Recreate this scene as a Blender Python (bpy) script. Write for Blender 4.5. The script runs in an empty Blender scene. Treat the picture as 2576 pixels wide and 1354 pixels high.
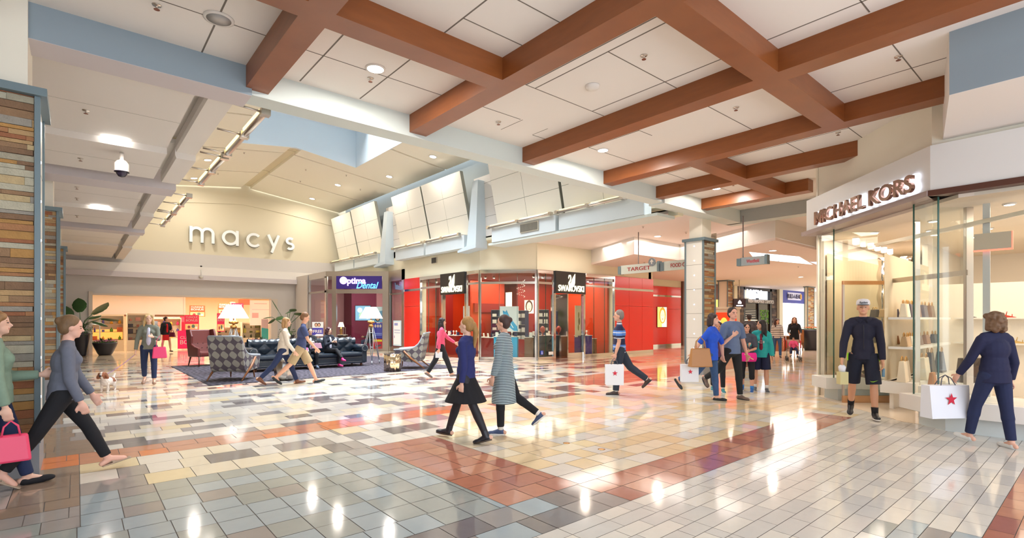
import bpy, bmesh, math, random
from mathutils import Vector, Matrix
R = math.radians
C = bpy.context.scene.collection
SC = bpy.context.scene
random.seed(7)

# ------------------------------------------------------------------ camera, world, sun, exposure
CAM_H = 1.58
cd = bpy.data.cameras.new('camera'); cam = bpy.data.objects.new('camera', cd); C.objects.link(cam)
cd.sensor_width = 36.0; cd.lens = 36.0 * 1286 / 2576; cd.shift_y = (804 - 677) / 2576
cd.clip_start = 0.05; cd.clip_end = 300
cam.location = (0, 0, CAM_H); cam.rotation_euler = (R(90), 0, R(-40.4))
SC.camera = cam
w = bpy.data.worlds.new('daylight'); SC.world = w; w.use_nodes = True
wb = w.node_tree.nodes['Background']; wb.inputs[0].default_value = (0.82, 0.91, 1.0, 1); wb.inputs[1].default_value = 2.5
sd = bpy.data.lights.new('sun', 'SUN'); sd.energy = 2.2; sd.angle = R(2); sd.color = (1, .95, .86)
sun = bpy.data.objects.new('sun', sd); C.objects.link(sun); sun.rotation_euler = (R(28), R(-24), R(10))
SC.view_settings.view_transform = 'Standard'; SC.view_settings.look = 'None'
SC.view_settings.gamma = 1; SC.view_settings.use_curve_mapping = False
SC.view_settings.exposure = 0.5
SC.cycles.max_bounces = 7; SC.cycles.diffuse_bounces = 4; SC.cycles.glossy_bounces = 3
SC.cycles.transmission_bounces = 4; SC.cycles.transparent_max_bounces = 14
SC.cycles.sample_clamp_indirect = 4; SC.cycles.sample_clamp_direct = 0
SC.cycles.caustics_reflective = False; SC.cycles.caustics_refractive = False
SC.cycles.use_denoising = True

def area(name, loc, sx, sy, power, color=(1, .95, .88), rot=(0, 0, 0), shape='RECTANGLE', spread=180):
    l = bpy.data.lights.new(name, 'AREA'); l.shape = shape; l.size = sx; l.size_y = sy; l.energy = power; l.color = color
    l.spread = R(spread)
    o = bpy.data.objects.new(name, l); C.objects.link(o); o.location = loc; o.rotation_euler = rot
    return o
# daylight coming down through the skylight of the court
area('skylight_daylight', (7.0, 15.2, 9.7), 4.6, 10.5, 1200, (.86, .94, 1), spread=105)

# ------------------------------------------------------------------ colour + materials
def lin(c): return c / 12.92 if c <= .04045 else ((c + .055) / 1.055) ** 2.4
def rgb(r, g, b): return (lin(r / 255), lin(g / 255), lin(b / 255), 1)
MATS = {}
def mat(name, col, rough=.6, metal=0, var=0, vscale=6, bump=0, bscale=40, spec=.5, stretch=None, coat=0):
    if name in MATS: return MATS[name]
    m = bpy.data.materials.new(name); m.use_nodes = True; n = m.node_tree.nodes; l = m.node_tree.links
    b = n['Principled BSDF']; b.inputs['Base Color'].default_value = col; b.inputs['Roughness'].default_value = rough
    b.inputs['Metallic'].default_value = metal; b.inputs['Specular IOR Level'].default_value = spec
    b.inputs['Coat Weight'].default_value = coat; b.inputs['Coat Roughness'].default_value = .1
    if var or bump:
        tc = n.new('ShaderNodeTexCoord'); src = tc.outputs['Object']
        if stretch:
            mp = n.new('ShaderNodeMapping'); mp.inputs['Scale'].default_value = stretch; l.new(src, mp.inputs[0]); src = mp.outputs[0]
        if var:
            nz = n.new('ShaderNodeTexNoise'); nz.inputs['Scale'].default_value = vscale; nz.inputs['Detail'].default_value = 6
            l.new(src, nz.inputs['Vector'])
            mx = n.new('ShaderNodeMix'); mx.data_type = 'RGBA'
            mx.inputs[6].default_value = (col[0] * (1 - var), col[1] * (1 - var), col[2] * (1 - var), 1)
            mx.inputs[7].default_value = (min(1, col[0] * (1 + var)), min(1, col[1] * (1 + var)), min(1, col[2] * (1 + var)), 1)
            l.new(nz.outputs['Fac'], mx.inputs[0]); l.new(mx.outputs[2], b.inputs['Base Color'])
        if bump:
            n2 = n.new('ShaderNodeTexNoise'); n2.inputs['Scale'].default_value = bscale; l.new(src, n2.inputs['Vector'])
            bp = n.new('ShaderNodeBump'); bp.inputs['Strength'].default_value = bump; bp.inputs['Distance'].default_value = .01
            l.new(n2.outputs['Fac'], bp.inputs['Height']); l.new(bp.outputs[0], b.inputs['Normal'])
    MATS[name] = m; return m
def emit(name, col, s):
    if name in MATS: return MATS[name]
    m = bpy.data.materials.new(name); m.use_nodes = True; b = m.node_tree.nodes['Principled BSDF']
    b.inputs['Base Color'].default_value = col; b.inputs['Emission Color'].default_value = col; b.inputs['Emission Strength'].default_value = s
    MATS[name] = m; return m
def glass(name, tint=(.93, .97, .95), refl=.10):
    if name in MATS: return MATS[name]
    m = bpy.data.materials.new(name); m.use_nodes = True; n = m.node_tree.nodes; l = m.node_tree.links
    n.remove(n['Principled BSDF']); out = n['Material Output']
    t = n.new('ShaderNodeBsdfTransparent'); t.inputs[0].default_value = (*tint, 1)
    g = n.new('ShaderNodeBsdfGlossy'); g.inputs['Roughness'].default_value = .02
    lw = n.new('ShaderNodeLayerWeight'); lw.inputs[0].default_value = .5
    pw = n.new('ShaderNodeMath'); pw.operation = 'POWER'; pw.inputs[1].default_value = 5; l.new(lw.outputs['Facing'], pw.inputs[0])
    ad = n.new('ShaderNodeMath'); ad.operation = 'MULTIPLY_ADD'; ad.inputs[1].default_value = 1 - refl / 2; ad.inputs[2].default_value = refl / 2
    ad.use_clamp = True
    mx = n.new('ShaderNodeMixShader'); l.new(pw.outputs[0], ad.inputs[0]); l.new(ad.outputs[0], mx.inputs[0])
    l.new(t.outputs[0], mx.inputs[1]); l.new(g.outputs[0], mx.inputs[2]); l.new(mx.outputs[0], out.inputs[0])
    MATS[name] = m; return m
def zstripes(name, cols, period, axis=2, rough=.8, offs=0, coord='Object'):
    """cloth striped by height: cols = [(stop, colour), ...] over one period"""
    if name in MATS: return MATS[name]
    m = bpy.data.materials.new(name); m.use_nodes = True; n = m.node_tree.nodes; l = m.node_tree.links
    b = n['Principled BSDF']; b.inputs['Roughness'].default_value = rough
    tc = n.new('ShaderNodeTexCoord'); sp = n.new('ShaderNodeSeparateXYZ'); l.new(tc.outputs[coord], sp.inputs[0])
    a = n.new('ShaderNodeMath'); a.operation = 'MULTIPLY_ADD'; a.inputs[1].default_value = 1 / period; a.inputs[2].default_value = offs
    f = n.new('ShaderNodeMath'); f.operation = 'FRACT'; l.new(sp.outputs[axis], a.inputs[0]); l.new(a.outputs[0], f.inputs[0])
    cr = n.new('ShaderNodeValToRGB'); cr.color_ramp.interpolation = 'CONSTANT'
    e = cr.color_ramp.elements
    while len(e) < len(cols): e.new(.5)
    for i, (s, c) in enumerate(cols): e[i].position = s; e[i].color = c
    l.new(f.outputs[0], cr.inputs[0]); l.new(cr.outputs[0], b.inputs['Base Color'])
    MATS[name] = m; return m
def lattice(name, c1, c2, period):
    """woven quatrefoil medallions on a darker ground"""
    m = bpy.data.materials.new(name); m.use_nodes = True; n = m.node_tree.nodes; l = m.node_tree.links
    b = n['Principled BSDF']; b.inputs['Roughness'].default_value = .85
    tc = n.new('ShaderNodeTexCoord'); sp = n.new('ShaderNodeSeparateXYZ'); l.new(tc.outputs['Object'], sp.inputs[0])
    def mth(op, a, bb=None, v=None):
        q = n.new('ShaderNodeMath'); q.operation = op; l.new(a, q.inputs[0])
        if bb is not None: l.new(bb, q.inputs[1])
        if v is not None: q.inputs[1].default_value = v
        return q.outputs[0]
    h = mth('ADD', sp.outputs[0], sp.outputs[1])
    u = mth('COSINE', mth('MULTIPLY', h, v=2 * math.pi / period)); v = mth('COSINE', mth('MULTIPLY', sp.outputs[2], v=2 * math.pi / period))
    p = mth('MULTIPLY', u, v)
    u3 = mth('COSINE', mth('MULTIPLY', h, v=8 * math.pi / period)); v3 = mth('COSINE', mth('MULTIPLY', sp.outputs[2], v=8 * math.pi / period))
    q = mth('ADD', mth('ABSOLUTE', p), mth('MULTIPLY', mth('ADD', u3, v3), v=.07))
    g = mth('GREATER_THAN', q, v=.30)
    mx = n.new('ShaderNodeMix'); mx.data_type = 'RGBA'; mx.inputs[6].default_value = c1; mx.inputs[7].default_value = c2
    l.new(g, mx.inputs[0]); l.new(mx.outputs[2], b.inputs['Base Color']); MATS[name] = m; return m

# ------------------------------------------------------------------ mesh builder
class M:
    def __init__(s, T=None): s.v = []; s.f = []; s.m = []; s.s = []; s.T = T or Matrix()
    def add(s, vs, fs, mi=0, sm=False):
        o = len(s.v); s.v += [tuple(s.T @ Vector(p)) for p in vs]
        for f in fs: s.f.append(tuple(i + o for i in f)); s.m.append(mi); s.s.append(sm)
        return s
    def box(s, x0, x1, y0, y1, z0, z1, mi=0):
        v = [(x, y, z) for z in (z0, z1) for y in (y0, y1) for x in (x0, x1)]
        return s.add(v, [(0, 2, 3, 1), (4, 5, 7, 6), (0, 1, 5, 4), (2, 6, 7, 3), (0, 4, 6, 2), (1, 3, 7, 5)], mi)
    def quad(s, a, b, c, d, mi=0): return s.add([a, b, c, d], [(0, 1, 2, 3)], mi)
    def prism(s, poly, z0, z1, mi=0, top=None):
        n = len(poly); t = top or poly
        v = [(x, y, z0) for x, y in poly] + [(x, y, z1) for x, y in t]
        return s.add(v, [tuple(range(n))[::-1], tuple(range(n, 2 * n))] + [(i, (i + 1) % n, n + (i + 1) % n, n + i) for i in range(n)], mi)
    def prismY(s, poly, y0, y1, mi=0):   # poly in x,z extruded along y
        n = len(poly); v = [(x, y0, z) for x, z in poly] + [(x, y1, z) for x, z in poly]
        return s.add(v, [tuple(range(n)), tuple(range(n, 2 * n))[::-1]] + [(i, n + i, n + (i + 1) % n, (i + 1) % n) for i in range(n)], mi)
    def prismX(s, poly, x0, x1, mi=0):   # poly in y,z
        n = len(poly); v = [(x0, y, z) for y, z in poly] + [(x1, y, z) for y, z in poly]
        return s.add(v, [tuple(range(n))[::-1], tuple(range(n, 2 * n))] + [(i, (i + 1) % n, n + (i + 1) % n, n + i) for i in range(n)], mi)
    def tube(s, pts, r, n=8, mi=0, caps=True, sx=1, sy=1):
        pts = [Vector(p) for p in pts]; k = len(pts); rs = r if isinstance(r, (list, tuple)) else [r] * k
        v = []; up = None
        for i, p in enumerate(pts):
            d = (pts[min(i + 1, k - 1)] - pts[max(i - 1, 0)]).normalized()
            if up is None or abs(d.dot(up)) > .98: up = Vector((0, 0, 1)) if abs(d.z) < .9 else Vector((1, 0, 0))
            a = d.cross(up).normalized(); b = a.cross(d).normalized(); up = b
            for j in range(n):
                t = 2 * math.pi * j / n; v.append(p + (a * math.cos(t) * sx + b * math.sin(t) * sy) * rs[i])
        f = [(i * n + j, i * n + (j + 1) % n, (i + 1) * n + (j + 1) % n, (i + 1) * n + j) for i in range(k - 1) for j in range(n)]
        s.add(v, f, mi, True)
        if caps:
            o = len(s.v) - len(v)
            s.f += [tuple(o + j for j in range(n))[::-1], tuple(o + (k - 1) * n + j for j in range(n))]; s.m += [mi, mi]; s.s += [False, False]
        return s
    def lathe(s, prof, n=24, c=(0, 0, 0), mi=0, sx=1, sy=1, caps=True, wob=None):
        v = []; k = len(prof)
        for r, z in prof:
            for j in range(n):
                t = 2 * math.pi * j / n; q = r * (wob(t) if wob else 1)
                v.append((c[0] + q * math.cos(t) * sx, c[1] + q * math.sin(t) * sy, c[2] + z))
        f = [(i * n + j, i * n + (j + 1) % n, (i + 1) * n + (j + 1) % n, (i + 1) * n + j) for i in range(k - 1) for j in range(n)]
        s.add(v, f, mi, True)
        if caps:
            o = len(s.v) - len(v)
            s.f += [tuple(o + j for j in range(n))[::-1], tuple(o + (k - 1) * n + j for j in range(n))]; s.m += [mi, mi]; s.s += [False, False]
        return s
    def ell(s, c, r, nu=16, nv=10, mi=0, rot=None):
        v = []
        for i in range(nv + 1):
            a = math.pi * i / nv
            for j in range(nu):
                b = 2 * math.pi * j / nu
                p = Vector((r[0] * math.sin(a) * math.cos(b), r[1] * math.sin(a) * math.sin(b), -r[2] * math.cos(a)))
                if rot: p = rot @ p
                v.append(p + Vector(c))
        f = [(i * nu + j, i * nu + (j + 1) % nu, (i + 1) * nu + (j + 1) % nu, (i + 1) * nu + j) for i in range(nv) for j in range(nu)]
        return s.add(v, f, mi, True)
    def build(s, name, mats, parent=None, bevel=0, solid=0, sub=0):
        me = bpy.data.meshes.new(name); me.from_pydata([tuple(p) for p in s.v], [], s.f)
        if not isinstance(mats, (list, tuple)): mats = [mats]
        for q in mats: me.materials.append(q)
        me.polygons.foreach_set('material_index', s.m); me.polygons.foreach_set('use_smooth', s.s)
        me.validate(); me.update()
        o = bpy.data.objects.new(name, me); C.objects.link(o)
        if parent: o.parent = parent
        if solid: md = o.modifiers.new('solid', 'SOLIDIFY'); md.thickness = solid; md.offset = 0
        if bevel: md = o.modifiers.new('bevel', 'BEVEL'); md.width = bevel; md.segments = 2; md.limit_method = 'ANGLE'; md.angle_limit = R(50)
        if sub: md = o.modifiers.new('sub', 'SUBSURF'); md.levels = sub; md.render_levels = sub
        return o
def tag(o, label, cat, group=None):
    o['label'] = label; o['category'] = cat
    if group: o['group'] = group
    return o
def st(o): o['kind'] = 'structure'; return o
def thing(name, label, cat, loc=(0, 0, 0), rz=0, group=None):
    o = bpy.data.objects.new(name, None); C.objects.link(o); o.empty_display_size = .1
    o.location = loc; o.rotation_euler = (0, 0, rz); return tag(o, label, cat, group)
def dup(root, loc, rz, label=None, group=None):
    r = root.copy(); C.objects.link(r); r.location = loc; r.rotation_euler = (0, 0, rz)
    if label: r['label'] = label
    if group: r['group'] = group
    def rec(a, b):
        for ch in list(a.children):
            c = ch.copy(); C.objects.link(c); c.parent = b; rec(ch, c)
    rec(root, r); return r
def text(name, s, m, W, H, T, parent=None, depth=.02, bold=0, shear=0, spacing=1, mats=None):
    """lettering: W wide and H tall, centred on the origin of frame T, reading along +x, standing along +z, front towards -y"""
    cu = bpy.data.curves.new(name, 'FONT'); cu.body = s; cu.size = 1; cu.extrude = .5; cu.offset = bold; cu.shear = shear; cu.space_character = spacing
    cu.resolution_u = 4
    tmp = bpy.data.objects.new('t', cu); C.objects.link(tmp); bpy.context.view_layer.update()
    me = bpy.data.meshes.new_from_object(tmp.evaluated_get(bpy.context.evaluated_depsgraph_get()))
    bpy.data.objects.remove(tmp); bpy.data.curves.remove(cu)
    xs = [v.co.x for v in me.vertices]; ys = [v.co.y for v in me.vertices]
    x0, x1, y0, y1 = min(xs), max(xs), min(ys), max(ys)
    for v in me.vertices:
        x, y, z = v.co; p = Vector(((x - (x0 + x1) / 2) * W / (x1 - x0), -z * depth, (y - (y0 + y1) / 2) * H / (y1 - y0)))
        v.co = T @ p
    me.materials.clear(); me.materials.append(m); me.name = name
    o = bpy.data.objects.new(name, me); C.objects.link(o)
    if parent: o.parent = parent
    return o
def frame(ox, oy, ux, uy, oz=0):
    """facade frame: x runs along the facade (to the right as seen from the mall), y goes into the shop"""
    return Matrix.Translation((ox, oy, oz)) @ Matrix.Rotation(math.atan2(uy, ux), 4, 'Z')
def TT(x=0, y=0, z=0, rz=0): return Matrix.Translation((x, y, z)) @ Matrix.Rotation(rz, 4, 'Z')

white = mat('white_paint', rgb(232, 226, 220), .7)
ceilm = mat('ceiling_paint', rgb(240, 234, 228), .8, var=.02, vscale=1)
cream = mat('cream_paint', rgb(234, 226, 200), .75)
cream2 = mat('pale_yellow_paint', rgb(244, 238, 222), .75)
pale = mat('pale_grey_green_paint', rgb(214, 222, 218), .7)
bluegrey = mat('blue_grey_paint', rgb(146, 160, 170), .7)
lav = mat('warm_grey_paint', rgb(206, 198, 200), .7)
greyp = mat('grey_paint', rgb(168, 170, 168), .7)
seam = mat('shadow_gap', rgb(120, 112, 104), .9)
wood = mat('stained_beam_wood', rgb(138, 78, 38), .34, var=.22, vscale=3, stretch=(1, 1, 6), spec=.5)
steelblue = mat('blue_grey_metal_trim', rgb(108, 126, 134), .45)
steel = mat('brushed_steel', rgb(205, 196, 186), .28, 1, var=.06, vscale=2)
chrome = mat('chrome', rgb(225, 222, 218), .08, 1)
black = mat('black_satin', rgb(22, 22, 24), .4)
dark = mat('dark_grey', rgb(50, 50, 54), .6)
red = mat('red_lacquer', rgb(228, 30, 18), .25, coat=.3)
gl = glass('clear_glass')
glg = glass('green_edge_glass', (.97, .99, .975), .12)
gledge = mat('glass_edge', rgb(40, 84, 70), .2)
lampw = emit('lamp_white', (1, .96, .9, 1), 9)
lampy = emit('lamp_yellow', (1, .78, .34, 1), 1.6)
# ------------------------------------------------------------------ floor: every tile is a quad, a hair above a grout bed
tile = {}
def tm(k, c, var=.05, rough=.1):
    tile[k] = mat('stone_tile_' + k, rgb(*c), .085, var=var, vscale=9, spec=.5)
tm('white', (226, 220, 210)); tm('pale', (212, 208, 202)); tm('cream', (228, 216, 192)); tm('gold', (228, 210, 172), .06)
tm('grey', (158, 152, 150)); tm('slate', (128, 122, 122), .08); tm('steel', (166, 178, 184)); tm('sage', (160, 165, 162))
tm('brick', (184, 124, 102), .10); tm('rust', (196, 140, 114), .10); tm('rose', (172, 114, 100), .12); tm('taupe', (150, 130, 114), .08)
tm('brown', (136, 108, 98), .1); tm('sand', (222, 200, 164), .06); tm('orange', (218, 130, 82), .10)
tm('plum', (120, 100, 100), .1); tm('blush', (226, 198, 178), .06)
TK = list(tile); TI = {k: i for i, k in enumerate(TK)}
tile_m = [tile[k] for k in TK] + [mat('grout', rgb(100, 94, 90), .6)]
rnd = random.Random(11)
def pick(p):
    t = rnd.random() * sum(x[1] for x in p)
    for k, q in p:
        t -= q
        if t <= 0: return k
    return p[-1][0]
P_MOS = [('white', 3), ('pale', 3.2), ('cream', 3), ('gold', .7), ('grey', 2.2), ('slate', 1.3)]
P_MOSF = [('white', 2), ('pale', 2), ('cream', 3.4), ('blush', 2.5), ('grey', 1.5), ('slate', .8), ('plum', 1.0), ('brown', .8)]
P_GREY = [('sage', 3), ('steel', 3), ('grey', 1)]
P_CREAM = [('cream', 3), ('sand', 2), ('pale', 1.8), ('white', .8), ('gold', .5)]
P_WHITE = [('white', 3), ('pale', 3)]
P_RED = [('brick', 3), ('rust', 2), ('rose', 3)]
P_HALL = [('sand', 3), ('blush', 2), ('cream', 2)]
def region(x, y):
    if y < 2.72:
        if 5.0 < x and y < .6: return P_RED
        if 4.3 < x < 5.0 and y < 1.17: return P_GREY
        return P_WHITE
    if x < 0.02:
        if 7.27 < y < 7.87: return [('orange', 1)]
        if y < 5.7: return [('sage', 2), ('grey', 1), ('taupe', 1)]
        return [('taupe', 3), ('grey', .6)]
    if y < 3.32:
        if 3.68 <= x < 9.5: return P_RED
        if x < 3.68: return [('steel', 1), ('slate', 1), ('grey', 1)]
        return P_CREAM
    if 2.77 <= x < 3.67 and y < 5.98: return P_RED
    if x < 2.77 and y < 6.0: return P_GREY
    if 7.27 < y < 7.87 and x < 5.5: return [('orange', 1), ('rust', 1.4)]
    if x < 3.67 + (y - 5.98) * .9 and y < 7.3: return P_MOS
    if x >= 3.67 and y < 7.3: return P_CREAM if x - y < 3.4 or rnd.random() > .0 else P_MOSF
    if x > 9.5 and 8.0 < y < 9.6: return P_RED if x < 19 else P_HALL
    if x > 12.0 and y < 14.4: return P_HALL if y < 11 or x > 17 else [('blush', 2), ('sand', 2), ('brown', 1.2), ('rose', 1)]
    if y > 21: return [('cream', 3), ('blush', 2), ('slate', 1.1), ('sand', 2)]
    return P_MOS if (y < 13 and x < 6) else P_MOSF
fm = M(); G = .0032
y = -3.0
rows = []
while y < 31:
    h = .15 if y < 2.71 else (.28 if y < 3.3 else (.2983 if y < 5.9 else (.43 if y < 7.2 else .30)))
    if y < 2.71: h = (2.72 + 3) / 38
    elif y < 3.3: h = .30
    elif y < 5.9: h = 2.66 / 9
    elif y < 7.2: h = 1.29 / 3
    elif y < 7.8: h = .30
    rows.append((y, y + h)); y += h
XB = (0.02, 2.77, 3.675, 9.5)
for ri, (ya, yb) in enumerate(rows):
    ym = (ya + yb) / 2; x = -7.0 + (ri % 2) * .15; xmax = 12.4 if ym < 4.1 else (42 if 4.1 < ym < 18 else 14)
    if ym > 21: xmax = 12.5
    while x < xmax:
        far = x > 12 or ym > 21
        if ym < 2.72: L = rnd.choice((.3, .36, .42))
        elif region(x + .1, ym) in (P_GREY,): L = .27
        elif ym < 7.2: L = rnd.choice((.25, .3, .4, .5)) if x < 3.6 and ym > 5.9 else rnd.choice((.27, .33, .4))
        else: L = rnd.choice((.28, .36, .44, .54)) * (1.6 if far else 1)
        x1 = x + L
        if ym < 8.0:
            for b in XB:
                if x + .04 < b < x1: x1 = b; break
                if x + .001 < b <= x + .04: x1 = b + .25; break
        k = pick(region((x + x1) / 2, ym))
        G = .0022 if ym < 2.72 else .0032
        fm.add([(x + G, ya + G, 0), (x1 - G, ya + G, 0), (x1 - G, yb - G, 0), (x + G, yb - G, 0)], [(0, 1, 2, 3)], TI[k])
        x = x1
fm.quad((-8, -4, -.003), (44, -4, -.003), (44, 40, -.003), (-8, 40, -.003), len(TK))
st(fm.build('floor', tile_m))
# dark shop floors are their own surfaces, laid a few mm above

# ------------------------------------------------------------------ main ceiling with seams, soffits
ZC, ZB, ZS = 4.84, 4.56, 4.5
cm = M(); cm.box(-6, 15.2, -4, 7.3, ZC, ZC + .15)
def ceil_seam(x0, y0, x1, y1, w=.007):
    if abs(x1 - x0) < 1e-6: cm.box(x0 - w, x0 + w, y0, y1, ZC - .002, ZC + .01, 1)
    else: cm.box(x0, x1, y0 - w, y0 + w, ZC - .002, ZC + .01, 1)
for X, a, b in ((2.32, 5.2, 7.2), (3.18, 5.2, 7.2), (3.18, .5, 4.93), (4.92, 3.14, 5.28), (4.75, 3.1, 5.28), (6.14, 3.17, 5.28),
                (6.13, .6, 1.67), (6.13, 1.67, 2.61), (7.38, 5.3, 6.43), (8.24, .6, 2.64), (8.85, 4.0, 5.3), (10, 2.9, 5), (12, 2.9, 7.2), (1.16, 4, 7.2), (-.4, 3, 7.2), (.4, 1, 6.3), (10.0, 5.3, 7.2)):
    ceil_seam(X, a, X, b, .009)
for Y, a, b in ((6.32, 1.93, 4.04), (6.3, -2, 1.65), (4.55, 3.18, 4.04), (3.93, 3.2, 4.04), (5.28, 4.33, 6.44), (3.98, 4.92, 6.44), (3.16, 4.9, 6.13), (6.25, 4.33, 5.5), (6.64, 6.13, 6.44),
                (4.01, 6.73, 8.84), (5.29, 6.73, 7.76), (6.43, 7.38, 8.85), (1.67, 4.4, 6.4), (1.69, 6.73, 8.8), (2.91, 9.1, 10.81), (6.43, 9.1, 10.8), (3.9, 9.1, 10.8), (4.0, 10.8, 14), (6.3, 10.9, 14)):
    ceil_seam(a, Y, b, Y)
for a in ((5.54, 6.8, 5.54, 6.24), (6.12, 6.63, 6.12, 6.25)): ceil_seam(a[0], min(a[1], a[3]), a[2], max(a[1], a[3]), .005)
st(cm.build('ceiling', [ceilm, seam]))
# soffit beam between the low hall and the high court
sm = M(); sm.box(1.7, 11.1, 7.25, 7.6, ZS, 9.2); st(sm.build('trim_1', pale))
sm = M(); sm.box(-6, 1.72, 7.2, 7.66, ZS - .03, 4.86, 0); sm.box(-6, 1.7, 7.25, 7.6, 4.86, 9.2, 0); sm.box(-6, 1.719, 7.201, 7.659, ZS - .034, ZS - .03, 1)
st(sm.build('trim_2', [bluegrey, lav]))
sm = M(); sm.box(11.1, 15.2, 7.2, 7.66, ZS - .03, 4.9, 0); sm.box(15.1, 15.5, 3.9, 7.66, ZS - .03, 4.9, 0); st(sm.build('trim_3', pale))
sm = M(); sm.box(15.07, 15.095, 3.9, 7.19, ZS - .025, 4.835, 0); st(sm.build('trim_4', greyp))

# ------------------------------------------------------------------ wood beams
BX = [(1.65, 1.93), (4.03, 4.33), (6.43, 6.73), (8.81, 9.11), (10.8, 11.08), (12.84, 13.14)]
BL = ['leftmost long reddish-brown ceiling beam, ending at the blue-grey soffit', 'second long reddish-brown ceiling beam from the left, past the bright downlight',
      'third long reddish-brown ceiling beam from the left, crossing beside the smoke detector', 'fourth long reddish-brown ceiling beam, reaching the white bulkhead over the shop front',
      'fifth long reddish-brown ceiling beam, second shortest before the stone column', 'sixth and farthest long reddish-brown ceiling beam, over the stone column']
for i, ((a, b), lb) in enumerate(zip(BX, BL)):
    y0 = (-4, -4, -4, -4, 2.2, 4.55)[i]
    if i == 2 or i == 3: y0 = -4
    m = M(); m.box(a, b, (y0 if i < 4 else (2.9, 4.55)[i - 4]), 7.25, ZB, ZC)
    tag(m.build('ceiling_beam', wood), lb, 'beam')
for (a, b, Y0, Y1, lb) in ((-.6, 1.65, 4.88, 5.18, 'short crossing wood beam at the top edge left of the leftmost long beam'), (1.93, 4.03, 4.92, 5.22, 'crossing wood beam behind the bright downlight, between the first two long beams'),
                     (4.33, 6.43, 2.61, 2.91, 'crossing wood beam running from the top edge down to the third long beam'), (6.73, 8.81, 2.62, 2.93, 'crossing wood beam between the third and fourth long beams'),
                     (9.11, 10.8, 5.03, 5.33, 'small crossing wood beam between the fourth and fifth long beams'), (11.08, 12.84, 5.05, 5.35, 'small crossing wood beam between the fifth and the farthest long beam'), (-1.9, -.75, 6.2, 7.2, 'stub of a wood beam in the top left corner above the near stone column')):
    m = M(); m.box(a, b, Y0, Y1, ZB, ZC); tag(m.build('ceiling_crossbeam', wood), lb, 'beam')

# ------------------------------------------------------------------ ledgestone columns
stone_c = [(181, 147, 103), (165, 116, 77), (154, 98, 66), (165, 156, 135), (181, 174, 153), (146, 114, 84), (128, 98, 73), (176, 132, 75), (151, 144, 133), (188, 165, 124)]
stone_m = [mat('ledge_stone_%d' % i, rgb(*c), .75, var=.22, vscale=14, bump=.6, bscale=60) for i, c in enumerate(stone_c)] + [mat('stone_shadow_joint', rgb(92, 74, 58), .9)]
def stones(m, x0, x1, z0, z1, rs, hmin=.035, hmax=.09, lmin=.2, lmax=.75, depth=.016):
    """face in the x-z plane at y=0 looking to -y"""
    m.box(x0, x1, .01, .03, z0, z1, len(stone_m) - 1); z = z0
    while z < z1 - .005:
        h = min(rs.uniform(hmin, hmax), z1 - z); x = x0 - rs.uniform(0, .2)
        while x < x1:
            L = rs.uniform(lmin, lmax); a, b = max(x, x0), min(x + L, x1)
            if b - a > .01:
                d = rs.uniform(0, depth); e = rs.uniform(.002, .006)
                m.prismY([(a + .001, z + .001), (b - .001, z + .001 + rs.uniform(0, .003)), (b - .001, z + h - .001 - rs.uniform(0, .004)), (a + .001, z + h - .001)], -d, .01, rs.randrange(len(stone_m) - 1))
            x += L
        z += h
ledw = emit('blue_led', (.45, .6, 1, 1), 7)
panelw = mat('white_back_panel', rgb(236, 234, 226), .4)
CAPZ = 3.91; BASE = .33
def column(cx0, cx1, cy0, cy1, led_side, label, seed, stone_face=True, extra=None, topm=None):
    """led_side +1: white light panel on the +x face, -1 on the -x face; stone on the -y face"""
    rs = random.Random(seed); ox, oy = (cx0 + cx1) / 2, (cy0 + cy1) / 2; wx, wy = (cx1 - cx0) / 2, (cy1 - cy0) / 2
    t = thing('stone_column', label, 'column', (ox, oy, 0))
    m = M(); m.box(-wx + .05, wx - .05, -wy + .05, wy - .05, 0, CAPZ); m.box(-wx + .1, wx - .1, -wy + .1, wy - .1, CAPZ, 4.86); m.build('core', topm or cream2, t)
    m = M(); m.box(-wx + .01, wx - .01, -wy + .01, wy - .01, 0, BASE); m.build('plinth', mat('grey_plinth', rgb(150, 152, 158), .5), t)
    m = M(TT(0, -wy + .03)); stones(m, -wx + .05, wx - .05, BASE, CAPZ - .08, rs); m.build('stone_facing', stone_m, t)
    m = M(); g = .045
    for sx in (-1, 1):
        for sy in (-1, 1): m.box(sx * wx - (g if sx > 0 else 0), sx * wx + (g if sx < 0 else 0), sy * wy - (g if sy > 0 else 0), sy * wy + (g if sy < 0 else 0), BASE, CAPZ - .08)
    m.build('corner_trim', steelblue, t)
    m = M(); m.box(-wx - .05, wx + .05, -wy - .05, wy + .05, CAPZ - .08, CAPZ); m.build('cap', steelblue, t)
    m = M(); x = led_side * (wx - .02); m.box(min(x, x - led_side * .04), max(x, x - led_side * .04), -wy + .045, wy - .045, BASE, CAPZ - .08)
    for z in (1.05, 1.75, 2.45, 3.15): m.box(min(x, x + led_side * .001), max(x, x + led_side * .001), -wy + .045, wy - .045, z - .004, z + .004, 1)
    p = m.build('light_panel', [panelw, seam], t)
    m = M(); nz = 0; z = .75
    while z < 3.7:
        m.ell((x + led_side * .004, 0, z), (.006, .014, .014), 8, 6); z += .42
    m.build('led_strip', ledw, p)
    return t
colL = ['stacked-stone column filling the left edge of the picture', 'second stacked-stone column on the left, behind the nearest one', 'third and farthest stacked-stone column on the left, by the tall potted plant']
for i, Y in enumerate((7.03, 14.22, 21.62)):
    column(-1.28, -.28, Y, Y + .9, 1, colL[i], 30 + i)
cc = column(13.5, 14.2, 7.5, 8.1, -1, 'stacked-stone column with white lit panel standing mid-hall by the hanging signs', 5)
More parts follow.
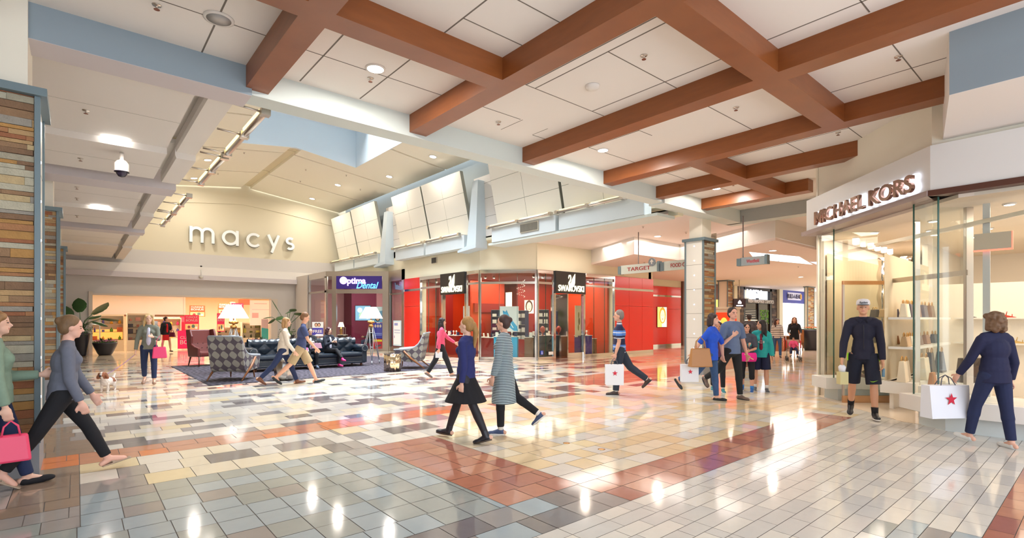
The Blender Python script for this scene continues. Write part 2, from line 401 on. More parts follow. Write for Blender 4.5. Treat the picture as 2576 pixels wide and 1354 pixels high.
m = M(); m.tube([(.2, -.12, CAPZ), (.2, -.12, CAPZ + .2)], .02); m.tube([(.2, -.12, CAPZ + .12), (.42, -.2, CAPZ + .12)], .015); m.box(.4, .44, -.27, -.13, CAPZ + .03, CAPZ + .2); m.build('spotlight', steel, cc)

# ------------------------------------------------------------------ left aisle: stepped low ceiling with cross beams
am = M()
am.box(-6, 1.2, 7.66, 9.0, 4.60, 4.75); 
for a, b, z in ((7.9, 10.9, 4.63), (10.9, 13.0, 4.52), (14.4, 17.6, 4.62), (17.6, 20.3, 4.52), (21.8, 25, 4.5), (25, 30, 4.42)):
    am.box(-6, 1.22, a, b, z, z + .25); am.box(-6, 1.5, a, b, z + .22, z + .3)
    am.prismY([(1.34, z + .02), (1.36, z - .04), (1.66, z - .04), (1.66, z + .12), (1.34, z + .16)], a, b)
    am.box(-6, 1.22, (a + b) / 2 - .003, (a + b) / 2 + .003, z - .001, z + .01, 1)
st(am.build('trim_5', [white, seam]))
for i, (a, b, xx) in enumerate(((13.0, 14.1, 1.66), (20.3, 21.3, 1.7))):
    m = M(); m.box(-6, xx, a + .35, b, 4.42, 5.0, 0); m.box(-6, xx - .0, a + .351, b - .01, 4.417, 4.42, 1)
    st(m.build('trim_%d' % (6 + i), [lav, lav]))
m = M(); m.box(-6, 1.7, 7.6, 30, 4.9, 5.0); m.box(1.62, 1.7, 7.6, 30, 4.95, 9.0); st(m.build('wall_left', cream2))
# hall wall far left closes the aisle
m = M(); m.box(-6.1, -6, -4, 30, 0, 4.9); st(m.build('wall_left', mat('aisle_beige', rgb(200, 184, 160), .8)))  # one even beige over the whole wall

# ------------------------------------------------------------------ court vault
vm = M(); XR, ZR, XE0, XE1, ZE = 6.85, 8.62, 1.6, 11.95, 7.95
def vz(x): return ZR - (ZR - ZE) * abs(x - XR) / ((XE1 - XR) if x > XR else (XR - XE0))
SKX0, SKX1, SKY0, SKY1 = 4.5, 9.4, 10.5, 21.7
def slab(x0, x1, y0, y1, dz=0, mi=0):
    for a, b in ((x0, x1),):
        za, zb = vz(a) + dz, vz(b) + dz
        vm.add([(a, y0, za), (b, y0, zb), (b, y1, zb), (a, y1, za), (a, y0, za + .15), (b, y0, zb + .15), (b, y1, zb + .15), (a, y1, za + .15)],
               [(0, 3, 2, 1), (4, 5, 6, 7), (0, 1, 5, 4), (1, 2, 6, 5), (2, 3, 7, 6), (3, 0, 4, 7)], mi)
yb = [7.6, 11.2, 14.8, 18.4, 22.6, 26.4, 30]
for i in range(6):
    y0, y1 = yb[i] + .06, yb[i + 1] - .06
    for x0, x1, right in ((XE0, XR - .22, 0), (XR + .22, XE1, 1)):
        if y1 <= SKY1:
            slab(x0, SKX0, y0, y1) if not right else slab(SKX1, x1, y0, y1)
            if y0 < SKY0:
                slab(SKX0, x1, y0, min(y1, SKY0)) if not right else slab(x0, SKX1, y0, min(y1, SKY0))
        elif y0 < SKY1:
            slab(x0, SKX0, y0, y1) if not right else slab(SKX1, x1, y0, y1)
            slab(SKX0, x1, SKY1, y1) if not right else slab(x0, SKX1, SKY1, y1)
        else: slab(x0, x1, y0, y1)
for i in range(1, 6):   # recessed joints between the slabs
    Y = yb[i]
    for x0, x1 in ((XE0, XR), (XR, XE1)):
        parts = [(x0, x1)] if Y > SKY1 or Y < SKY0 else ([(x0, SKX0)] if x0 < 3 else [(SKX1, x1)])
        for a, b in parts: slab(a, b, Y - .08, Y + .08, .1, 1)
for a, b in ((7.6, SKY0), (SKY1, 30)): slab(XR - .24, XR, a, b, .12, 1); slab(XR, XR + .24, a, b, .12, 1)
st(vm.build('ceiling', [cream2, mat('vault_joint', rgb(222, 210, 180), .8)]))
# skylight well, glazing bars and glass
m = M(); zt = 9.9
m.box(SKX0 - .1, SKX0 + .01, SKY0, SKY1 + .1, vz(SKX0) + .012, zt); m.box(SKX1 - .01, SKX1 + .1, SKY0, SKY1 + .1, vz(SKX1) + .012, zt)
YW = SKY1 - .01
m.add([(SKX0, YW, vz(SKX0) + .01), (XR, YW, ZR + .01), (SKX1, YW, vz(SKX1) + .01), (SKX1, YW, zt), (SKX0, YW, zt), (SKX0, SKY1 + .12, vz(SKX0)), (XR, SKY1 + .12, ZR), (SKX1, SKY1 + .12, vz(SKX1)), (SKX1, SKY1 + .12, zt), (SKX0, SKY1 + .12, zt)],
      [(0, 1, 2, 3, 4), (9, 8, 7, 6, 5), (0, 5, 6, 1), (1, 6, 7, 2), (3, 8, 9, 4)])
m.box(SKX0 - .12, SKX1 + .12, SKY0 - .12, SKY0 + .01, 8.66, zt)
st(m.build('trim_8', mat('skylight_well_white', rgb(226, 236, 244), .6)))
m = M(); 
for k in range(7): yy = SKY0 + k * (SKY1 - SKY0) / 6; m.box(SKX0, SKX1, yy - .03, yy + .03, zt, zt + .12)
for k in range(5): xx = SKX0 + k * (SKX1 - SKX0) / 4; m.box(xx - .03, xx + .03, SKY0, SKY1, zt, zt + .12)
m.box(SKX0, SKX1, SKY0, SKY1, zt + .05, zt + .06, 1)
st(m.build('window_1', [mat('window_bar', rgb(240, 244, 248), .4), glass('skylight_dimming_glass', (.30, .34, .35), .06)]))  # glass tint added to dim the overbright sky to pale blue

# ------------------------------------------------------------------ court right wall: cream wall, light boxes, tilted panels, pylons
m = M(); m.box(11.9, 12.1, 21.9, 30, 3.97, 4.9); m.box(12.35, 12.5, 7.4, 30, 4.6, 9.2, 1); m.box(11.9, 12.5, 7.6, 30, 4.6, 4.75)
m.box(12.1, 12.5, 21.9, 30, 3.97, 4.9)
st(m.build('wall_right', [cream, mat('shadowed_upper_wall', rgb(132, 138, 138), .8)]))  # upper wall colour darkened to carry the shadow band above the tilted panels
ptw = mat('tilted_panel_white', rgb(240, 236, 226), .6)
pblue = mat('pylon_pale_blue', rgb(196, 208, 216), .6)
def tilt_panel(y0, y1, zt, label, cols=2):
    t = thing('tilted_wall_panel', label, 'wall panel', (11.85, y0, 4.9), 0, None)
    L = y1 - y0; H = zt - 4.9; m = M()
    def face(a, b, c, d, off, mi):   # a,b along y; c,d along height 0..H; panel leans out by .55 at the top
        k = lambda h: -.55 * h / H
        vs = [(k(h) - o, yy, h) for o in (off, -.14) for h in (c, d) for yy in (a, b)]
        m.add(vs, [(0, 2, 3, 1), (4, 5, 7, 6), (0, 1, 5, 4), (2, 6, 7, 3), (0, 4, 6, 2), (1, 3, 7, 5)], mi)
    face(0, L, 0, H, 0, 1)
    n = 3
    for i in range(n):
        for j in range(cols):
            face(j * L / cols + .008, (j + 1) * L / cols - .008, i * H / n + .008, (i + 1) * H / n - .008, .006, 0)
    m.build('panel_face', [ptw, mat('panel_joint', rgb(150, 150, 140), .8)], t)
    m = M(); m.box(-.35, .0, 0, L - .05, -.52, -.02); m.build('lower_box', pblue if zt < 0 else mat('panel_lower_pale', rgb(214, 222, 226), .6), t)
    return t
tp = [(26.9, 29.6, 7.45, 'farthest tilted white wall panel, next to the end wall with big letters'), (23.9, 26.8, 7.5, 'second tilted white wall panel, left of the first narrow pylon'),
      (19.45, 22.1, 7.35, 'third tilted white wall panel, above the purple-blue dental sign'), (16.4, 19.35, 7.35, 'fourth tilted white wall panel, biggest fully visible one above the red shop'),
      (11.4, 14.7, 7.5, 'fifth tilted white wall panel, cut by the sloping soffit'), (8.1, 11.3, 7.6, 'nearest tilted white wall panel, mostly hidden by the sloping soffit')]
for a in tp: tilt_panel(*a)
for i, (a, b) in enumerate(((22.2, 23.8), (14.8, 16.3))):
    m = M(); m.box(11.9, 12.3, a, b, 4.7, 7.2 - .1 * i, 0)
    for z in (5.5, 6.2, 6.8): m.box(11.897, 11.9, a, b, z, z + .01, 1)
    st(m.build('trim_%d' % (9 + i), [white, seam]))
    t = thing('tapered_pylon', ('narrow pale blue tapered pylon, left one, above the dental shop', 'larger pale blue tapered pylon, right one, over the corner of the red shop')[i], 'pylon', (11.45, (a + b) / 2 + .25, 4.4))
    m = M(); m.prism([(-.05, -.3), (.5, -.3), (.5, .3), (-.05, .3)], 0, 2.5, 0, [(.15, -.17), (.5, -.17), (.5, .17), (.15, .17)]); m.build('shaft', pblue, t)
    m = M(); m.prismX([(-.3, 0), (.3, 0), (.9, -.12), (.9, -.2), (-.3, -.12)], -.05, .5); m.build('foot_bracket', pblue, t)
# shelf soffit under the panels
m = M(); m.box(11.53, 12.35, 7.7, 14.9, 4.30, 4.375); st(m.build('trim_11', pale))

def light_bar(x, y0, y1, z, arm_x, label, yellow=True, drop=0):
    t = thing('strip_light', label, 'light fixture', (x, y0, z)); L = y1 - y0
    m = M(); m.tube([(0, 0, 0), (0, L, 0)], .045, 10); m.box(-.06, .06, -.02, .1, -.05, .05); m.box(-.06, .06, L / 2 - .06, L / 2 + .06, -.05, .05); m.box(-.06, .06, L - .1, L + .02, -.05, .05)
    m.build('housing', steel, t)
    for a, b in ((.15, L / 2 - .12), (L / 2 + .12, L - .15)):
        m = M(); s = -1 if arm_x < x else 1
        m.box(*sorted((0, s * .05)), a, b, .02, .07); m.build('tube_lamp', lampy, t)
    for yy in (.06, L / 2, L - .06): m = M(); m.tube([(0, yy, 0), (arm_x - x, yy, drop)], .016, 6); m.build('arm', steel, t)
    return t
light_bar(2.02, 7.7, 10.15, 4.5, 1.64, 'nearest long strip light on arms along the left court edge, under the skylight', drop=.02)
light_bar(2.02, 10.3, 12.7, 4.5, 1.64, 'second strip light on the left court edge, farther along under the vault', drop=.02)
light_bar(2.02, 14.1, 16.6, 4.5, 1.64, 'third strip light on the left court edge, to the left of the big letter m', drop=.02)
light_bar(2.02, 16.7, 19.1, 4.5, 1.64, 'fourth strip light on the left court edge, smallest one left of the big letters', drop=.02)
for a, b, lb in ((27.0, 29.9, 'yellow strip light at the far end, nearest the wall with big letters'), (24.0, 26.8, 'yellow strip light just right of the farthest one on the right court wall'), (19.4, 22.2, 'yellow strip light above the purple-blue dental sign'),
                 (16.6, 19.2, 'yellow strip light above the swan-logo shop door sign'), (11.5, 14.8, 'yellow strip light right of the larger blue pylon'), (8.7, 11.3, 'nearest strip light on the right court wall, under the sloping soffit edge')):
    light_bar(11.42, a, b, 4.93, 11.86, lb)

# ------------------------------------------------------------------ end wall of the court with the department store opening
lobby = mat('store_wall_greige', rgb(206, 200, 196), .7)
m = M(); m.box(-6, .53, 30, 30.3, 0, 4.9, 1); m.box(8.13, 12.4, 30, 30.3, 0, 4.9, 1); m.box(.53, 8.13, 30, 30.3, 2.72, 4.9, 1)
m.box(-1, 12.5, 30.1, 30.3, 4.2, 9.3, 0); m.box(-6, 12.0, 29.75, 30.1, 3.60, 4.22, 2); m.box(-6, 12.0, 29.62, 30.05, 3.56, 3.80, 3)
arc = [(1.6 + i * 10.3 / 24, 7.1 - .055 * (abs(i - 12) / 1.0) ** 1.25 * .5) for i in range(25)]
for i in range(24):
    (xa, za), (xb, zb) = arc[i], arc[i + 1]
    m.add([(xa, 30.06, za + .6), (xb, 30.06, zb + .6), (xb, 30.06, 9.2), (xa, 30.06, 9.2), (xa, 30.1, za + .6), (xb, 30.1, zb + .6)], [(0, 1, 2, 3), (0, 4, 5, 1)], 0)
st(m.build('wall_back', [mat('vault_end_wall', rgb(216, 206, 182), .8), lobby, white, lav]))
m = M(); m.box(.40, .54, 29.95, 30.35, 0, 2.85); m.box(8.12, 8.45, 29.93, 30.35, 0, 2.715); m.box(.54, 8.12, 29.95, 30.35, 2.70, 2.785); st(m.build('door_1', mat('opening_frame', rgb(214, 200, 186), .5)))
silver = mat('sign_silver', rgb(250, 253, 255), .5)
t = thing('store_sign_letters', 'large silver lowercase lettering on the curved end wall of the court', 'sign', (6.8, 30.0, 5.7))
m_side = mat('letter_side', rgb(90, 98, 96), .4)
lw_ = 1.18
FR = lambda x, z: TT(x, 0, z)
def ribbon(pts, wd, d0, d1, T, m, closed=False):
    """flat stroke of constant width, standing in the x-z plane"""
    n = len(pts); L, Rr = [], []
    for i, (x, z) in enumerate(pts):
        a = pts[(i - 1) % n] if closed or i else pts[i]; b = pts[(i + 1) % n] if closed or i < n - 1 else pts[i]
        dx_, dz_ = b[0] - a[0], b[1] - a[1]; q = math.hypot(dx_, dz_) or 1; nx, nz = -dz_ / q * wd / 2, dx_ / q * wd / 2
        L.append((x + nx, z + nz)); Rr.append((x - nx, z - nz))
    for i in range(n if closed else n - 1):
        k = (i + 1) % n; q = [L[i], L[k], Rr[k], Rr[i]]; vs = [T @ Vector((x, y, z)) for y in (d0, d1) for x, z in q]
        m.add(vs, [(0, 1, 2, 3), (7, 6, 5, 4), (0, 4, 5, 1), (1, 5, 6, 2), (2, 6, 7, 3), (3, 7, 4, 0)])
def arcp(cx, cz, r, a0, a1, n=20, rz=None): return [(cx + r * math.cos(R(a0 + (a1 - a0) * i / n)), cz + (rz or r) * math.sin(R(a0 + (a1 - a0) * i / n))) for i in range(n + 1)]
for ch, x0, x1, z0, z1 in (('m', 4.28, 5.38, 5.47, 6.26), ('a', 5.72, 6.50, 5.46, 6.24), ('c', 6.87, 7.58, 5.46, 6.22), ('y', 7.90, 8.56, 5.25, 6.22), ('s', 8.87, 9.34, 5.47, 6.19)):
    W_, H_, wd = x1 - x0, z1 - z0, .13; g_ = wd / 2; m = M(); T = TT(x0 - 6.8, 0, z0 - 5.7); A_ = (-.13, -.03)
    if ch == 'm':
        r1 = (W_ - 2 * g_) / 4
        ribbon([(g_, 0), (g_, H_)], wd, *A_, T, m)
        for q in (0, 1): c_ = g_ + r1 * (1 + 2 * q); ribbon(arcp(c_, H_ - r1 - g_, r1, 180, 0) + [(c_ + r1, 0)], wd, -.133 - .003 * q, -.027, T, m)
    if ch == 'a': r1 = H_ / 2 - g_; ribbon(arcp(r1 + g_, H_ / 2, r1, 0, 342, 36), wd, *A_, T, m, True); ribbon([(W_ - g_, 0), (W_ - g_, H_)], wd, -.134, -.026, T, m)
    if ch == 'c': r1 = H_ / 2 - g_; ribbon(arcp(r1 + g_, H_ / 2, r1, 42, 318, 36), wd, *A_, T, m)
    if ch == 'y': ribbon([(g_, H_), (W_ * .52, H_ * .34)], wd, *A_, T, m); ribbon([(W_ - g_, H_), (W_ * .36, 0)], wd, -.134, -.026, T, m)
    if ch == 's': r1 = (H_ - wd) / 4; cx_ = W_ / 2; rx = W_ / 2 - g_; P_ = [(cx_ + rx * math.cos(R(a)), H_ - g_ - r1 + r1 * math.sin(R(a))) for a in range(40, 271, 15)] + [(cx_ + rx * math.cos(R(a)), g_ + r1 + r1 * math.sin(R(a))) for a in range(90, -141, -15)]; ribbon(P_, wd, *A_, T, m)
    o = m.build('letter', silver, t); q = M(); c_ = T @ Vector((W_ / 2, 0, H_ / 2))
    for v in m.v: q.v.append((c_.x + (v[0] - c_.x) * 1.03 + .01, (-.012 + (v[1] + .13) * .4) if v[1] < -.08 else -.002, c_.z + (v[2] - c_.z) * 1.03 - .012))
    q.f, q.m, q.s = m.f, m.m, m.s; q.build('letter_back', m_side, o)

# back wall of gallery recess etc
m = M(); m.box(12.35, 12.6, 7.6, 7.9, 4.4, 9.2); st(m.build('trim_12', cream))
# ================================================================== shops
def glassline(m, poly, z0, z1, mi=0, th=.012):
    for (xa, ya), (xb, yb_) in poly: m.box(xa, xb, ya - th / 2, ya + th / 2, z0, z1, mi)
def poster(name, T, w, h, shapes, label, cat='poster', frame_m=None, glow=0, base=(240, 240, 240), parent=None, group=None):
    """flat printed board; shapes = [(rgb, polygon in 0..1 units)], front towards -y"""
    m = M(T); ms = [emit('glow_%02x%02x%02x_%g' % (*base, glow), rgb(*base), glow) if glow else mat('print_%02x%02x%02x' % base, rgb(*base), .5)]
    m.box(-w / 2, w / 2, -.008, .012, -h / 2, h / 2, 0)
    for k, (c, poly) in enumerate(shapes):
        q = emit('glow_%02x%02x%02x_%g' % (*c, glow), rgb(*c), glow) if glow else mat('print_%02x%02x%02x' % tuple(c), rgb(*c), .5)
        if q not in ms: ms.append(q)
        y = -.010 - .0006 * k
        m.add([((u - .5) * w, y, (v - .5) * h) for u, v in poly], [tuple(range(len(poly)))], ms.index(q))
    o = m.build(name, ms, parent)
    if parent is None: tag(o, label, cat, group)
    if frame_m:
        f = M(T); t = .02
        for a in ((-w / 2 - t, -w / 2, -h / 2 - t, h / 2 + t), (w / 2, w / 2 + t, -h / 2 - t, h / 2 + t), (-w / 2, w / 2, -h / 2 - t, -h / 2), (-w / 2, w / 2, h / 2, h / 2 + t)): f.box(a[0], a[1], -.02, .02, a[2], a[3])
        f.build('frame', frame_m, o)
    return o
def circ(cx, cy, r, n=14, ry=None): return [(cx + r * math.cos(2 * math.pi * i / n), cy + (ry or r) * math.sin(2 * math.pi * i / n)) for i in range(n)]
SKIN = (226, 178, 148)
def face_shapes(cx, cy, s, hair=(90, 50, 30), skin=SKIN, asp=1):
    return [(hair, circ(cx, cy + .04 * s, .36 * s, 16, .42 * s * asp)), (skin, circ(cx, cy, .24 * s, 16, .32 * s * asp)), ((60, 40, 36), circ(cx - .09 * s, cy + .05 * s, .03 * s, 8, .02 * s)), ((60, 40, 36), circ(cx + .09 * s, cy + .05 * s, .03 * s, 8, .02 * s)), ((180, 70, 70), circ(cx, cy - .15 * s, .07 * s, 10, .025 * s))]

# ---------------------------------------------------------------- red crystal shop on the corner (L-shaped with a 45 degree corner)
FL, FCc, FRt = frame(11.9, 21.9, 0, -1), frame(11.9, 15.9, .7071, -.7071), frame(13.44, 14.3, 1, 0)
m = M(); bm_ = M(FL); bm_.box(0, 6.0, 0, .2, 3.5, 4.9); bm_.box(0, 1.5, .02, .3, 0, 3.5)
for T, L in ((FCc, 2.18), (FRt, 7.6)): bm_.T = T; bm_.box(-.0, L, 0, .2, 3.5, 4.75)
bm_.T = Matrix(); bm_.box(11.905, 12.25, 21.905, 21.97, 3.3, 4.0); bm_.T = FRt; bm_.box(4.67, 7.6, .02, .3, 0, 3.5); bm_.box(7.4, 7.6, .02, 3, 0, 4.7)
st(bm_.build('wall_front', cream))
def redpanels(T, segs, label, z0=.14):
    t = thing('red_wall_cladding', label, 'wall panel', T.translation.to_tuple()); inv = Matrix.Translation(-T.translation)
    m = M(inv @ T); 
    for i, (a, b) in enumerate(segs): m.box(a + .006, b - .006, -.03, .02, z0, 2.18); m.box(a + .006, b - .006, -.03, .02, 2.19, 2.9); m.box(a + .006, b - .006, -.03, .02, 3.0, 3.5)
    m.build('panel', red, t)
    m = M(inv @ T); a, b = segs[0][0], segs[-1][1]; m.box(a, b, -.035, .02, 2.9, 3.0); m.build('chrome_band', chrome, t); m = M(inv @ T); m.box(a, b, -.035, .02, 0, z0); m.build('chrome_skirting', chrome, t)
redpanels(FL, [(0, 1.5)], 'narrow red wall panel between the dental shop and the first swan-logo window')
redpanels(FRt, [(4.67, 5.7), (5.7, 6.7), (6.7, 7.6)], 'wide glossy red wall of three panels behind the man in the striped polo')
F2 = frame(25.0, 17.0, 1, 0)
redpanels(F2, [(-3.0, -.3), (-.3, 1.4), (1.4, 2.9)], 'farther red wall with the lit portrait box, set back behind the first red wall')
m = M(F2); m.box(-5, 12, .03, .3, 0, 4.9); st(m.build('wall_back', cream))
poster('lit_portrait', frame(25.85, 16.95, 1, 0, 1.72), .95, 1.15, [((250, 200, 90), [(0, 0), (.5, 0), (.35, 1), (0, 1)])] + face_shapes(.55, .55, 1.0, (190, 120, 40), (250, 214, 150)), 'small glowing portrait light box on the farther red wall', 'light box', dark, 1.4, (252, 236, 190))

swt = thing('storefront', 'corner shop front of chrome-framed glass with red interior and two swan signs', 'shop front', (11.9, 15.9, 0))
inv = Matrix.Translation((-11.9, -15.9, 0))
mf, mg = M(), M()
def win(T, x0, x1, z0=.13, z1=3.5, mull=(), tr=3.0):
    mf, mg = M(), M()
    mf.T = inv @ T; mg.T = inv @ T
    mf.box(x0, x1, -.06, .08, 0, z0); mf.box(x0, x1, -.052, .06, z1 - .14, z1); mf.box(x0 + .002, x1 - .002, -.038, .04, tr - .05, tr + .04)
    mf.box(x0 + .001, x0 + .05, -.046, .052, z0, z1 - .002); mf.box(x1 - .05, x1 - .001, -.046, .052, z0, z1 - .002)
    mg.box(x0 + .05, x1 - .05, -.006, .006, z0, z1 - .14, 0)
    for x in mull: mg.box(x - .006, x + .006, -.012, .012, z0, z1 - .14, 1)
    mf.build('window_frame', chrome, swt); mg.build('pane', [gl, gledge], swt)
win(FL, 1.5, 3.35, mull=(2.2, 2.8)); win(FL, 5.1, 6.0); win(FCc, 0, 2.18, mull=(.75, 1.45)); win(FRt, 0, .9, mull=(.45,)); win(FRt, 2.66, 4.67, mull=(3.3, 4.0))
for T, a in ((FRt, (1.62, 1.68, -.05, .9)), (FRt, (2.6, 2.66, -.05, .1)), (FRt, (.905, .965, -.05, .1)), (FL, (3.36, 3.42, -.05, .1)), (FL, (5.03, 5.09, -.05, .1))): m = M(inv @ T); m.box(*a, 0, 2.615); m.build('door_post', chrome, swt)
m = M(inv @ FRt); m.box(1.68, 2.6, .0, .012, .22, 2.55); m.build('door_pane', gl, swt); m = M(inv @ FRt); m.box(1.68, 2.6, -.02, .03, 0, .22); m.build('door_sill', chrome, swt)
m = M(inv @ FRt); m.box(.55, .8, -.066, -.06, .2, .32, 0); mm = m.build('number_plate', mat('number_plate', rgb(230, 230, 226), .5), swt)
text('shop_number', '1217', dark, .28, .1, inv @ FRt @ TT(.66, -.05, .3), swt, .004, .02)
poster('access_sticker', inv @ FRt @ TT(.2, -.05, .3), .13, .15, [((255, 255, 255), circ(.5, .35, .25)), ((30, 70, 190), circ(.5, .37, .17)), ((255, 255, 255), [(.38, .45), (.5, .45), (.5, .75), (.38, .75)]), ((255, 255, 255), circ(.42, .84, .08))], '', base=(30, 70, 190), parent=swt)
swan_e = emit('swan_sign_glow', (1, .93, .66, 1), 1.0)
def swan(T, parent):
    m = M(T)
    wing = [(.02, -.30), (.16, -.24), (.20, -.08), (.21, .26), (.12, .14), (.04, .02), (-.02, -.12), (-.10, -.16), (-.12, -.22), (-.06, -.29)]
    m.prismY([(x, z) for x, z in wing], -.03, 0)
    m.tube([(-.12, -.015, -.2), (-.14, -.015, -.12), (-.06, -.015, .0), (-.035, -.015, .1), (-.07, -.015, .19), (-.13, -.015, .18), (-.16, -.015, .11), (-.17, -.015, .04)], [.045, .04, .03, .025, .025, .03, .022, .006], 8)
    return m.build('swan_emblem', swan_e, parent)
for T, x, lb in ((FL, 4.22, 'black illuminated swan sign, left one, beside the red panel and dental shop'), (FRt, 1.77, 'black illuminated swan sign, right one, over the corner shop door')):
    o = (T @ Matrix.Translation((x, -.12, 2.62))).translation
    t = thing('shop_sign', lb, 'sign', o.to_tuple()); iv = Matrix.Translation(-o)
    m = M(iv @ T); m.box(x - .88, x + .88, -.12, .0, 2.62, 3.5); m.build('sign_box', mat('sign_black', rgb(34, 28, 24), .35), t)
    swan(iv @ T @ TT(x, -.12, 3.17), t)
    text('lettering', 'SWAROVSKI', swan_e, 1.5, .25, iv @ T @ TT(x, -.14, 2.83), t, .03, .004)
# interior
swf = mat('shop_dark_wood_floor', rgb(120, 62, 40), .15, var=.1); swr = mat('shop_orange_red_wall', rgb(206, 62, 22), .4); swd = mat('shop_deep_red', rgb(150, 30, 22), .5)
m = M(); m.prism([(11.95, 21.85), (11.95, 15.95), (13.5, 14.4), (18.1, 14.4), (18.1, 21.85)], .001, .008); st(m.build('floor', swf))
m = M(); m.box(12.2, 18.3, 21.5, 21.6, 0, 3.45, 0); m.box(18.0, 18.12, 14.6, 21.6, 0, 3.45, 0); m.box(13.4, 14.2, 21.2, 21.5, 0, 3.4, 1); m.box(15.6, 17.9, 17.9, 18.0, 0, 3.45, 1); m.box(13.3, 15.2, 18.4, 18.5, 0, 3.45, 0); m.box(13.4, 15.1, 18.3, 18.4, 1.9, 2.3, 1)
st(m.build('wall_back', [swr, swd]))
m = M(); m.prism([(11.9, 21.9), (11.9, 15.9), (13.44, 14.35), (18.1, 14.35), (18.1, 21.9)], 3.36, 3.45); st(m.build('ceiling', mat('shop_brown_ceiling', rgb(150, 84, 66), .7)))
def spot_row(pts, z, parent_label, col=(1, .85, .6), pw=22, grp=None, name='track_spotlight'):
    for i, (x, y, lb) in enumerate(pts):
        m = M(TT(x, y, z)); m.lathe([(.05, .0), (.06, -.08), (.045, -.085)], 10, mi=0); m.lathe([(.04, -.0851), (.001, -.088)], 10, mi=1)
        tag(m.build(name, [steel, lampw]), lb, 'light fixture', grp)
area('shop_light', (13.6, 18.6, 3.3), 2.6, 4, 130, (1, .84, .66)); area('shop_light', (15.8, 16.2, 3.3), 4, 2.4, 130, (1, .84, .66))
spot_row([(12.7, 16.6, 'small spotlight'), (12.95, 16.35, 'small spotlight'), (13.9, 15.0, 'small spotlight'), (14.4, 15.0, 'small spotlight'), (16.8, 15.3, 'small spotlight'), (17.1, 15.3, 'small spotlight'), (17.5, 15.3, 'small spotlight'), (12.5, 19.6, 'small spotlight'), (12.5, 20.0, 'small spotlight')], 3.34, '')
for o in [q for q in bpy.data.objects if q.name.startswith('track_spotlight')]: o['label'] = 'tiny round spotlight in the ceiling of the red corner shop'; o['group'] = 'spotlights of the red corner shop'
def stand(T, w, d, h, m1, name, label, cat='display stand', top=None, items=(), seed=1):
    o = T.translation; t = thing(name, label, cat, (o.x, o.y, 0)); iv = Matrix.Translation((-o.x, -o.y, 0))
    m = M(iv @ T); m.box(-w / 2, w / 2, -d / 2, d / 2, .0, h); m.build('body', m1, t, bevel=.006)
    m = M(iv @ T); m.box(-w / 2 - .015, w / 2 + .015, -d / 2 - .015, d / 2 + .015, h, h + .02); m.build('top', top or white, t)
    return t
cyan = mat('cyan_display', rgb(60, 178, 226), .4); purple = mat('purple_display', rgb(76, 50, 130), .5)
boxw = mat('jewel_box_white', rgb(244, 240, 232), .4); boxd = mat('jewel_box_navy', rgb(44, 46, 86), .4)
def trinkets(T, w, d, z, n, seed, kind):
    rs = random.Random(seed)
    for i in range(n):
        x = -w / 2 + (i + .5) * w / n; y = rs.uniform(-d / 4, d / 4); q = M(T @ TT(x, y, z)); k = rs.randrange(3); s = min(w / n * .8, .12)
        mm = boxw if rs.random() < .6 else boxd
        if k == 0: q.box(-s / 2, s / 2, -s / 3, s / 3, 0, rs.uniform(.08, .2))
        elif k == 1: q.lathe([(s * .45, 0), (s * .45, .01), (s * .1, .05), (s * .14, .13), (s * .35, .15), (s * .3, .2), (0.001, .21)], 10)
        else: q.box(-s / 2, s / 2, -s / 3, s / 3, 0, .02); q.add([(-s / 2, s / 3, .02), (s / 2, s / 3, .02), (s / 2, s / 6, .17), (-s / 2, s / 6, .17), (-s / 2, s / 3 + .01, .02), (s / 2, s / 3 + .01, .02)], [(0, 1, 2, 3), (4, 3, 2, 5)])
        tag(q.build('jewellery_display', mm), '%s %s on %s' % ('white' if mm is boxw else 'navy', ('upright jewellery block', 'goblet-shaped jewellery stand', 'open jewellery box')[k], kind), 'jewellery display', 'jewellery stands on ' + kind)
a = FCc @ TT(.95, .8, 0); stand(a, .95, .5, .88, cyan, 'display_stand', 'bright cyan display counter in the middle corner window'); trinkets(a, .9, .4, .9, 6, 3, 'the cyan counter')
a = FCc @ TT(1.85, 1.1, 0); stand(a, .35, .4, .85, mat('brass_brown', rgb(140, 96, 60), .3), 'display_stand', 'brown pedestal right of the cyan counter'); trinkets(a, .3, .3, .87, 2, 4, 'the brown pedestal')
a = FRt @ TT(1.82, 1.3, 0); stand(a, 1.75, .5, .9, mat('black_counter', rgb(40, 32, 34), .2), 'display_counter', 'long dark counter with white top seen through the right shop door'); trinkets(a, 1.7, .3, .92, 10, 5, 'the long dark counter')
a = FRt @ TT(3.25, .55, 0); stand(a, .7, .4, .88, purple, 'display_stand', 'purple display stand in the window left of the red wall'); trinkets(a, .7, .3, .9, 4, 6, 'the purple stand')
a = FRt @ TT(3.95, .8, 0); stand(a, .5, .4, .72, mat('brass_top', rgb(150, 104, 66), .3), 'display_stand', 'low bronze table right of the purple stand'); trinkets(a, .45, .3, .74, 2, 7, 'the low bronze table')
a = FL @ TT(2.3, 1.2, 0); stand(a, 1.3, .5, .85, swd, 'display_counter', 'dark red counter in the window behind the woman in the pink jacket'); trinkets(a, 1.2, .3, .87, 6, 8, 'the dark red counter')
a = FL @ TT(4.4, 1.6, 0); stand(a, 1.4, .5, .8, swd, 'display_counter', 'dark red counter under the left swan sign'); trinkets(a, 1.2, .3, .82, 5, 9, 'the counter under the left swan sign')
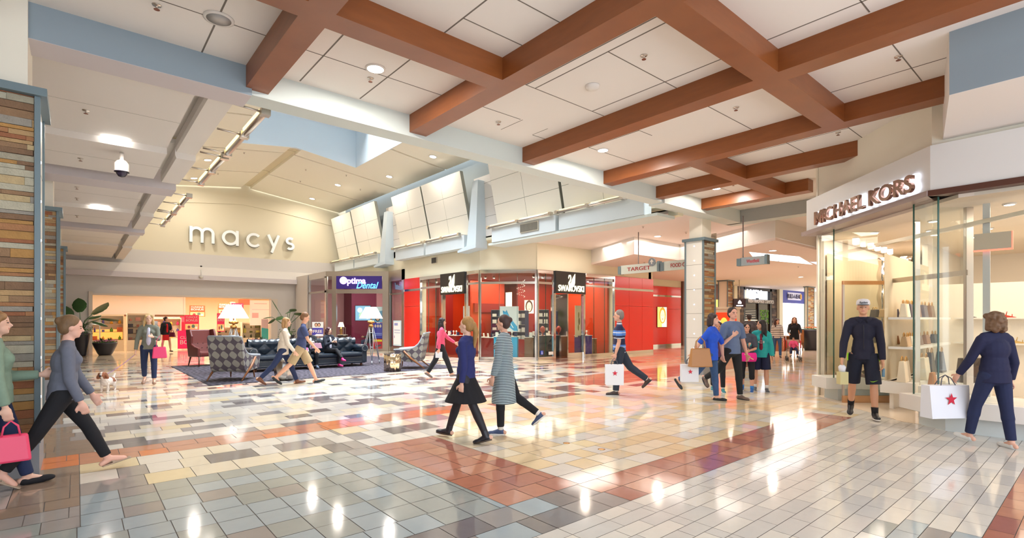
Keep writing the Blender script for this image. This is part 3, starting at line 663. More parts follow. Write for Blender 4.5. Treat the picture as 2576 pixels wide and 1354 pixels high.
# wall show-cases with shelves of small boxes
def showcase(T, w, z0, z1, nsh, label, seed, cols=3):
    o = T.translation; t = thing('wall_showcase', label, 'showcase', (o.x, o.y, 0)); iv = Matrix.Translation((-o.x, -o.y, 0)); rs = random.Random(seed)
    m = M(iv @ T); m.box(-w / 2, w / 2, .18, .2, z0, z1); m.box(-w / 2 - .02, -w / 2, 0, .2, z0, z1); m.box(w / 2, w / 2 + .02, 0, .2, z0, z1); m.build('case', boxd, t)
    m = M(iv @ T)
    for i in range(nsh + 1): z = z0 + i * (z1 - z0) / nsh; m.box(-w / 2, w / 2, .01, .18, z, z + .012)
    m.build('shelf', steel, t)
    for i in range(nsh):
        z = z0 + i * (z1 - z0) / nsh + .013; hh = (z1 - z0) / nsh * .6
        for j in range(cols):
            x = -w / 2 + (j + .5) * w / cols; s = w / cols * .36; q = M(T @ TT(x, .09, z)); q.box(-s, s, -.04, .04, 0, hh * rs.uniform(.6, 1))
            bw = rs.random() < .75; tag(q.build('gift_box', boxw if bw else boxd), '%s box on the %s shelf in %s' % ('white' if bw else 'navy', ('lowest', 'second', 'third', 'top')[i], label), 'box', 'boxes in ' + label)
showcase(FL @ TT(3.9, 2.6, 0), .8, .75, 1.95, 4, 'the blue-backed showcase under the left swan sign', 2)
showcase(FL @ TT(5.7, 2.2, 0), .9, .75, 1.95, 4, 'the showcase left of the corner window', 3)
showcase(FCc @ TT(.35, 2.9, 0), .5, .8, 2.0, 4, 'the showcase with a star behind the corner window', 4, 2)
showcase(FCc @ TT(2.4, 2.6, 0), .45, .8, 2.0, 4, 'the showcase on the right in the corner window', 5, 2)
poster('hanging_banner', FCc @ TT(1.1, .45, 1.6), .74, 1.0, [((60, 170, 220), [(.15, .84), (.2, .60), (.16, .3), (.5, .18), (.75, .03), (.97, .03), (.93, .2), (.55, .55), (.36, .86), (.3, .78)]), ((235, 250, 255), [(.3, .6), (.7, .14), (.74, .15), (.36, .64)])], 'white banner with a flowing blue ribbon hanging in the corner window', 'banner', None)
poster('hanging_banner', FL @ TT(4.1, .7, 1.5), .45, 1.3, [((190, 190, 188), [(.3, .2), (.7, .25), (.6, .8), (.4, .75)])], 'tall narrow white banner in the left swan doorway', 'banner')
poster('hanging_banner', FRt @ TT(2.95, .55, 1.5), .45, 1.35, [((150, 130, 70), circ(.5, .7, .1)), ((110, 90, 40), circ(.55, .5, .12)), ((150, 130, 70), circ(.45, .3, .1))], 'cream banner with gold drawings in the window left of the red wall', 'banner', None, 0, (226, 214, 180))
poster('lit_picture', FCc @ TT(1.75, 3.4, 2.15), .42, .6, face_shapes(.5, .5, 1.1, (60, 30, 20)), 'small lit portrait at the back of the corner shop', 'light box', None, 1.2, (250, 220, 180))
poster('lit_picture', FL @ TT(5.0, 2.3, 2.2), .4, 1.1, [((255, 226, 190), [(.1, .1), (.9, .1), (.9, .9), (.1, .9)])], 'tall glowing panel inside the left swan doorway', 'light box', None, 1.5, (255, 236, 200))
m = M(FCc @ TT(1.5, 1.4, 2.5)); 
for k in range(40): a_ = k * .5; m.ell((.16 * math.cos(a_), .16 * math.sin(a_), .7 - k * .018), (.016, .016, .016), 6, 4)
tag(m.build('crystal_spiral', chrome), 'spiral string of crystals hanging in the corner window', 'hanging ornament')
m = M(FRt @ TT(1.15, .9, 0)); m.lathe([(.05, .92), (.02, .96), (.015, 1.0), (.1, 1.1), (.11, 1.22), (.04, 1.3), (.001, 1.31)], 10); tag(m.build('bust_stand', mat('rosy_bust', rgb(190, 90, 80), .4)), 'rosy oval necklace bust on the long dark counter', 'bust')

# ---------------------------------------------------------------- dental shop
KS = Matrix.Scale(1.2526, 4)   # the dental shop's modules are 1.25 m wide
OL, OD, OR = frame(9.47, 27.9, 0, -1, -.399) @ KS, frame(9.48, 25.49, .762, -.648, -.399) @ KS, frame(11.88, 23.45, 0, -1, -.399) @ KS
B0 = .3187
ot = thing('storefront', 'brushed steel and glass shop front of the dental office with angled doors', 'shop front', (9.48, 25.49, 0)); iv = Matrix.Translation((-9.48, -25.49, 0))
mf, mg = M(), M()
mf.T = iv @ OL; mf.box(0, 1.95, -.02, .06, 3.25, 3.5); mf.box(0, 1.95, -.02, .06, 2.66, 2.74); mf.box(0, .07, -.02, .06, B0, 3.3); mf.box(1.84, 1.95, -.02, .06, B0, 3.3); mf.box(0, 1.95, -.02, .06, B0, .42)
mg.T = iv @ OL; mg.box(.07, 1.84, .0, .01, .42, 3.25)
mf.build('frame', steel, ot); mg.build('pane', [gl], ot); mf, mg = M(), M()
mf.T = iv @ OD; mf.box(0, 2.52, -.03, .1, 3.3, 3.5); mf.box(0, 2.52, -.02, .08, 2.62, 2.78); mf.box(0, .06, -.02, .06, B0, 3.3); mf.box(.25, .42, -.03, .1, B0, 3.3); mf.box(2.26, 2.52, -.03, .1, B0, 3.3); mf.box(0, .3, -.02, .06, B0, .42); mf.box(.42, 2.26, -.02, .06, B0, .4)
mg.T = iv @ OD; mg.box(.06, .25, .0, .01, .42, 3.3); mg.box(.44, 1.1, .02, .03, .4, 2.62); mg.box(1.12, 2.24, .02, .03, .4, 2.62)
mf.box(.70, .715, -.05, -.035, .95, 1.25); mf.box(.78, .795, -.05, -.035, .95, 1.25); mf.box(.70, .795, -.05, -.035, .93, .95); mf.box(.70, .795, -.05, -.035, 1.25, 1.27)
mf.build('frame', steel, ot); mg.build('pane', [gl], ot); mf, mg = M(), M()
mf.T = iv @ OR; mf.box(0, 1.26, -.03, .08, 3.1, 3.5); mf.box(.0, .1, -.03, .08, B0, 3.1); mf.box(1.1, 1.26, -.03, .08, B0, 3.5); mf.box(0, 1.26, -.02, .06, 2.55, 2.62); mf.box(0, 1.26, -.02, .06, B0, .5)
mg.T = iv @ OR; mg.box(.1, 1.1, 0, .01, .5, 3.1)
mf.build('frame', steel, ot); mg.build('pane', [gl], ot)
m = M(); m.prism([(9.5, 27.9), (9.5, 25.55), (11.9, 23.5), (11.95, 21.95), (17, 21.95), (17, 29.9), (9.5, 29.9)], 3.88, 3.97); m.T = Matrix(); st(m.build('ceiling', white))
m = M(); m.prism([(9.5, 27.9), (9.5, 25.55), (11.9, 23.5), (11.95, 21.95), (17, 21.95), (17, 29.4), (9.5, 29.4)], .001, .008); st(m.build('floor', mat('office_floor', rgb(120, 84, 74), .2)))
burg = mat('burgundy_wall', rgb(126, 40, 74), .6); pink = mat('dusty_pink_wall', rgb(196, 140, 146), .6)
m = M(); m.box(9.5, 12.1, 29.4, 29.5, 0, 3.9, 1); m.box(12.1, 14.7, 28.3, 28.4, 0, 3.9, 0); m.box(12.0, 12.1, 28.3, 29.5, 0, 3.9, 0); m.box(9.4, 9.5, 27.95, 29.9, 0, 3.97, 2); m.box(14.7, 14.8, 22, 28.4, 0, 3.9, 1); m.box(13.5, 14.7, 28.2, 28.3, 0, 3.9, 1); m.box(12.3, 14.7, 21.98, 22.05, 0, 3.9, 3); st(m.build('wall_back', [burg, pink, lobby, dark]))
area('shop_light', (12.2, 25.8, 3.85), 2.4, 2.4, 120, (1, .86, .8))
o = (OD @ TT(1.34, -.06, 2.8)).translation; t = thing('shop_sign', 'dark purple illuminated sign of the dental office', 'sign', o.to_tuple()); iv2 = Matrix.Translation(-o)
m = M(iv2 @ OD); m.box(.43, 2.25, -.06, .0, 2.8, 3.31); m.build('sign_box', mat('sign_purple', rgb(58, 40, 124), .3), t)
ve = emit('violet_glow', (.72, .52, 1, 1), 1.0); ce = emit('cyan_glow', (.15, .62, 1, 1), 1.0)
m = M(iv2 @ OD @ TT(.72, -.07, 3.13)); m.lathe([(.001, -.015), (.15, -.012), (.15, .012), (.001, .015)], 24); 
for i, v in enumerate(m.v): 
    p = (iv2 @ OD @ TT(.72, -.07, 3.13)).inverted() @ Vector(v); m.v[i] = tuple(iv2 @ OD @ TT(.72, -.07, 3.13) @ Vector((p.x, p.z, p.y)))
m.build('round_letter', ve, t)
text('lettering', 'ptima', ve, .74, .32, iv2 @ OD @ TT(1.24, -.07, 3.08), t, .02, .03)
text('lettering', 'Dental', ce, .88, .26, iv2 @ OD @ TT(1.68, -.085, 2.94), t, .02, .01, .35)
poster('television', OD @ TT(1.1, 1.3, 1.85), .64, .62, [((240, 244, 255), circ(.3, .7, .18)), ((200, 236, 210), circ(.45, .35, .22)), ((250, 250, 255), circ(.7, .55, .16)), ((240, 250, 250), circ(.8, .25, .16))], 'square wall screen showing pale flowers inside the dental office', 'television', dark, .55, (150, 200, 236))
poster('window_poster', OD @ TT(-.28, -.12, 1.2), .44, .56, face_shapes(.36, .78, .42, asp=.8) + face_shapes(.62, .78, .42, (40, 30, 24), asp=.8) + [((70, 60, 170), [(0, .08), (1, .08), (1, .58), (0, .58)]), ((240, 240, 250), [(.1, 0), (1, 0), (1, .14), (.4, .16)])], 'white and violet poster with two smiling faces reading FREE', 'poster')
text('poster_word', 'FREE', white, .36, .12, OD @ TT(-.28, -.135, 1.11), bpy.data.objects['window_poster'], .003, .02)
wp = bpy.data.objects['window_poster']; p_ = (OD @ TT(-.28, -.09, 0)).translation; m = M(); m.box(p_.x - .015, p_.x + .015, p_.y - .015, p_.y + .015, 0, 1.2); m.box(p_.x - .16, p_.x + .16, p_.y - .16, p_.y + .16, 0, .02); m.build('stand', steel, wp)
pp = poster('standing_poster', OD @ TT(2.02, .1, 1.78), .42, .62, [((120, 170, 210), [(0, 0), (1, 0), (1, .75), (0, .6)])] + face_shapes(.55, .35, .8, (20, 20, 24)), 'pale blue poster with a dark-haired face on the dental office glass', 'poster', None, 0, (220, 232, 240))
poster('standing_poster', OD @ TT(2.05, .1, 1.13), .40, .62, [((226, 190, 170), circ(.25, .8, .1)), ((226, 190, 170), circ(.5, .8, .1)), ((226, 190, 170), circ(.75, .8, .1)), ((160, 170, 240), [(.1, .3), (.9, .3), (.9, .34), (.1, .34)]), ((160, 170, 240), [(.1, .2), (.9, .2), (.9, .24), (.1, .24)])], 'violet-blue poster with a row of faces behind the right tripod lamp', 'poster', None, 0, (66, 60, 170))
pr = poster('standing_poster', OD @ TT(2.05, .08, .5), .42, .6, [((250, 220, 40), [(.1, .82), (.9, .82), (.9, .95), (.1, .95)]), ((60, 60, 70), [(.2, .5), (.8, .65), (.85, .55), (.3, .4)]), ((230, 230, 230), [(.4, .3), (.9, .35), (.85, .3), (.4, .26)])], 'red poster with yellow heading and a car key, low on the dental office door', 'poster', None, 0, (214, 24, 44))
poster('notice_board', OR @ TT(.75, -.03, 1.05), .62, .98, [((250, 250, 250), [(.05, .05), (.95, .05), (.95, .95), (.05, .95)]), ((150, 150, 200), [(.15, .8), (.6, .8), (.6, .9), (.15, .9)]), ((200, 160, 190), circ(.15, .35, .06)), ((190, 190, 210), [(.15, .6), (.9, .6), (.9, .64), (.15, .64)]), ((190, 190, 210), [(.15, .5), (.9, .5), (.9, .53), (.15, .53)])], 'pale blue notice on the side window of the dental office', 'notice', None, 0, (206, 228, 236))
poster('television', OR @ TT(.75, .8, 2.05), .7, .8, [((20, 40, 90), [(.1, .1), (.9, .2), (.8, .9), (.2, .8)]), ((60, 120, 220), [(.2, .5), (.3, .5), (.35, .8)])], 'dark screen with blue shapes in the side window of the dental office', 'television', None, .25, (20, 26, 44))
shade_e = emit('table_lamp_shade', (1, .84, .6, 1), 3)
def table_lamp(x, y, z, label):
    t = thing('table_lamp', label, 'lamp', (x, y, z)); m = M(); m.lathe([(.16, .42), (.09, .66)], 16, caps=False); m.build('lamp_shade', shade_e, t)
    m = M(); m.lathe([(.07, 0), (.08, .05), (.04, .09), (.1, .2), (.04, .3), (.02, .44)], 14); m.build('base', mat('lamp_brass', rgb(200, 150, 90), .3, 1), t)
a = OL @ TT(1.0, 1.0, 0); p = a.translation
stand(TT(p.x, p.y, 0), .5, .5, .75, mat('dark_side_table', rgb(70, 40, 34), .4), 'side_table', 'dark side table in the left window of the dental office', 'table'); table_lamp(p.x, p.y, .77, 'small cream lamp in the left window of the dental office')
p = (OD @ TT(1.75, 1.3, 0)).translation
stand(TT(p.x, p.y, 0), .5, .5, .72, mat('dark_side_table', rgb(70, 40, 34), .4), 'side_table', 'dark side table deep in the dental office, right of the door handle', 'table'); table_lamp(p.x, p.y, .74, 'small cream lamp behind the right tripod lamp, inside the dental office')

# ---------------------------------------------------------------- department store interior
DX0, DX1, DY0, DY1 = -1.5, 12, 30.3, 39
m = M(); m.box(DX0, DX1, 29.95, DY1, .001, .006); st(m.build('floor', mat('store_tile_beige', rgb(226, 196, 160), .12, var=.04)))
m = M(); m.box(DX0, DX1, DY0, DY1, 3.05, 3.15); st(m.build('ceiling', mat('store_ceiling', rgb(236, 214, 176), .8)))
m = M(); m.box(DX0, DX1, 38.9, 39, 0, 3.1); m.box(DX0 - .1, DX0, 30.3, 39, 0, 3.1); m.box(DX1, DX1 + .1, 30.3, 39, 0, 3.1); m.box(.5, 4.79, 35.6, 35.8, 1.75, 3.1, 1); m.box(4.8, 4.9, 35.6, 39, 0, 3.1, 1)
st(m.build('wall_back', [mat('store_gold_wall', rgb(248, 230, 200), .7), mat('store_white_wall', rgb(250, 238, 222), .7)]))
for i in range(4):
    for j in range(2):
        area('shop_light', (1.0 + i * 2.6, 32.2 + j * 3.6, 3.02), 1.6, .3, 62, (1, .88, .72))
for i, (x, y, L) in enumerate(((1.3, 32, 1.6), (3.4, 31.6, 1.5), (5.6, 32.2, 1.8), (2.6, 33.6, 1.4), (6.9, 33.4, 1.5), (4.6, 34.6, 1.2), (7.6, 31.2, 1.2))):
    m = M(TT(x, y, 3.03)); m.box(-L / 2, L / 2, -.05, .05, 0, .02); tag(m.build('ceiling_strip_lamp', lampw), 'thin ceiling strip lamp inside the department store', 'light fixture', 'ceiling strips inside the department store')
tanw = mat('tan_wood', rgb(206, 166, 118), .5); glow_or = emit('amber_backlit', (1, .5, .1, 1), .7); darkw = mat('cornice_wood', rgb(130, 84, 46), .5)
def dshelf(x, y, w, h, label, cols, seed, nsh=3, glow=False, d=.45):
    t = thing('display_cabinet', label, 'display cabinet', (x, y, 0)); rs = random.Random(seed)
    m = M(); m.box(-w / 2, w / 2, -d / 2, d / 2, 0, .55); m.box(-w / 2, w / 2, d / 2 - .03, d / 2, .55, h); m.box(-w / 2, -w / 2 + .03, -d / 2, d / 2, .55, h); m.box(w / 2 - .03, w / 2, -d / 2, d / 2, .55, h); m.box(-w / 2, w / 2, -d / 2, d / 2, h, h + .08)
    m.build('body', mat('cabinet_cream', rgb(244, 226, 196), .5), t)
    m = M()
    for i in range(nsh): z = .55 + i * (h - .55) / nsh; m.box(-w / 2 + .03, w / 2 - .03, -d / 2, d / 2 - .03, z, z + .015)
    m.build('shelf', glg if not glow else tanw, t)
    if glow: m = M(); m.box(-w / 2 + .04, w / 2 - .04, d / 2 - .04, d / 2 - .031, .6, h * .62); m.build('backlight', glow_or, t)
    for i in range(nsh):
        z = .566 + i * (h - .55) / nsh; n = max(2, int(w / .3))
        for j in range(n):
            c = rs.choice(cols); q = M(TT(x - w / 2 + (j + .5) * w / n, y - .02, z)); hh = rs.uniform(.1, .26); s = rs.uniform(.05, .11)
            if rs.random() < .6: q.box(-s, s, -.05, .05, 0, hh)
            else: q.lathe([(s * .6, 0), (s * .6, hh * .6), (s * .25, hh * .75), (s * .25, hh)], 10)
            cn = {(250, 180, 60): 'amber', (230, 110, 30): 'orange', (120, 110, 190): 'lilac', (120, 180, 60): 'lime', (150, 90, 70): 'brown', (60, 40, 36): 'dark', (214, 150, 130): 'salmon', (220, 60, 110): 'pink', (240, 240, 236): 'white', (150, 50, 90): 'plum', (250, 200, 60): 'yellow', (90, 70, 150): 'violet', (240, 140, 120): 'coral', (60, 50, 46): 'dark', (240, 236, 226): 'white', (190, 170, 90): 'olive gold', (90, 90, 40): 'olive', (180, 170, 80): 'mustard', (60, 60, 40): 'dark olive'}[c]
            lab2 = '%s %s on the %s shelf of the %s' % (cn, 'carton' if len(q.f) == 6 else 'bottle', ('bottom', 'second', 'third', 'top')[i], label.split(' behind')[0].split(' left of')[0].split(' right of')[0])
            tag(q.build('packaged_product', mat('product_%02x%02x%02x' % c, rgb(*c), .4)), lab2, 'product', 'products on the ' + label)
PK = [(220, 60, 110), (240, 240, 236), (150, 50, 90), (250, 200, 60), (90, 70, 150), (240, 140, 120)]
dshelf(1.15, 32.4, 1.3, 1.75, 'amber-lit cabinet behind the tall potted plant', [(250, 180, 60), (230, 110, 30), (120, 110, 190), (120, 180, 60)], 1, 3, True)
dshelf(2.35, 32.0, .9, 1.8, 'tall white cabinet with glass shelves left of the woman with the dog', [(150, 90, 70), (60, 40, 36), (214, 150, 130)], 2, 4)
dshelf(3.7, 34.0, 1.5, 1.6, 'cream cabinet behind the blonde woman', PK, 3, 3)
dshelf(6.6, 32.6, 1.3, 1.1, 'low glass counter left of the left tripod lamp', [(60, 50, 46), (240, 236, 226), (190, 170, 90)], 4, 2)
dshelf(7.5, 31.6, 1.0, 1.35, 'counter with bottles right of the left tripod lamp', [(90, 90, 40), (180, 170, 80), (60, 60, 40)], 5, 3)
m = M(); m.box(.4, 2.9, 35.3, 35.6, 1.75, 1.85); m.box(3.4, 5.4, 35.2, 35.6, 1.75, 1.85); st(m.build('trim_13', darkw))
def flowers(seed, n=18):
    rs = random.Random(seed); out = []
    for i in range(n): c = rs.choice(((150, 90, 190), (230, 230, 250), (90, 60, 150), (220, 130, 190), (120, 110, 210))); out.append((c, circ(rs.uniform(.1, .9), rs.uniform(.1, .9), rs.uniform(.04, .1), 9)))
    return out
poster('wall_picture', TT(3.9, 35.1, 1.25), 1.3, .95, flowers(3), 'large violet and white floral picture behind the blonde woman', 'picture', None, 0, (236, 228, 246))
poster('hanging_banner', TT(4.75, 34.6, 1.2), .5, 1.15, [((230, 90, 110), [(.1, .7), (.9, .7), (.9, .95), (.1, .95)])], 'plain crimson banner left of the woman in the red dress', 'banner', None, 0, (204, 30, 66))
def bonus_sign(x, y, z, w, h, col, label, tsz=1, name='promotional_sign', low=False):
    o = poster(name, TT(x, y, z), w, h, [((236, 190, 120), [(.05, .04), (.95, .04), (.95, .4), (.05, .4)]), ((150, 60, 60), circ(.3, .2, .1)), ((90, 110, 90), circ(.6, .25, .12)), ((250, 240, 220), circ(.8, .15, .08))] if not low else [], label, 'sign', None, .35, col)
    if low:
        text('sign_lettering', 'CLINIQUE', white, w * .82, .17, TT(x, y - .012, z + .1), o, .004, .0); text('sign_lettering', 'BONUS', white, w * .82, .22, TT(x, y - .012, z - .13), o, .004, .0)
    else:
        text('sign_lettering', 'CLINIQUE', white, w * .8, h * .16, TT(x, y - .012, z + h * .34), o, .004, .0); text('sign_lettering', 'BONUS', white, w * .8, h * .16, TT(x, y - .012, z + h * .14), o, .004, .0)
    return o
bonus_sign(4.6, 31.6, .52, 1.2, .95, (222, 24, 84), 'large pink cosmetics sign on the floor behind the woman in the red dress', low=True)
bonus_sign(4.66, 31.8, 1.42, .66, .8, (214, 40, 70), 'red cosmetics sign standing above the large pink one')
bonus_sign(5.1, 33.0, 2.05, .75, .62, (240, 80, 40), 'orange-red hanging cosmetics sign, left one of three')
bonus_sign(6.35, 32.6, 2.2, .62, .62, (240, 80, 40), 'orange-red hanging cosmetics sign, middle one of three')
bonus_sign(6.98, 32.4, 2.13, .62, .76, (204, 30, 70), 'crimson hanging cosmetics sign, right one of three')
bonus_sign(5.95, 31.4, 1.42, .36, 1.0, (214, 40, 80), 'narrow crimson standing sign between the wing chair and the low glass counter')
poster('hanging_sign', TT(7.6, 33.6, 2.62), .62, .34, [], 'plain terracotta sign near the ceiling inside the store', 'sign', None, .2, (190, 80, 44))
poster('store_directory_panel', TT(7.85, 31.0, 1.95), 1.1, 1.4, [((236, 190, 170), [(.1, .62), (.9, .62), (.9, .64), (.1, .64)]), ((236, 170, 150), [(.1, .3), (.4, .3), (.4, .5), (.1, .5)]), ((200, 150, 130), [(.2, .86), (.8, .86), (.8, .88), (.2, .88)])], 'tall pale promotional panel at the right end of the store opening', 'panel', None, .3, (250, 224, 196))
poster('standing_poster', TT(8.0, 30.7, 1.0), .36, 1.2, [((70, 180, 180), [(0, 0), (1, 0), (1, .55), (0, .6)])], 'narrow poster with turquoise lower half at the right end of the store opening', 'poster', None, 0, (220, 190, 190))
m = M(TT(6.9, 33.2, 0)); m.lathe([(.14, 0), (.14, 2.6)], 16); m.lathe([(.16, 1.3), (.16, 1.75)], 16, mi=1); tag(m.build('round_pillar', [mat('store_pillar', rgb(240, 216, 170), .6), emit('pillar_lamp', (1, .8, .45, 1), 2.5)]), 'round pillar with a glowing lamp band inside the department store', 'pillar')
m = M(TT(2.75, 30.6, 0)); m.box(-.02, .02, -.02, .02, .06, 1.5); m.box(-.02, .02, -.3, .3, .06, .1); m.tube([(0, -.3, .04), (.001, -.26, .04)], .04, 8); m.tube([(0, .26, .04), (.001, .3, .04)], .04, 8); m.box(-.3, .3, -.01, .01, 1.2, 1.5)
tag(m.build('garment_stand', steel), 'slim white wheeled sign stand at the store entrance', 'stand')
m = M(TT(.8, 30.15, 0)); m.box(-.02, .02, -.02, .02, 0, 1.75); tag(m.build('security_post', white), 'thin white post in front of the amber cabinet by the potted plant', 'post')

# ---------------------------------------------------------------- corner leather-goods shop on the right (diagonal entrance)
KD = frame(11.44, 3.99, -.691, -.723); KR = frame(9.23, 1.68, 0, -1)
m = M(KD); m.box(-.2, 3.2, .0, .35, 3.41, 4.05, 0); m.box(-.32, 3.2, -.05, .4, 3.33, 3.41, 1)
m.T = KR; m.box(0, 6, 0, .35, 3.41, 4.05, 0); m.box(-.02, 6, -.03, .4, 3.33, 3.41, 2)
st(m.build('trim_14', [mat('fascia_white', rgb(222, 220, 218), .5), mat('fascia_lip', rgb(150, 130, 126), .4), mat('fascia_brown_lip', rgb(84, 48, 36), .4)]))
m = M(KD); m.box(-.25, 3.25, .22, .4, 4.05, 4.9); m.T = Matrix(); m.prism([(11.74, 4.0), (11.7, 3.96), (16, 3.96), (16, 4.0)], 0, 4.9)
m.T = KR; m.box(0, 6, .1, .4, 4.05, 4.9)
st(m.build('wall_right', cream2))
m = M(); m.box(7.53, 9.4, -4, 1.2, 4.12, 4.84, 0); m.box(7.529, 7.53, -4, 1.2, 4.125, 4.84, 1); m.prism([(9.4, 1.2), (7.53, 1.2), (9.3, 1.55), (9.5, 1.6)], 4.12, 4.84, 0); st(m.build('trim_15', [white, bluegrey]))
kt = thing('store_sign_letters', 'polished metal capital lettering with white halo light on the slanted shop fascia', 'sign', (10.4, 2.7, 3.55)); ik = Matrix.Translation((-10.4, -2.7, -3.55))
brz = mat('sign_bronze', rgb(176, 140, 124), .15, 1); halo = emit('letter_halo', (.86, .9, 1, 1), 1.6)
text('lettering', 'MICHAEL', brz, 1.56, .26, ik @ KD @ TT(1.09, -.09, 3.58), kt, .05, .02); text('lettering', 'KORS', brz, 1.0, .26, ik @ KD @ TT(2.5, -.09, 3.58), kt, .05, .02)
text('halo', 'MICHAEL', halo, 1.60, .29, ik @ KD @ TT(1.10, -.035, 3.58), kt, .01, .045); text('halo', 'KORS', halo, 1.03, .29, ik @ KD @ TT(2.51, -.035, 3.58), kt, .01, .045)
# raised white display plinths
deck = mat('deck_white', rgb(240, 236, 230), .3)
m = M()
def plinth(poly, inset, label):
    o = poly[0]; t = thing('window_plinth', label, 'plinth', (o[0], o[1], 0)); L = [(x - o[0], y - o[1]) for x, y in poly]; S_ = [(x - o[0], y - o[1]) for x, y in inset]
    m = M(); m.prism(L, .23, .45); m.build('box', deck, t, bevel=.004); m = M(); m.prism(S_, 0, .23); m.build('foot', mat('plinth_foot', rgb(214, 220, 220), .5), t); return t
def kd(t, d): p = KD @ Vector((t, d, 0)); return (p.x, p.y)
plinth([kd(0, 0), kd(.53, 0), kd(.53, .55), kd(.95, 1.9), kd(0, 1.6)], [kd(.1, .2), kd(.48, .25), kd(.48, .6), kd(.9, 1.8), kd(.05, 1.6)], 'white raised display plinth on the left of the diagonal shop entrance')
plinth([kd(2.56, 0), kd(3.2, 0), (9.23, -3), (10.2, -3), (10.3, 1.0), kd(2.56, .9)], [kd(2.72, .18), kd(3.2, .2), (9.45, -3), (10.1, -3), (10.2, 1.0), kd(2.72, .9)], 'long white raised display plinth behind the woman with the big star bag')
kg = thing('shop_glazing', 'tall frameless glass panes of the corner shop on the right', 'glazing', (10.4, 2.7, 0)); ig = Matrix.Translation((-10.4, -2.7, 0))
m = M(ig @ KD); m.box(.12, .55, .13, .142, .45, 3.33, 0); m.box(.544, .552, .125, .147, .45, 3.33, 1); m.box(.55, .56, .13, .95, .45, 3.33, 0)
m.box(2.68, 3.16, .13, .142, .45, 3.33, 0); m.box(2.674, 2.682, .125, .147, .45, 3.33, 1); m.box(2.67, 2.68, .13, .9, .45, 3.33, 0); m.box(3.155, 3.163, .125, .147, .45, 3.33, 1)
m.T = ig @ KR; m.box(.0, 5, .15, .162, .45, 3.33, 0); m.build('pane', [glg, gledge], kg)
m = M(ig @ KD); m.box(1.05, 2.7, .9, .95, 2.25, 2.33); m.box(.56, 3.6, .9, .97, 2.98, 3.04); m.box(1.56, 1.62, .9, .98, 0, 3.3, 0); m.box(2.62, 2.68, .9, 1.0, 0, 3.3, 0); m.build('rail', steel, kg); m = M(ig); m.box(10.15, 10.19, 1.16, 1.24, .45, 3.3, 0); m.build('mullion', mat('satin_silver', rgb(206, 206, 204), .4), kg)
dt = thing('glass_door', 'open glass door with bronze bottom rail behind the man in the white cap', 'door', (11.0, 3.35, 0)); 
DF = frame(0, 0, .762, -.648)
m = M(DF @ TT(.05, 0, 0)); m.box(0, 1.03, -.02, .02, 0, .14); m.box(0, 1.03, -.02, .02, 2.24, 2.31); m.build('rail', mat('rose_bronze', rgb(214, 168, 130), .25, 1), dt)
m = M(DF @ TT(.05, 0, 0)); m.box(0, .03, -.02, .02, .14, 2.24); m.box(1.0, 1.03, -.02, .02, .14, 2.24); m.build('stile', steel, dt)
m = M(DF @ TT(.05, 0, 0)); m.box(.03, 1.0, -.006, .006, .14, 2.24); m.build('pane', glg, dt)
# interior
m = M(); m.prism([kd(.5, .05), kd(2.6, .05), kd(2.9, .3), (9.6, -5), (18.5, -5), (18.5, 3.95), (11.7, 3.95)], .001, .006); st(m.build('floor', mat('pale_store_floor', rgb(240, 222, 200), .12)))
m = M(); m.prism([kd(-.1, .3), kd(3.3, .3), (9.5, -5), (18.5, -5), (18.5, 3.9), (11.7, 3.95)], 3.28, 3.33); st(m.build('ceiling', mat('store_ceiling_white', rgb(240, 226, 210), .7)))
sw = mat('store_white', rgb(248, 238, 226), .6)
m = M(); m.box(18.4, 18.5, -5, 3.9, 0, 3.3); m.box(11.8, 18.5, 3.88, 3.95, 0, 3.27); m.box(9.5, 18.5, -5.1, -5, 0, 3.3); m.box(14.6, 18.4, 2.7, 2.8, 0, 3.3); st(m.build('wall_back', sw))
for a in ((12.0, 3.1, 1.2, 1.0, 24), (11.5, 1.2, 2.2, 2.2, 50), (15, .5, 3, 3, 70), (10.4, -1.0, 1.0, 2.5, 28), (14.6, 3.2, 3, .8, 26)): area('shop_light', (a[0], a[1], 3.26), a[2], a[3], a[4], (1, .86, .70))
khaki = mat('khaki_slat_curtain', rgb(220, 204, 174), .5, bump=0)
def curtain(p, q, z0, z1, label):
    p, q = Vector((*p, 0)), Vector((*q, 0)); L = (q - p).length; T = frame(p.x, p.y, (q - p).x, (q - p).y); n = int(L / .05); m = M(T)
    for i in range(n): m.prism([(i * L / n, .0), ((i + .5) * L / n, -.018), ((i + 1) * L / n, .0), ((i + .5) * L / n, .01)], z0, z1)
    tag(m.build('slatted_curtain', khaki), label, 'curtain')
curtain((11.85, 3.84), (17.2, 3.84), .45, 2.95, 'khaki slatted curtain behind the left display window of the corner shop')
curtain((10.9, 2.62), (14.4, 2.66), .5, 2.75, 'long khaki slatted curtain behind the handbag shelves')
m = M(); prof = []
for k in range(30): z = .5 + k * .085; prof.append((.10 + .02 * math.sin(k * 1.1), z))
mx_, my_ = (13.8, 3.35)
m.lathe(prof, 18, (mx_, my_, 0)); tag(m.build('mirror_column', chrome), 'wavy mirrored column inside the corner shop, left of the man\'s cap', 'column')
m = M(); mx_, my_ = (13.9, 2.95); m.lathe(prof, 18, (mx_, my_, 0)); tag(m.build('mirror_column', chrome), 'wavy mirrored column inside the corner shop, right of the man\'s cap', 'column')
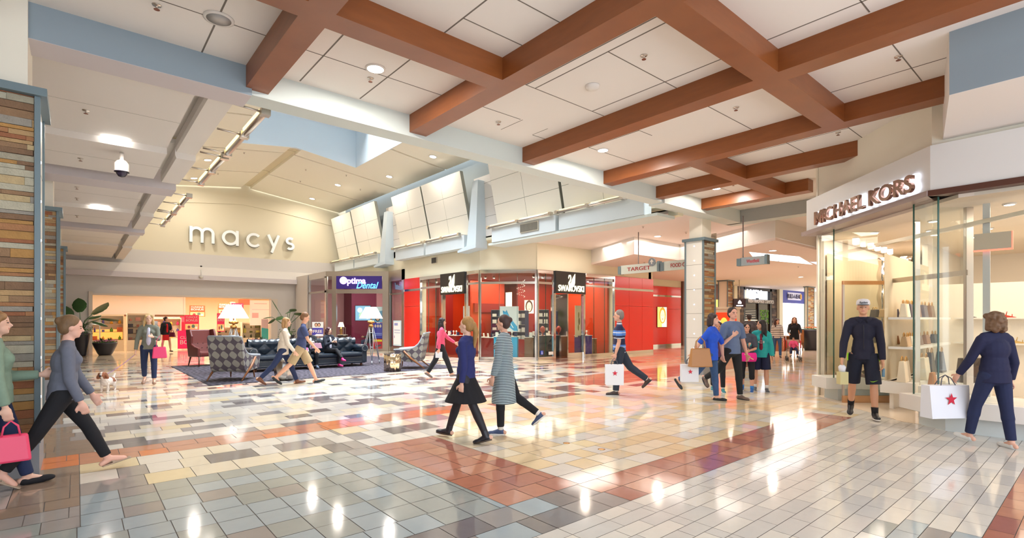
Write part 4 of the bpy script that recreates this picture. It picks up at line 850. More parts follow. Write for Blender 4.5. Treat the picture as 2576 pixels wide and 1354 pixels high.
# shelves along x with bags
m = M(); m.box(0, 3.0, 0, .38, 1.06, 1.10); m.box(0, 3.0, 0, .38, 1.58, 1.62); m.box(0, 3.0, .3, .36, 0, 0.5); o = m.build('wall_shelf', deck); o.location = (10.95, 2.2, 0); tag(o, 'two long white shelves of handbags seen between the man and the glass corner', 'shelf')
m = M(); m.box(0, 3.4, -.15, .35, .30, .5); o = m.build('display_bench', deck); o.location = (10.75, 2.3, 0); tag(o, 'low white display bench carrying tote bags under the shelves', 'bench')
def rectbag(x, y, z, w, h, d, c, label, rz=0, handle=True, gold=True, top=.93, name='handbag', cat='handbag', group=None):
    t = thing(name, label, cat, (x, y, z), rz, group); m = M()
    m.prism([(-w / 2, -d / 2), (w / 2, -d / 2), (w / 2, d / 2), (-w / 2, d / 2)], 0, h, 0, [(-w / 2 * top, -d / 4), (w / 2 * top, -d / 4), (w / 2 * top, d / 4), (-w / 2 * top, d / 4)]); m.build('body', mat('leather_%02x%02x%02x' % c, rgb(*c), .4), t, bevel=.012)
    if handle:
        m = M(); r = w * .17
        for s in (-1, 1): m.tube([(-r, s * d * .2, h - .02), (-r * .9, s * d * .2, h + r * .9), (0, s * d * .2, h + r * 1.3), (r * .9, s * d * .2, h + r * .9), (r, s * d * .2, h - .02)], .008, 6)
        m.build('handle', mat('gold_strap' if gold else 'dark_strap', rgb(214, 160, 80) if gold else rgb(50, 44, 44), .35, .3), t)
    return t
BC = [(70, 66, 76), (236, 222, 196), (120, 84, 56), (72, 70, 86), (150, 100, 60), (190, 160, 120), (60, 44, 40)]
nm = {(70, 66, 76): 'slate grey', (236, 222, 196): 'cream', (120, 84, 56): 'brown', (72, 70, 86): 'blue-grey', (150, 100, 60): 'tan', (190, 160, 120): 'beige', (60, 44, 40): 'dark brown'}
for i, (x, c) in enumerate(((11.15, BC[1]), (11.5, BC[0]), (11.95, BC[2]), (12.5, BC[3]), (13.1, BC[2]))): rectbag(x, 2.38, 1.62, .3, .24, .12, c, nm[c] + ' handbag on the upper shelf, number %s from the left' % ('one two three four five'.split()[i]))
for i, (x, c) in enumerate(((11.2, BC[5]), (11.6, BC[1]), (12.1, BC[2]), (12.7, BC[4]), (13.4, BC[0]))): rectbag(x, 2.38, 1.10, .3, .18, .12, c, nm[c] + ' handbag on the lower shelf, number %s from the left' % ('one two three four five'.split()[i]))
rectbag(10.95, 2.35, .5, .36, .36, .14, BC[1], 'large cream tote on the low bench with looping tan straps', top=.95)
rectbag(11.6, 2.2, .5, .34, .4, .16, BC[1], 'second cream tote on the low bench, behind the dark shopping box', top=.95)
rectbag(12.6, 2.3, .5, .4, .44, .16, BC[6], 'dark brown tapered tote on the low bench beside the monogram box', top=.5)
rectbag(13.5, 2.3, .5, .4, .42, .16, BC[0], 'charcoal tapered tote at the right end of the low bench', top=.5)
mk = rectbag(11.75, 1.55, .5, .55, .42, .2, (64, 50, 44), 'dark brown monogrammed box bag in the corner window', R(-30), False, top=1.0)
text('monogram', 'MK', mat('pale_print', rgb(230, 220, 210), .5), .15, .09, TT(.12, -.104, .09), mk, .002, .01)
m = M(TT(11.7, 1.6, 0)); m.box(-.4, .4, -.25, .25, 0, .5); tag(m.build('display_block', deck), 'white block carrying the monogrammed box bag', 'display block')
# left window items
wx, wy = kd(.3, .8)
for k, z in enumerate((1.12, 1.62)):
    m = M(frame(*kd(.05, 1.3), -.691, -.723)); m.box(0, .85, -.3, 0, z - .02, z); tag(m.build('glass_shelf', glg), ('lower', 'upper')[k] + ' glass shelf in the left display window of the corner shop', 'shelf')
    for j in range(3):
        px_, py_ = kd(.15 + j * .28, 1.15); c = BC[(j * 2 + k * 3) % 7]; rectbag(px_, py_, z, .2, .16, .1, c, nm[c] + ' small bag on the %s glass shelf in the left display window, %s' % (('lower', 'upper')[k], ('left', 'middle', 'right')[j]), R(-133), j != 1)
for j, (a, b) in enumerate(((.15, .6), (.35, .85), (.75, 1.3))):
    m = M(KD @ TT(a, b, .45)); m.box(-.16, .16, -.12, .12, 0, .05, 0); m.ell((0, 0, .09), (.11, .04, .04), 10, 6, 1); m.ell((.05, 0, .12), (.04, .035, .05), 8, 6, 1)
    tag(m.build('shoe_on_block', [mat('wood_block', rgb(120, 84, 70), .4), mat('leather_3c2c28', rgb(60, 44, 40), .4)]), 'dark shoe on a low brown block, %s in the left window plinth' % ('front', 'middle', 'rear')[j], 'shoe')
text('shop_number', '1210', mat('pale_print', rgb(230, 220, 210), .5), .3, .1, KD @ TT(.34, .12, .62), kg, .002)
bpy.data.objects[-1] if False else None
# rear right shelves (white) with shoes
m = M(); 
for z in (1.1, 1.62): m.box(-.02, .3, -3.2, 2.2, z - .03, z)
o = m.build('wall_shelf', deck); o.location = (14.3, 0, 0); tag(o, 'white wall shelves of sandals behind the woman with the big star bag', 'shelf')
m = M(); m.box(14.6, 14.7, -5, 2.6, 0, 2.35); st(m.build('wall_back', sw))
SH = [(196, 60, 40), (196, 60, 40), (110, 70, 40), (60, 44, 40), (220, 180, 110), (110, 70, 40), (60, 44, 40), (220, 180, 110)]
for k, (y, z, c) in enumerate(((1.35, 1.62, 0), (1.05, 1.62, 1), (.6, 1.62, 2), (.1, 1.62, 3), (1.2, 1.1, 4), (.2, 1.1, 5), (1.95, 1.62, 6), (-.4, 1.1, 7))):
    m = M(TT(14.43, y, z) @ Matrix.Scale(.75, 4)); m.add([(-.05, -.12, 0), (.05, -.12, 0), (.05, .12, 0), (-.05, .12, 0), (-.05, -.12, .01), (.05, -.12, .01), (.05, .12, .08), (-.05, .12, .08)], [(0, 3, 2, 1), (4, 5, 6, 7), (0, 1, 5, 4), (1, 2, 6, 5), (2, 3, 7, 6), (3, 0, 4, 7)]); m.tube([(-.05, -.04, .02), (0, -.04, .09), (.05, -.04, .02)], .008, 6); m.tube([(-.05, .08, .07), (0, .06, .16), (.05, .08, .07)], .008, 6)
    tag(m.build('sandal', mat('sandal_%02x%02x%02x' % SH[c], rgb(*SH[c]), .4)), ('orange-red sandal, left of the pair on the white wall shelf', 'orange-red sandal, right of the pair on the white wall shelf', 'brown strappy sandal next to the orange-red pair', 'dark sandal right of the brown strappy one', 'pale gold sandal on the lower white shelf, left', 'brown sandal on the lower white shelf, middle', 'dark sandal far left on the upper white shelf', 'pale gold sandal on the lower white shelf, right')[k], 'shoe')
dtb = thing('display_table', 'slim white display table with metal legs behind the corner window', 'table', (11.6, .3, 0)); m = M(); m.box(-.7, .7, -.35, .35, .95, .99); m.build('top', deck, dtb)
for sx in (-1, 1):
    for sy in (-1, 1): m = M(); m.box(sx * .66 - .015, sx * .66 + .015, sy * .31 - .015, sy * .31 + .015, 0, .95); m.build('leg', steel, dtb)
for k, (x, y, c, n_) in enumerate(((11.2, .35, (200, 140, 90), 'tan'), (11.6, .3, (230, 226, 220), 'white'), (12.0, .25, (200, 150, 120), 'rose'))): rectbag(x, y, .99, .18, .14, .1, c, n_ + ' small bag on the slim display table', 0, True)
rectbag(10.6, 1.9, .5, .2, .22, .1, (206, 130, 70), 'small orange-tan box bag beyond the glass post', 0, False); m = M(TT(10.6, 1.9, 0)); m.box(-.2, .2, -.15, .15, 0, .5); tag(m.build('display_block', deck), 'white block carrying the orange-tan box bag', 'display block')
# bead strings hanging at the far right window
m = M()
for i in range(26): m.tube([(9.95 + .5 * (i % 2) * .1, .62 - i * .03, 3.25), (9.95 + .5 * (i % 2) * .1, .62 - i * .03, .6)], .003, 4, caps=False)
o = m.build('bead_strings', mat('crystal_string', rgb(236, 220, 206), .2)); tag(o, 'curtain of thin crystal strings in the far right shop window', 'curtain'); o['kind'] = 'stuff'
kl = [(11.81, 3.0), (12.36, 2.25), (10.4, .98), (10.4, .2), (15.6, 1.7), (12.9, 1.5), (13.6, .6), (12.2, .2), (14, 1.8), (13.0, 2.3), (11.2, 2.0), (11.2, .5)]
for i, (x, y) in enumerate(kl):
    m = M(TT(x, y, 3.28)); m.lathe([(.08, 0), (.08, -.02), (.06, -.025)], 14); m.lathe([(.06, -.0255), (.001, -.026)], 14, mi=1); tag(m.build('recessed_downlight', [white, lampw]), 'round recessed lamp in the ceiling of the corner leather shop', 'light fixture', 'ceiling lamps of the corner leather shop')
m = M(TT(11.9, 2.9, 3.28))
for i in range(6): pass
for i in range(6):
    px_, py_ = 12.3 + .5 * i, 3.45; m = M(TT(px_, py_, 3.28)); m.box(-.05, .05, -.05, .05, -.14, 0, 0); m.box(-.035, .035, -.035, .035, -.145, -.139, 1)
    tag(m.build('track_spotlight', [white, lampw]), 'white box spotlight in a row above the left display window', 'light fixture', 'box spotlights above the left display window')
m = M(KR @ TT(.55, .9, 2.72)); m.box(-.2, .2, -.02, .02, -.12, .12, 0); m.box(-.21, .21, -.021, .021, -.14, -.12, 1); m.box(.2, .215, -.021, .021, -.14, .12, 1)
tag(m.build('exit_sign', [mat('frosted_sign', rgb(206, 190, 170), .2), emit('exit_red', (1, .16, .1, 1), 1.5)]), 'clear exit sign plate with a glowing red edge hanging inside the corner shop', 'sign')
# ================================================================== corridor to the right
m = M(); m.box(12.5, 19.5, 7.66, 17, 4.52, 4.65, 0); m.box(15.4, 19.5, 3.9, 7.66, 4.52, 4.65, 0); st(m.build('ceiling', [mat('warm_white_ceiling', rgb(238, 226, 220), .8)]))
zz = [(16.6, 14.35), (15.05, 11.0), (18.0, 11.0), (15.57, 6.4), (18.7, 6.4), (18.7, 4.0)]
m = M(); m.prism(zz + [(48, 4.0), (48, 17.2), (20.5, 17.2), (20.5, 14.35)], 3.9, 3.98, 0)
for (xa, ya), (xb, yb_) in zip(zz, zz[1:]): m.add([(xa, ya, 3.981), (xb, yb_, 3.981), (xb, yb_, 4.52), (xa, ya, 4.52)], [(0, 1, 2, 3)], 1)
st(m.build('ceiling', [mat('pink_white_ceiling', rgb(240, 224, 218), .8), white]))
m = M(); m.box(47, 47.2, 4, 17.2, 0, 4); m.box(20.7, 20.9, 14.3, 17, 0, 4.6); m.box(16, 48, 3.7, 3.9, 0, 4.9); m.box(34.3, 34.75, 16.8, 17.0, 0, 4); m.box(41.4, 42.0, 16.7, 17, 0, 4); st(m.build('wall_back', cream))
area('corridor_light', (17.0, 9.5, 4.4), 4, 4, 90, (1, .91, .83)); area('corridor_light', (26, 10.5, 3.85), 8, 3, 240, (1, .89, .78)); area('corridor_light', (38, 10.5, 3.85), 8, 3, 260, (1, .89, .80)); area('corridor_light', (15.0, 12.6, 4.45), 3, 1.4, 50, (1, .9, .8))
skyb = emit('skylight_pane_blue', (.42, .62, 1, 1), 1.25); skyw = emit('skylight_pane_white', (.9, .95, 1, 1), 1.5)
for i, (poly, mm, lb) in enumerate((([(22.5, 7.9), (27.3, 8.6), (27.2, 7.3), (23.5, 6.9)], skyb, 'blue skylight opening in the pinkish corridor ceiling'), ([(17.6, 8.1), (20.3, 7.5), (23.6, 8.2), (19.8, 8.9)], skyw, 'white skylight opening just right of the mid-hall column top'), ([(31.6, 10.3), (31.5, 8.4), (36, 8.7), (35, 9.9)], skyw, 'white skylight opening farthest down the corridor, by the glass edge of the corner shop'))):
    m = M(); m.prism(poly, 3.895, 3.905, 0); tag(m.build('skylight_pane', mm), lb, 'skylight')
# far shop fronts on y = 17
FF = frame(28.0, 16.9, 1, 0)
t = thing('storefront', 'brown wooden tea shop front with round emblem, behind the mid-hall column', 'shop front', (28.0, 16.9, 0)); L0 = Matrix.Translation((-28, -16.9, 0)) @ FF
brn = mat('tea_shop_brown', rgb(120, 76, 60), .45); m = M(L0); m.box(0, 6.6, 0, .2, 2.9, 4.0); m.box(0, .5, 0, .2, 0, 2.9); m.box(5.6, 6.6, 0, .2, 0, 2.9); m.box(1.9, 3.0, 0, .2, 0, 2.9); m.build('fascia', brn, t)
m = M(L0); m.box(.5, 1.9, .12, .14, .2, 2.9, 0); m.box(3.0, 5.6, .12, .14, .2, 2.9, 0); m.build('lit_window', emit('tea_window_glow', (.85, .66, .16, 1), .75), t)
m = M(L0)
for k, c in enumerate(((230, 90, 60), (250, 200, 60), (90, 180, 90), (120, 90, 160))): m.box(.7, 1.7, .1, .115, 1.5 + k * .32, 1.72 + k * .32, k)
m.build('window_poster', [emit('tea_col_%d' % k, rgb(*c), .5) for k, c in enumerate(((230, 120, 60), (250, 200, 60), (90, 160, 90), (130, 110, 160)))], t)
m = M(L0 @ TT(5.35, -.02, 3.4)); m.prismY(circ(0, 0, .42, 20, .46), -.04, 0, 0); m.prismY(circ(0, 0, .36, 20, .4), -.05, 0, 1); m.prismY([(-.12, -.2), (.12, -.2), (.16, 0), (.05, .22), (-.05, .22), (-.16, 0)], -.06, 0, 2); m.box(-.2, .2, -.06, 0, -.3, -.24, 2); m.build('round_emblem', [black, mat('emblem_brown', rgb(70, 36, 26), .4), mat('emblem_copper', rgb(220, 140, 110), .4)], t)
m = M(); m.tube([(0, 0, 0)] and [(0, -.03, .25), (.001, -.03, .26)], .2)  # flame motif kept simple
o = thing('blade_sign', 'small black projecting tea shop sign with white house mark', 'sign', (29.6, 14.2, 2.3)); B = frame(0, 0, .762, -.648); m = M(B); m.box(-.35, .35, -.05, .05, -.02, .5); m.build('sign_box', mat('blade_black', rgb(40, 14, 30), .3), o)
m = M(B); m.prismY([(-.1, .2), (.1, .2), (.1, .3), (0, .42), (-.1, .3)], -.06, -.05); m.box(-.2, .2, -.06, -.05, .06, .12); m.build('house_mark', emit('mark_white', (.95, .9, 1, 1), 1.4), o)
m = M(B); m.tube([(0, 0, .5), (0, 0, 1.6)], .02, 6); m.build('rod', steel, o)
# cosmetics shop
FX = frame(34.9, 16.9, 1, 0); t = thing('storefront', 'black cosmetics shop front with rough stone piers and a glowing white sign', 'shop front', (34.9, 16.9, 0)); L0 = Matrix.Translation((-34.9, -16.9, 0)) @ FX
m = M(L0); m.box(0, 6.5, 0, .2, 3.7, 4.0); m.box(1.0, 5.6, -.1, .1, 2.75, 3.05); m.box(5.3, 5.6, 0, .2, 0, 3.9); m.box(1.0, 1.15, 0, .2, 0, 3.9); m.box(3.3, 3.4, 0, .2, 0, 3.9); m.build('frame', mat('shop_black', rgb(34, 28, 34), .35), t)
m = M(L0); rs = random.Random(2)
PM = [mat('pier_stone_%d' % i, rgb(*c), .8, var=.2) for i, c in enumerate([(110, 92, 80), (92, 80, 74), (126, 104, 88), (84, 70, 64), (70, 60, 58)] * 2)] + [dark]
for a, b in ((0, .95), (5.6, 6.5)): m = M(L0); stones(m, a, b, 0, 3.7, rs, .12, .2, .3, .6); m.build('stone_pier', PM, t)
text('sign', 'LUSH', emit('sign_white_glow', (.8, .86, 1, 1), 2.4), 2.3, .6, L0 @ TT(2.2, -.2, 3.42), t, .05, .02)
text('slogan', 'FRESH HANDMADE COSMETICS', mat('sign_offwhite', rgb(236, 230, 226), .5), 4.2, .24, L0 @ TT(3.5, -.12, 2.9), t, .03, .02)
m = M(L0); m.box(1.15, 5.3, .1, .12, .1, 2.75, 0); m.box(1.2, 3.2, .08, .1, 1.6, 2.3, 1); 
for k in range(4): m.add([(1.4, .07, 2.2 - k * .16), (3.0, .07, 2.24 - k * .16), (3.0, .07, 2.19 - k * .16), (1.4, .07, 2.15 - k * .16)], [(0, 1, 2, 3)], 2)
m.box(1.15, 3.3, .07, .1, 1.5, 1.55, 3); m.build('window', [mat('dim_window', rgb(74, 62, 50), .1), black, mat('chalk', rgb(210, 206, 196), .8), emit('warm_line', (1, .8, .5, 1), 1)], t)
m = M(L0 @ TT(4.1, -.05, 0)); rs = random.Random(8)
for i in range(140): x, z = rs.uniform(-.7, .7), rs.uniform(1.2, 2.2); m.add([(x, 0, z), (x + rs.uniform(.04, .12), -.05, z + .06), (x + .02, -.02, z + .14)], [(0, 1, 2)], i % 2)
m.build('leaf_wall', [mat('leaf_bright', rgb(110, 170, 50), .6), mat('leaf_mid', rgb(60, 110, 40), .6)], t)
# bear shop
FB = frame(42.0, 16.9, 1, 0); t = thing('storefront', 'shop front with blue sign board reading BUILD-A-BEAR and a lit white window', 'shop front', (42.0, 16.9, 0)); L0 = Matrix.Translation((-42, -16.9, 0)) @ FB
m = M(L0); m.box(.0, 5, -.1, .1, 2.9, 4.0); m.box(0, .5, 0, .2, 0, 2.9, 1); m.build('sign_board', [mat('bear_blue', rgb(64, 72, 160), .4), mat('lilac_pier', rgb(206, 204, 236), .5)], t)
m = M(L0); m.prismY([(1.1, 3.15), (3.7, 3.15), (3.95, 3.3), (3.95, 3.6), (3.7, 3.75), (1.1, 3.75)], -.14, -.1); m.build('name_plate', mat('plate_lilac', rgb(226, 222, 240), .5), t)
text('lettering', 'BUILD-A-BEAR', mat('bear_ink', rgb(60, 56, 90), .5), 2.5, .36, L0 @ TT(2.3, -.15, 3.45), t, .02, .02)
m = M(L0 @ TT(3.68, -.15, 3.45)); m.prismY(circ(0, 0, .17, 14, .24), -.03, 0, 0); m.build('round_badge', mat('badge_gold', rgb(214, 160, 80), .4), t)
m = M(L0); m.box(.5, 4.6, .5, .52, 0, 2.9, 0); m.box(.6, .8, .3, .32, 1.4, 2.2, 1)
for k in range(6): m.ell((1.0 + k * .6, .1, 2.78), (.05, .05, .05), 8, 6, 2)
m.build('lit_window', [emit('bear_window', (.95, .82, .7, 1), .8), mat('red_toys', rgb(210, 70, 60), .5), lampw], t)
column(29.0, 29.7, 14.6, 15.2, 1, 'stone column mostly hidden just behind the white-panelled mid-hall column', 12)
column(38.9, 40.1, 13.8, 14.05, 1, 'distant stone column at the far end of the corridor beside the bear shop', 13)
# free-standing advertising kiosk
kx = thing('advertising_kiosk', 'beige free-standing kiosk with a bright red advertisement behind the man in the grey-blue T-shirt', 'kiosk', (19.3, 9.75, 0), math.atan2(-.648, .762))
m = M(); m.box(-.62, .42, -.2, .2, 0, 1.98); m.box(-.66, .46, -.23, .23, 1.98, 2.06); m.build('body', mat('kiosk_beige', rgb(214, 194, 170), .5), kx)
poster('advert', TT(-.14, -.21, 1.25), .84, 1.2, [((250, 220, 200), [(.02, .7), (.3, .7), (.3, .74), (.02, .74)]), ((250, 220, 200), [(.02, .62), (.26, .62), (.26, .66), (.02, .66)]), ((250, 210, 90), circ(.42, .68, .16)), ((90, 60, 50), [(.2, .52), (.7, .56), (.7, .6), (.2, .58)]), ((250, 200, 120), circ(.48, .42, .16)), ((110, 60, 30), circ(.7, .35, .14))], '', None, None, .45, (244, 60, 20), parent=kx)

# overhead hanging signs
def hang(Y0, Y1, z0, z1, s, arrow, label, pole_y, col=(206, 216, 210), txt=(170, 60, 60), X=14.4):
    t = thing('hanging_sign', label, 'sign', (X, Y0, z0)); L = Y0 - Y1; T = frame(0, 0, 0, -1); m = M(T)
    m.box(0, L, -.06, .06, 0, z1 - z0); m.build('sign_board', mat('sign_pale_%d' % col[0], rgb(*col), .4), t)
    m = M(T); m.box(-.1, .02, -.08, .08, -.0, z1 - z0 - .02); m.box(L - .02, L + .05, -.09, .09, 0, z1 - z0 + .03); m.build('end_cap', steelblue, t)
    W = L * .62 if arrow != 'W' else L * .5
    text('lettering', s, mat('sign_red_%d' % txt[0], rgb(*txt), .5), W, (z1 - z0) * (.42), T @ TT(L * .5, -.065, (z1 - z0) * .5), t, .008, .012)
    m = M(); m.tube([(0, -(Y0 - pole_y), z1 - z0), (0, -(Y0 - pole_y), 4.52 - z0)], .018, 8); m.build('rod', mat('rod_grey', rgb(150, 140, 140), .4), t)
    if arrow in ('up', 'right'):
        D = T @ TT(L * .86, -.08, z1 - z0 + .02); m = M(D); m.prismY(circ(0, .0, .13, 20), -.02, .02, 0)
        a = [(-.02, -.07), (.02, -.07), (.02, .0), (.07, .0), (0, .09), (-.07, 0), (-.02, 0)]
        if arrow == 'right': a = [(z, -x) for x, z in a]
        m.prismY(a, -.028, .02, 1); m.build('arrow_disc', [mat('disc_grey', rgb(130, 138, 146), .4), white], t)
    return t
hang(11.05, 9.55, 3.14, 3.44, 'TARGET', 'up', 'pale green hanging sign reading TARGET, left of the pair', 10.35)
hang(9.35, 7.95, 3.14, 3.44, 'FOOD COURT', 'right', 'pale green hanging sign reading FOOD COURT, next to the stone column', 8.45)
hang(6.85, 6.15, 3.10, 3.33, 'Westfield', 'W', 'small grey hanging sign with red script right of the stone column', 6.8, (150, 158, 162), (190, 50, 60))

# ------------------------------------------------------------------ ceiling fixtures
def downlight(x, y, z, label, r=.11, power=0, grp=None, col=(1, .93, .84), name='recessed_downlight', tilt=0):
    m = M(); m.lathe([(r * 1.25, .0), (r * 1.25, -.012), (r, -.014)], 20); m.lathe([(r, -.0142), (.001, -.015)], 20, mi=1)
    o = m.build(name, [white, lampw]); o.location = (x, y, z); o.rotation_euler = (0, tilt, 0); tag(o, label, 'light fixture', grp)
    if power: area('lamp', (x, y, z - .03), r * 2, r * 2, power, col, shape='DISK')
downlight(2.95, 6.2, ZC, 'large bright round ceiling lamp, left one in the wood-beam ceiling', .105, 60)
downlight(7.7, 6.35, ZC, 'bright round ceiling lamp above the sloping soffit, middle of the wood-beam ceiling', .095, 60)
downlight(12.1, 6.38, ZC, 'small round ceiling lamp between the two farthest long beams', .09, 50)
for x, y, lb in ((10.83, 17.6, 'vault ceiling lamp nearest to the sloping soffit'), (10.83, 21.35, 'second vault ceiling lamp along the right slope'), (9.81, 24.8, 'third vault ceiling lamp along the right slope'), (9.84, 28.5, 'farthest vault ceiling lamp on the right slope'), (4.18, 24.6, 'left slope vault lamp, the nearer of two'), (4.22, 28.2, 'left slope vault lamp, the farther of two')):
    downlight(x, y, vz(x) - .004, lb, .13, 60, col=(1, .93, .82), tilt=(.131 if x > XR else -.13))
for x, y, z, lb, p in ((15.6, 10.4, 4.52, 'round ceiling lamp above the TARGET sign', 22), (12.9, 11.4, 4.52, 'round ceiling lamp under the light boxes, left of the hanging signs', 22), (19.6, 11.0, 3.9, 'round ceiling lamp left of the TARGET sign rod, on the low pink ceiling', 16), (17.8, 7.4, 3.9, 'round ceiling lamp above the small grey hanging sign', 16), (24.6, 7.3, 3.9, 'round ceiling lamp right of the blue skylight', 16), (30, 11, 3.9, 'round ceiling lamp above the cosmetics shop', 16), (36, 9.8, 3.9, 'round ceiling lamp above the bear shop', 16)):
    downlight(x, y, z, lb, .11, p, col=(1, .84, .68))
for x, y, z, lb in ((.5, 10.82, 4.62, 'bright lamp tucked behind the ceiling step, nearest on the left aisle'), (.47, 17.5, 4.6, 'bright lamp tucked behind the second ceiling step on the left aisle')):
    m = M(); m.ell((0, 0, 0), (.2, .03, .05), 12, 8); o = m.build('cove_lamp', lampw); o.location = (x, y, z); tag(o, lb, 'light fixture'); area('lamp', (x, y - .1, z - .12), .4, .1, 22, (1, .92, .84))
    m = M()
SPL = ['beside the ceiling speaker, top left', 'under the bright left lamp of the wood-beam ceiling', 'beside the ceiling access hatch', 'right of the smoke detector', 'in the panel right of the fourth long beam', 'above the slanted shop fascia', 'on the seam near the white bulkhead, top right', 'near the farthest long beam', 'in the nearest bay of the left aisle ceiling', 'left of the dome camera on the left aisle ceiling', 'in the second bay of the left aisle, nearer one', 'in the second bay of the left aisle, farther one', 'in the third bay of the left aisle', 'under the nearest light box, left of the TARGET sign', 'on the ceiling straight above the stone column', 'beside the stepped ceiling left of the TARGET rod', 'on the low ceiling above the TARGET sign', 'on the low ceiling above the FOOD COURT sign', 'on the low ceiling right of the stone column', 'on the low ceiling below the blue skylight', 'on the right vault slope, near the ridge and end wall', 'on the right vault slope, between two lamps', 'on the left vault slope, nearer one', 'on the left vault slope, farther one', 'on the vault just below the skylight corner', 'on the right vault slope near the eave']
def sprinkler(x, y, z, i):
    m = M(TT(x, y, z)); m.lathe([(.045, 0), (.04, -.008), (.012, -.01), (.01, -.04), (.014, -.045)], 12); m.lathe([(.028, -.047), (.028, -.05)], 10, mi=1)
    tag(m.build('sprinkler', [steel, mat('copper_dark', rgb(130, 80, 60), .4, .8)]), 'small sprinkler head ' + SPL[i], 'sprinkler', 'sprinkler heads in the ceilings')
for i, a in enumerate([(.63, 6.42, ZC), (3.02, 6.5, ZC), (5.29, 6.56, ZC), (5.33, 3.75, ZC), (7.71, 3.75, ZC), (10.1, 3.1, ZC), (7.75, 1.72, ZC), (12.0, 5.9, ZC), (.1, 9.7, 4.63), (.05, 12.2, 4.52), (0, 15.4, 4.62), (0, 16.8, 4.62), (0, 19, 4.52), (13.6, 9.6, 4.52), (15.6, 9.3, 4.52), (16.6, 13.4, 4.52), (17.5, 12.3, 3.9), (19.4, 11.8, 3.9), (21, 8.5, 3.9), (24, 8.9, 3.9), (8.4, 26, vz(8.4)), (9.5, 23, vz(9.5)), (5.2, 23, vz(5.2)), (5.0, 27, vz(5)), (8.0, 24, vz(8)), (10.8, 24.4, vz(10.8))]): sprinkler(*a, i)
m = M(TT(5.47, 4.7, ZC)); m.lathe([(.1, 0), (.1, -.015), (.085, -.045), (.02, -.055), (.001, -.056)], 20); tag(m.build('smoke_detector', white), 'round white smoke detector between the second and third long beams', 'smoke detector')
m = M(TT(1.17, 6.27, ZC)); m.lathe([(.15, 0), (.15, -.012), (.12, -.016)], 28); m.lathe([(.12, -.0162), (.001, -.018)], 28, mi=1); tag(m.build('ceiling_speaker', [white, mat('speaker_mesh', rgb(196, 190, 184), .8)]), 'round white ceiling speaker left of the first long beam', 'speaker')
t = thing('dome_camera', 'white dome security camera hanging below the left aisle ceiling', 'security camera', (.60, 11.3, 4.17)); m = M(); m.lathe([(.10, .0), (.105, .02), (.105, .15), (.07, .2), (.03, .22), (.03, .34)], 20); m.build('housing', white, t)
m = M(); m.lathe([(.001, -.09), (.05, -.075), (.08, -.03), (.085, 0), (.11, .0), (.11, .012)], 20); m.build('dome', mat('smoked_dome', rgb(40, 34, 50), .1), t)
for (x, y, z, lb) in ((4.73, 29.55, 3.72, 'small round camera under the white ledge below the big silver letters'),):
    t = thing('dome_camera', lb, 'security camera', (x, y, z)); m = M(); m.tube([(0, 0, 0), (0, 0, .35)], .02); m.lathe([(.001, -.1), (.08, -.07), (.1, 0), (.08, .05)], 14); m.build('housing', mat('camera_grey', rgb(200, 196, 190), .4), t)
    m = M(); m.ell((0, -.02, .52), (.05, .05, .04), 10, 6); m.build('sensor', dark, t)
def vent(T, w, h, label):
    o = T.translation; t = thing('wall_vent', label, 'vent', o.to_tuple()); iv = Matrix.Translation(-o); m = M(iv @ T); m.box(-w / 2, w / 2, -.015, 0, -h / 2, h / 2); m.build('plate', mat('vent_beige', rgb(190, 180, 160), .5), t)
    m = M(iv @ T); n = int(w / .03)
    for i in range(n): m.box(-w / 2 + .02 + i * (w - .04) / n, -w / 2 + .03 + i * (w - .04) / n, -.022, -.015, -h / 2 + .02, h / 2 - .02)
    m.build('louvre', dark, t)
vent(frame(11.88, 19.2, 0, -1, 4.16), .42, .26, 'square wall grille above the left swan sign'); vent(frame(11.88, 24.3, 0, -1, 4.7), .5, .26, 'square wall grille above the dental shop')
vent(frame(18.6, 14.27, 1, 0, 3.72), .3, .3, 'square wall grille above the glossy red wall, left of the TARGET sign'); vent(frame(17.0, 14.27, 1, 0, 4.3), .3, .3, 'square wall grille high on the wall beside the stepped ceiling')
vent(frame(11.48, 12.6, 0, -1, 4.66), .9, .3, 'wide grille on the pale box under the nearest strip light')

# ------------------------------------------------------------------ lounge furniture
t_rug = M(); t_rug.box(2.4, 9.65, 13.95, 20.5, .0005, .012)
rugm = bpy.data.materials.new('charcoal_rug'); rugm.use_nodes = True; n = rugm.node_tree.nodes; l = rugm.node_tree.links; b = n['Principled BSDF']; b.inputs['Roughness'].default_value = .95
tc = n.new('ShaderNodeTexCoord'); wv = n.new('ShaderNodeTexWave'); wv.inputs['Scale'].default_value = 2.2; wv.inputs['Distortion'].default_value = 9; wv.inputs['Detail'].default_value = 3; wv.inputs['Detail Scale'].default_value = 1.4
cr = n.new('ShaderNodeValToRGB'); cr.color_ramp.elements[0].color = rgb(40, 37, 48); cr.color_ramp.elements[1].color = rgb(78, 72, 86)
l.new(tc.outputs['Object'], wv.inputs['Vector']); l.new(wv.outputs['Fac'], cr.inputs[0]); l.new(cr.outputs[0], b.inputs['Base Color'])
tag(t_rug.build('rug', rugm), 'large charcoal rug with wavy pattern under the lounge furniture', 'rug')
lat = lattice('lattice_fabric', rgb(82, 74, 84), rgb(142, 140, 134), .44)
lat2 = mat('pinstripe_back', rgb(150, 128, 120), .85, var=.1); pad = mat('grey_leather_pad', rgb(150, 156, 164), .45); walnut = mat('walnut', rgb(140, 88, 50), .4, var=.15, vscale=20)
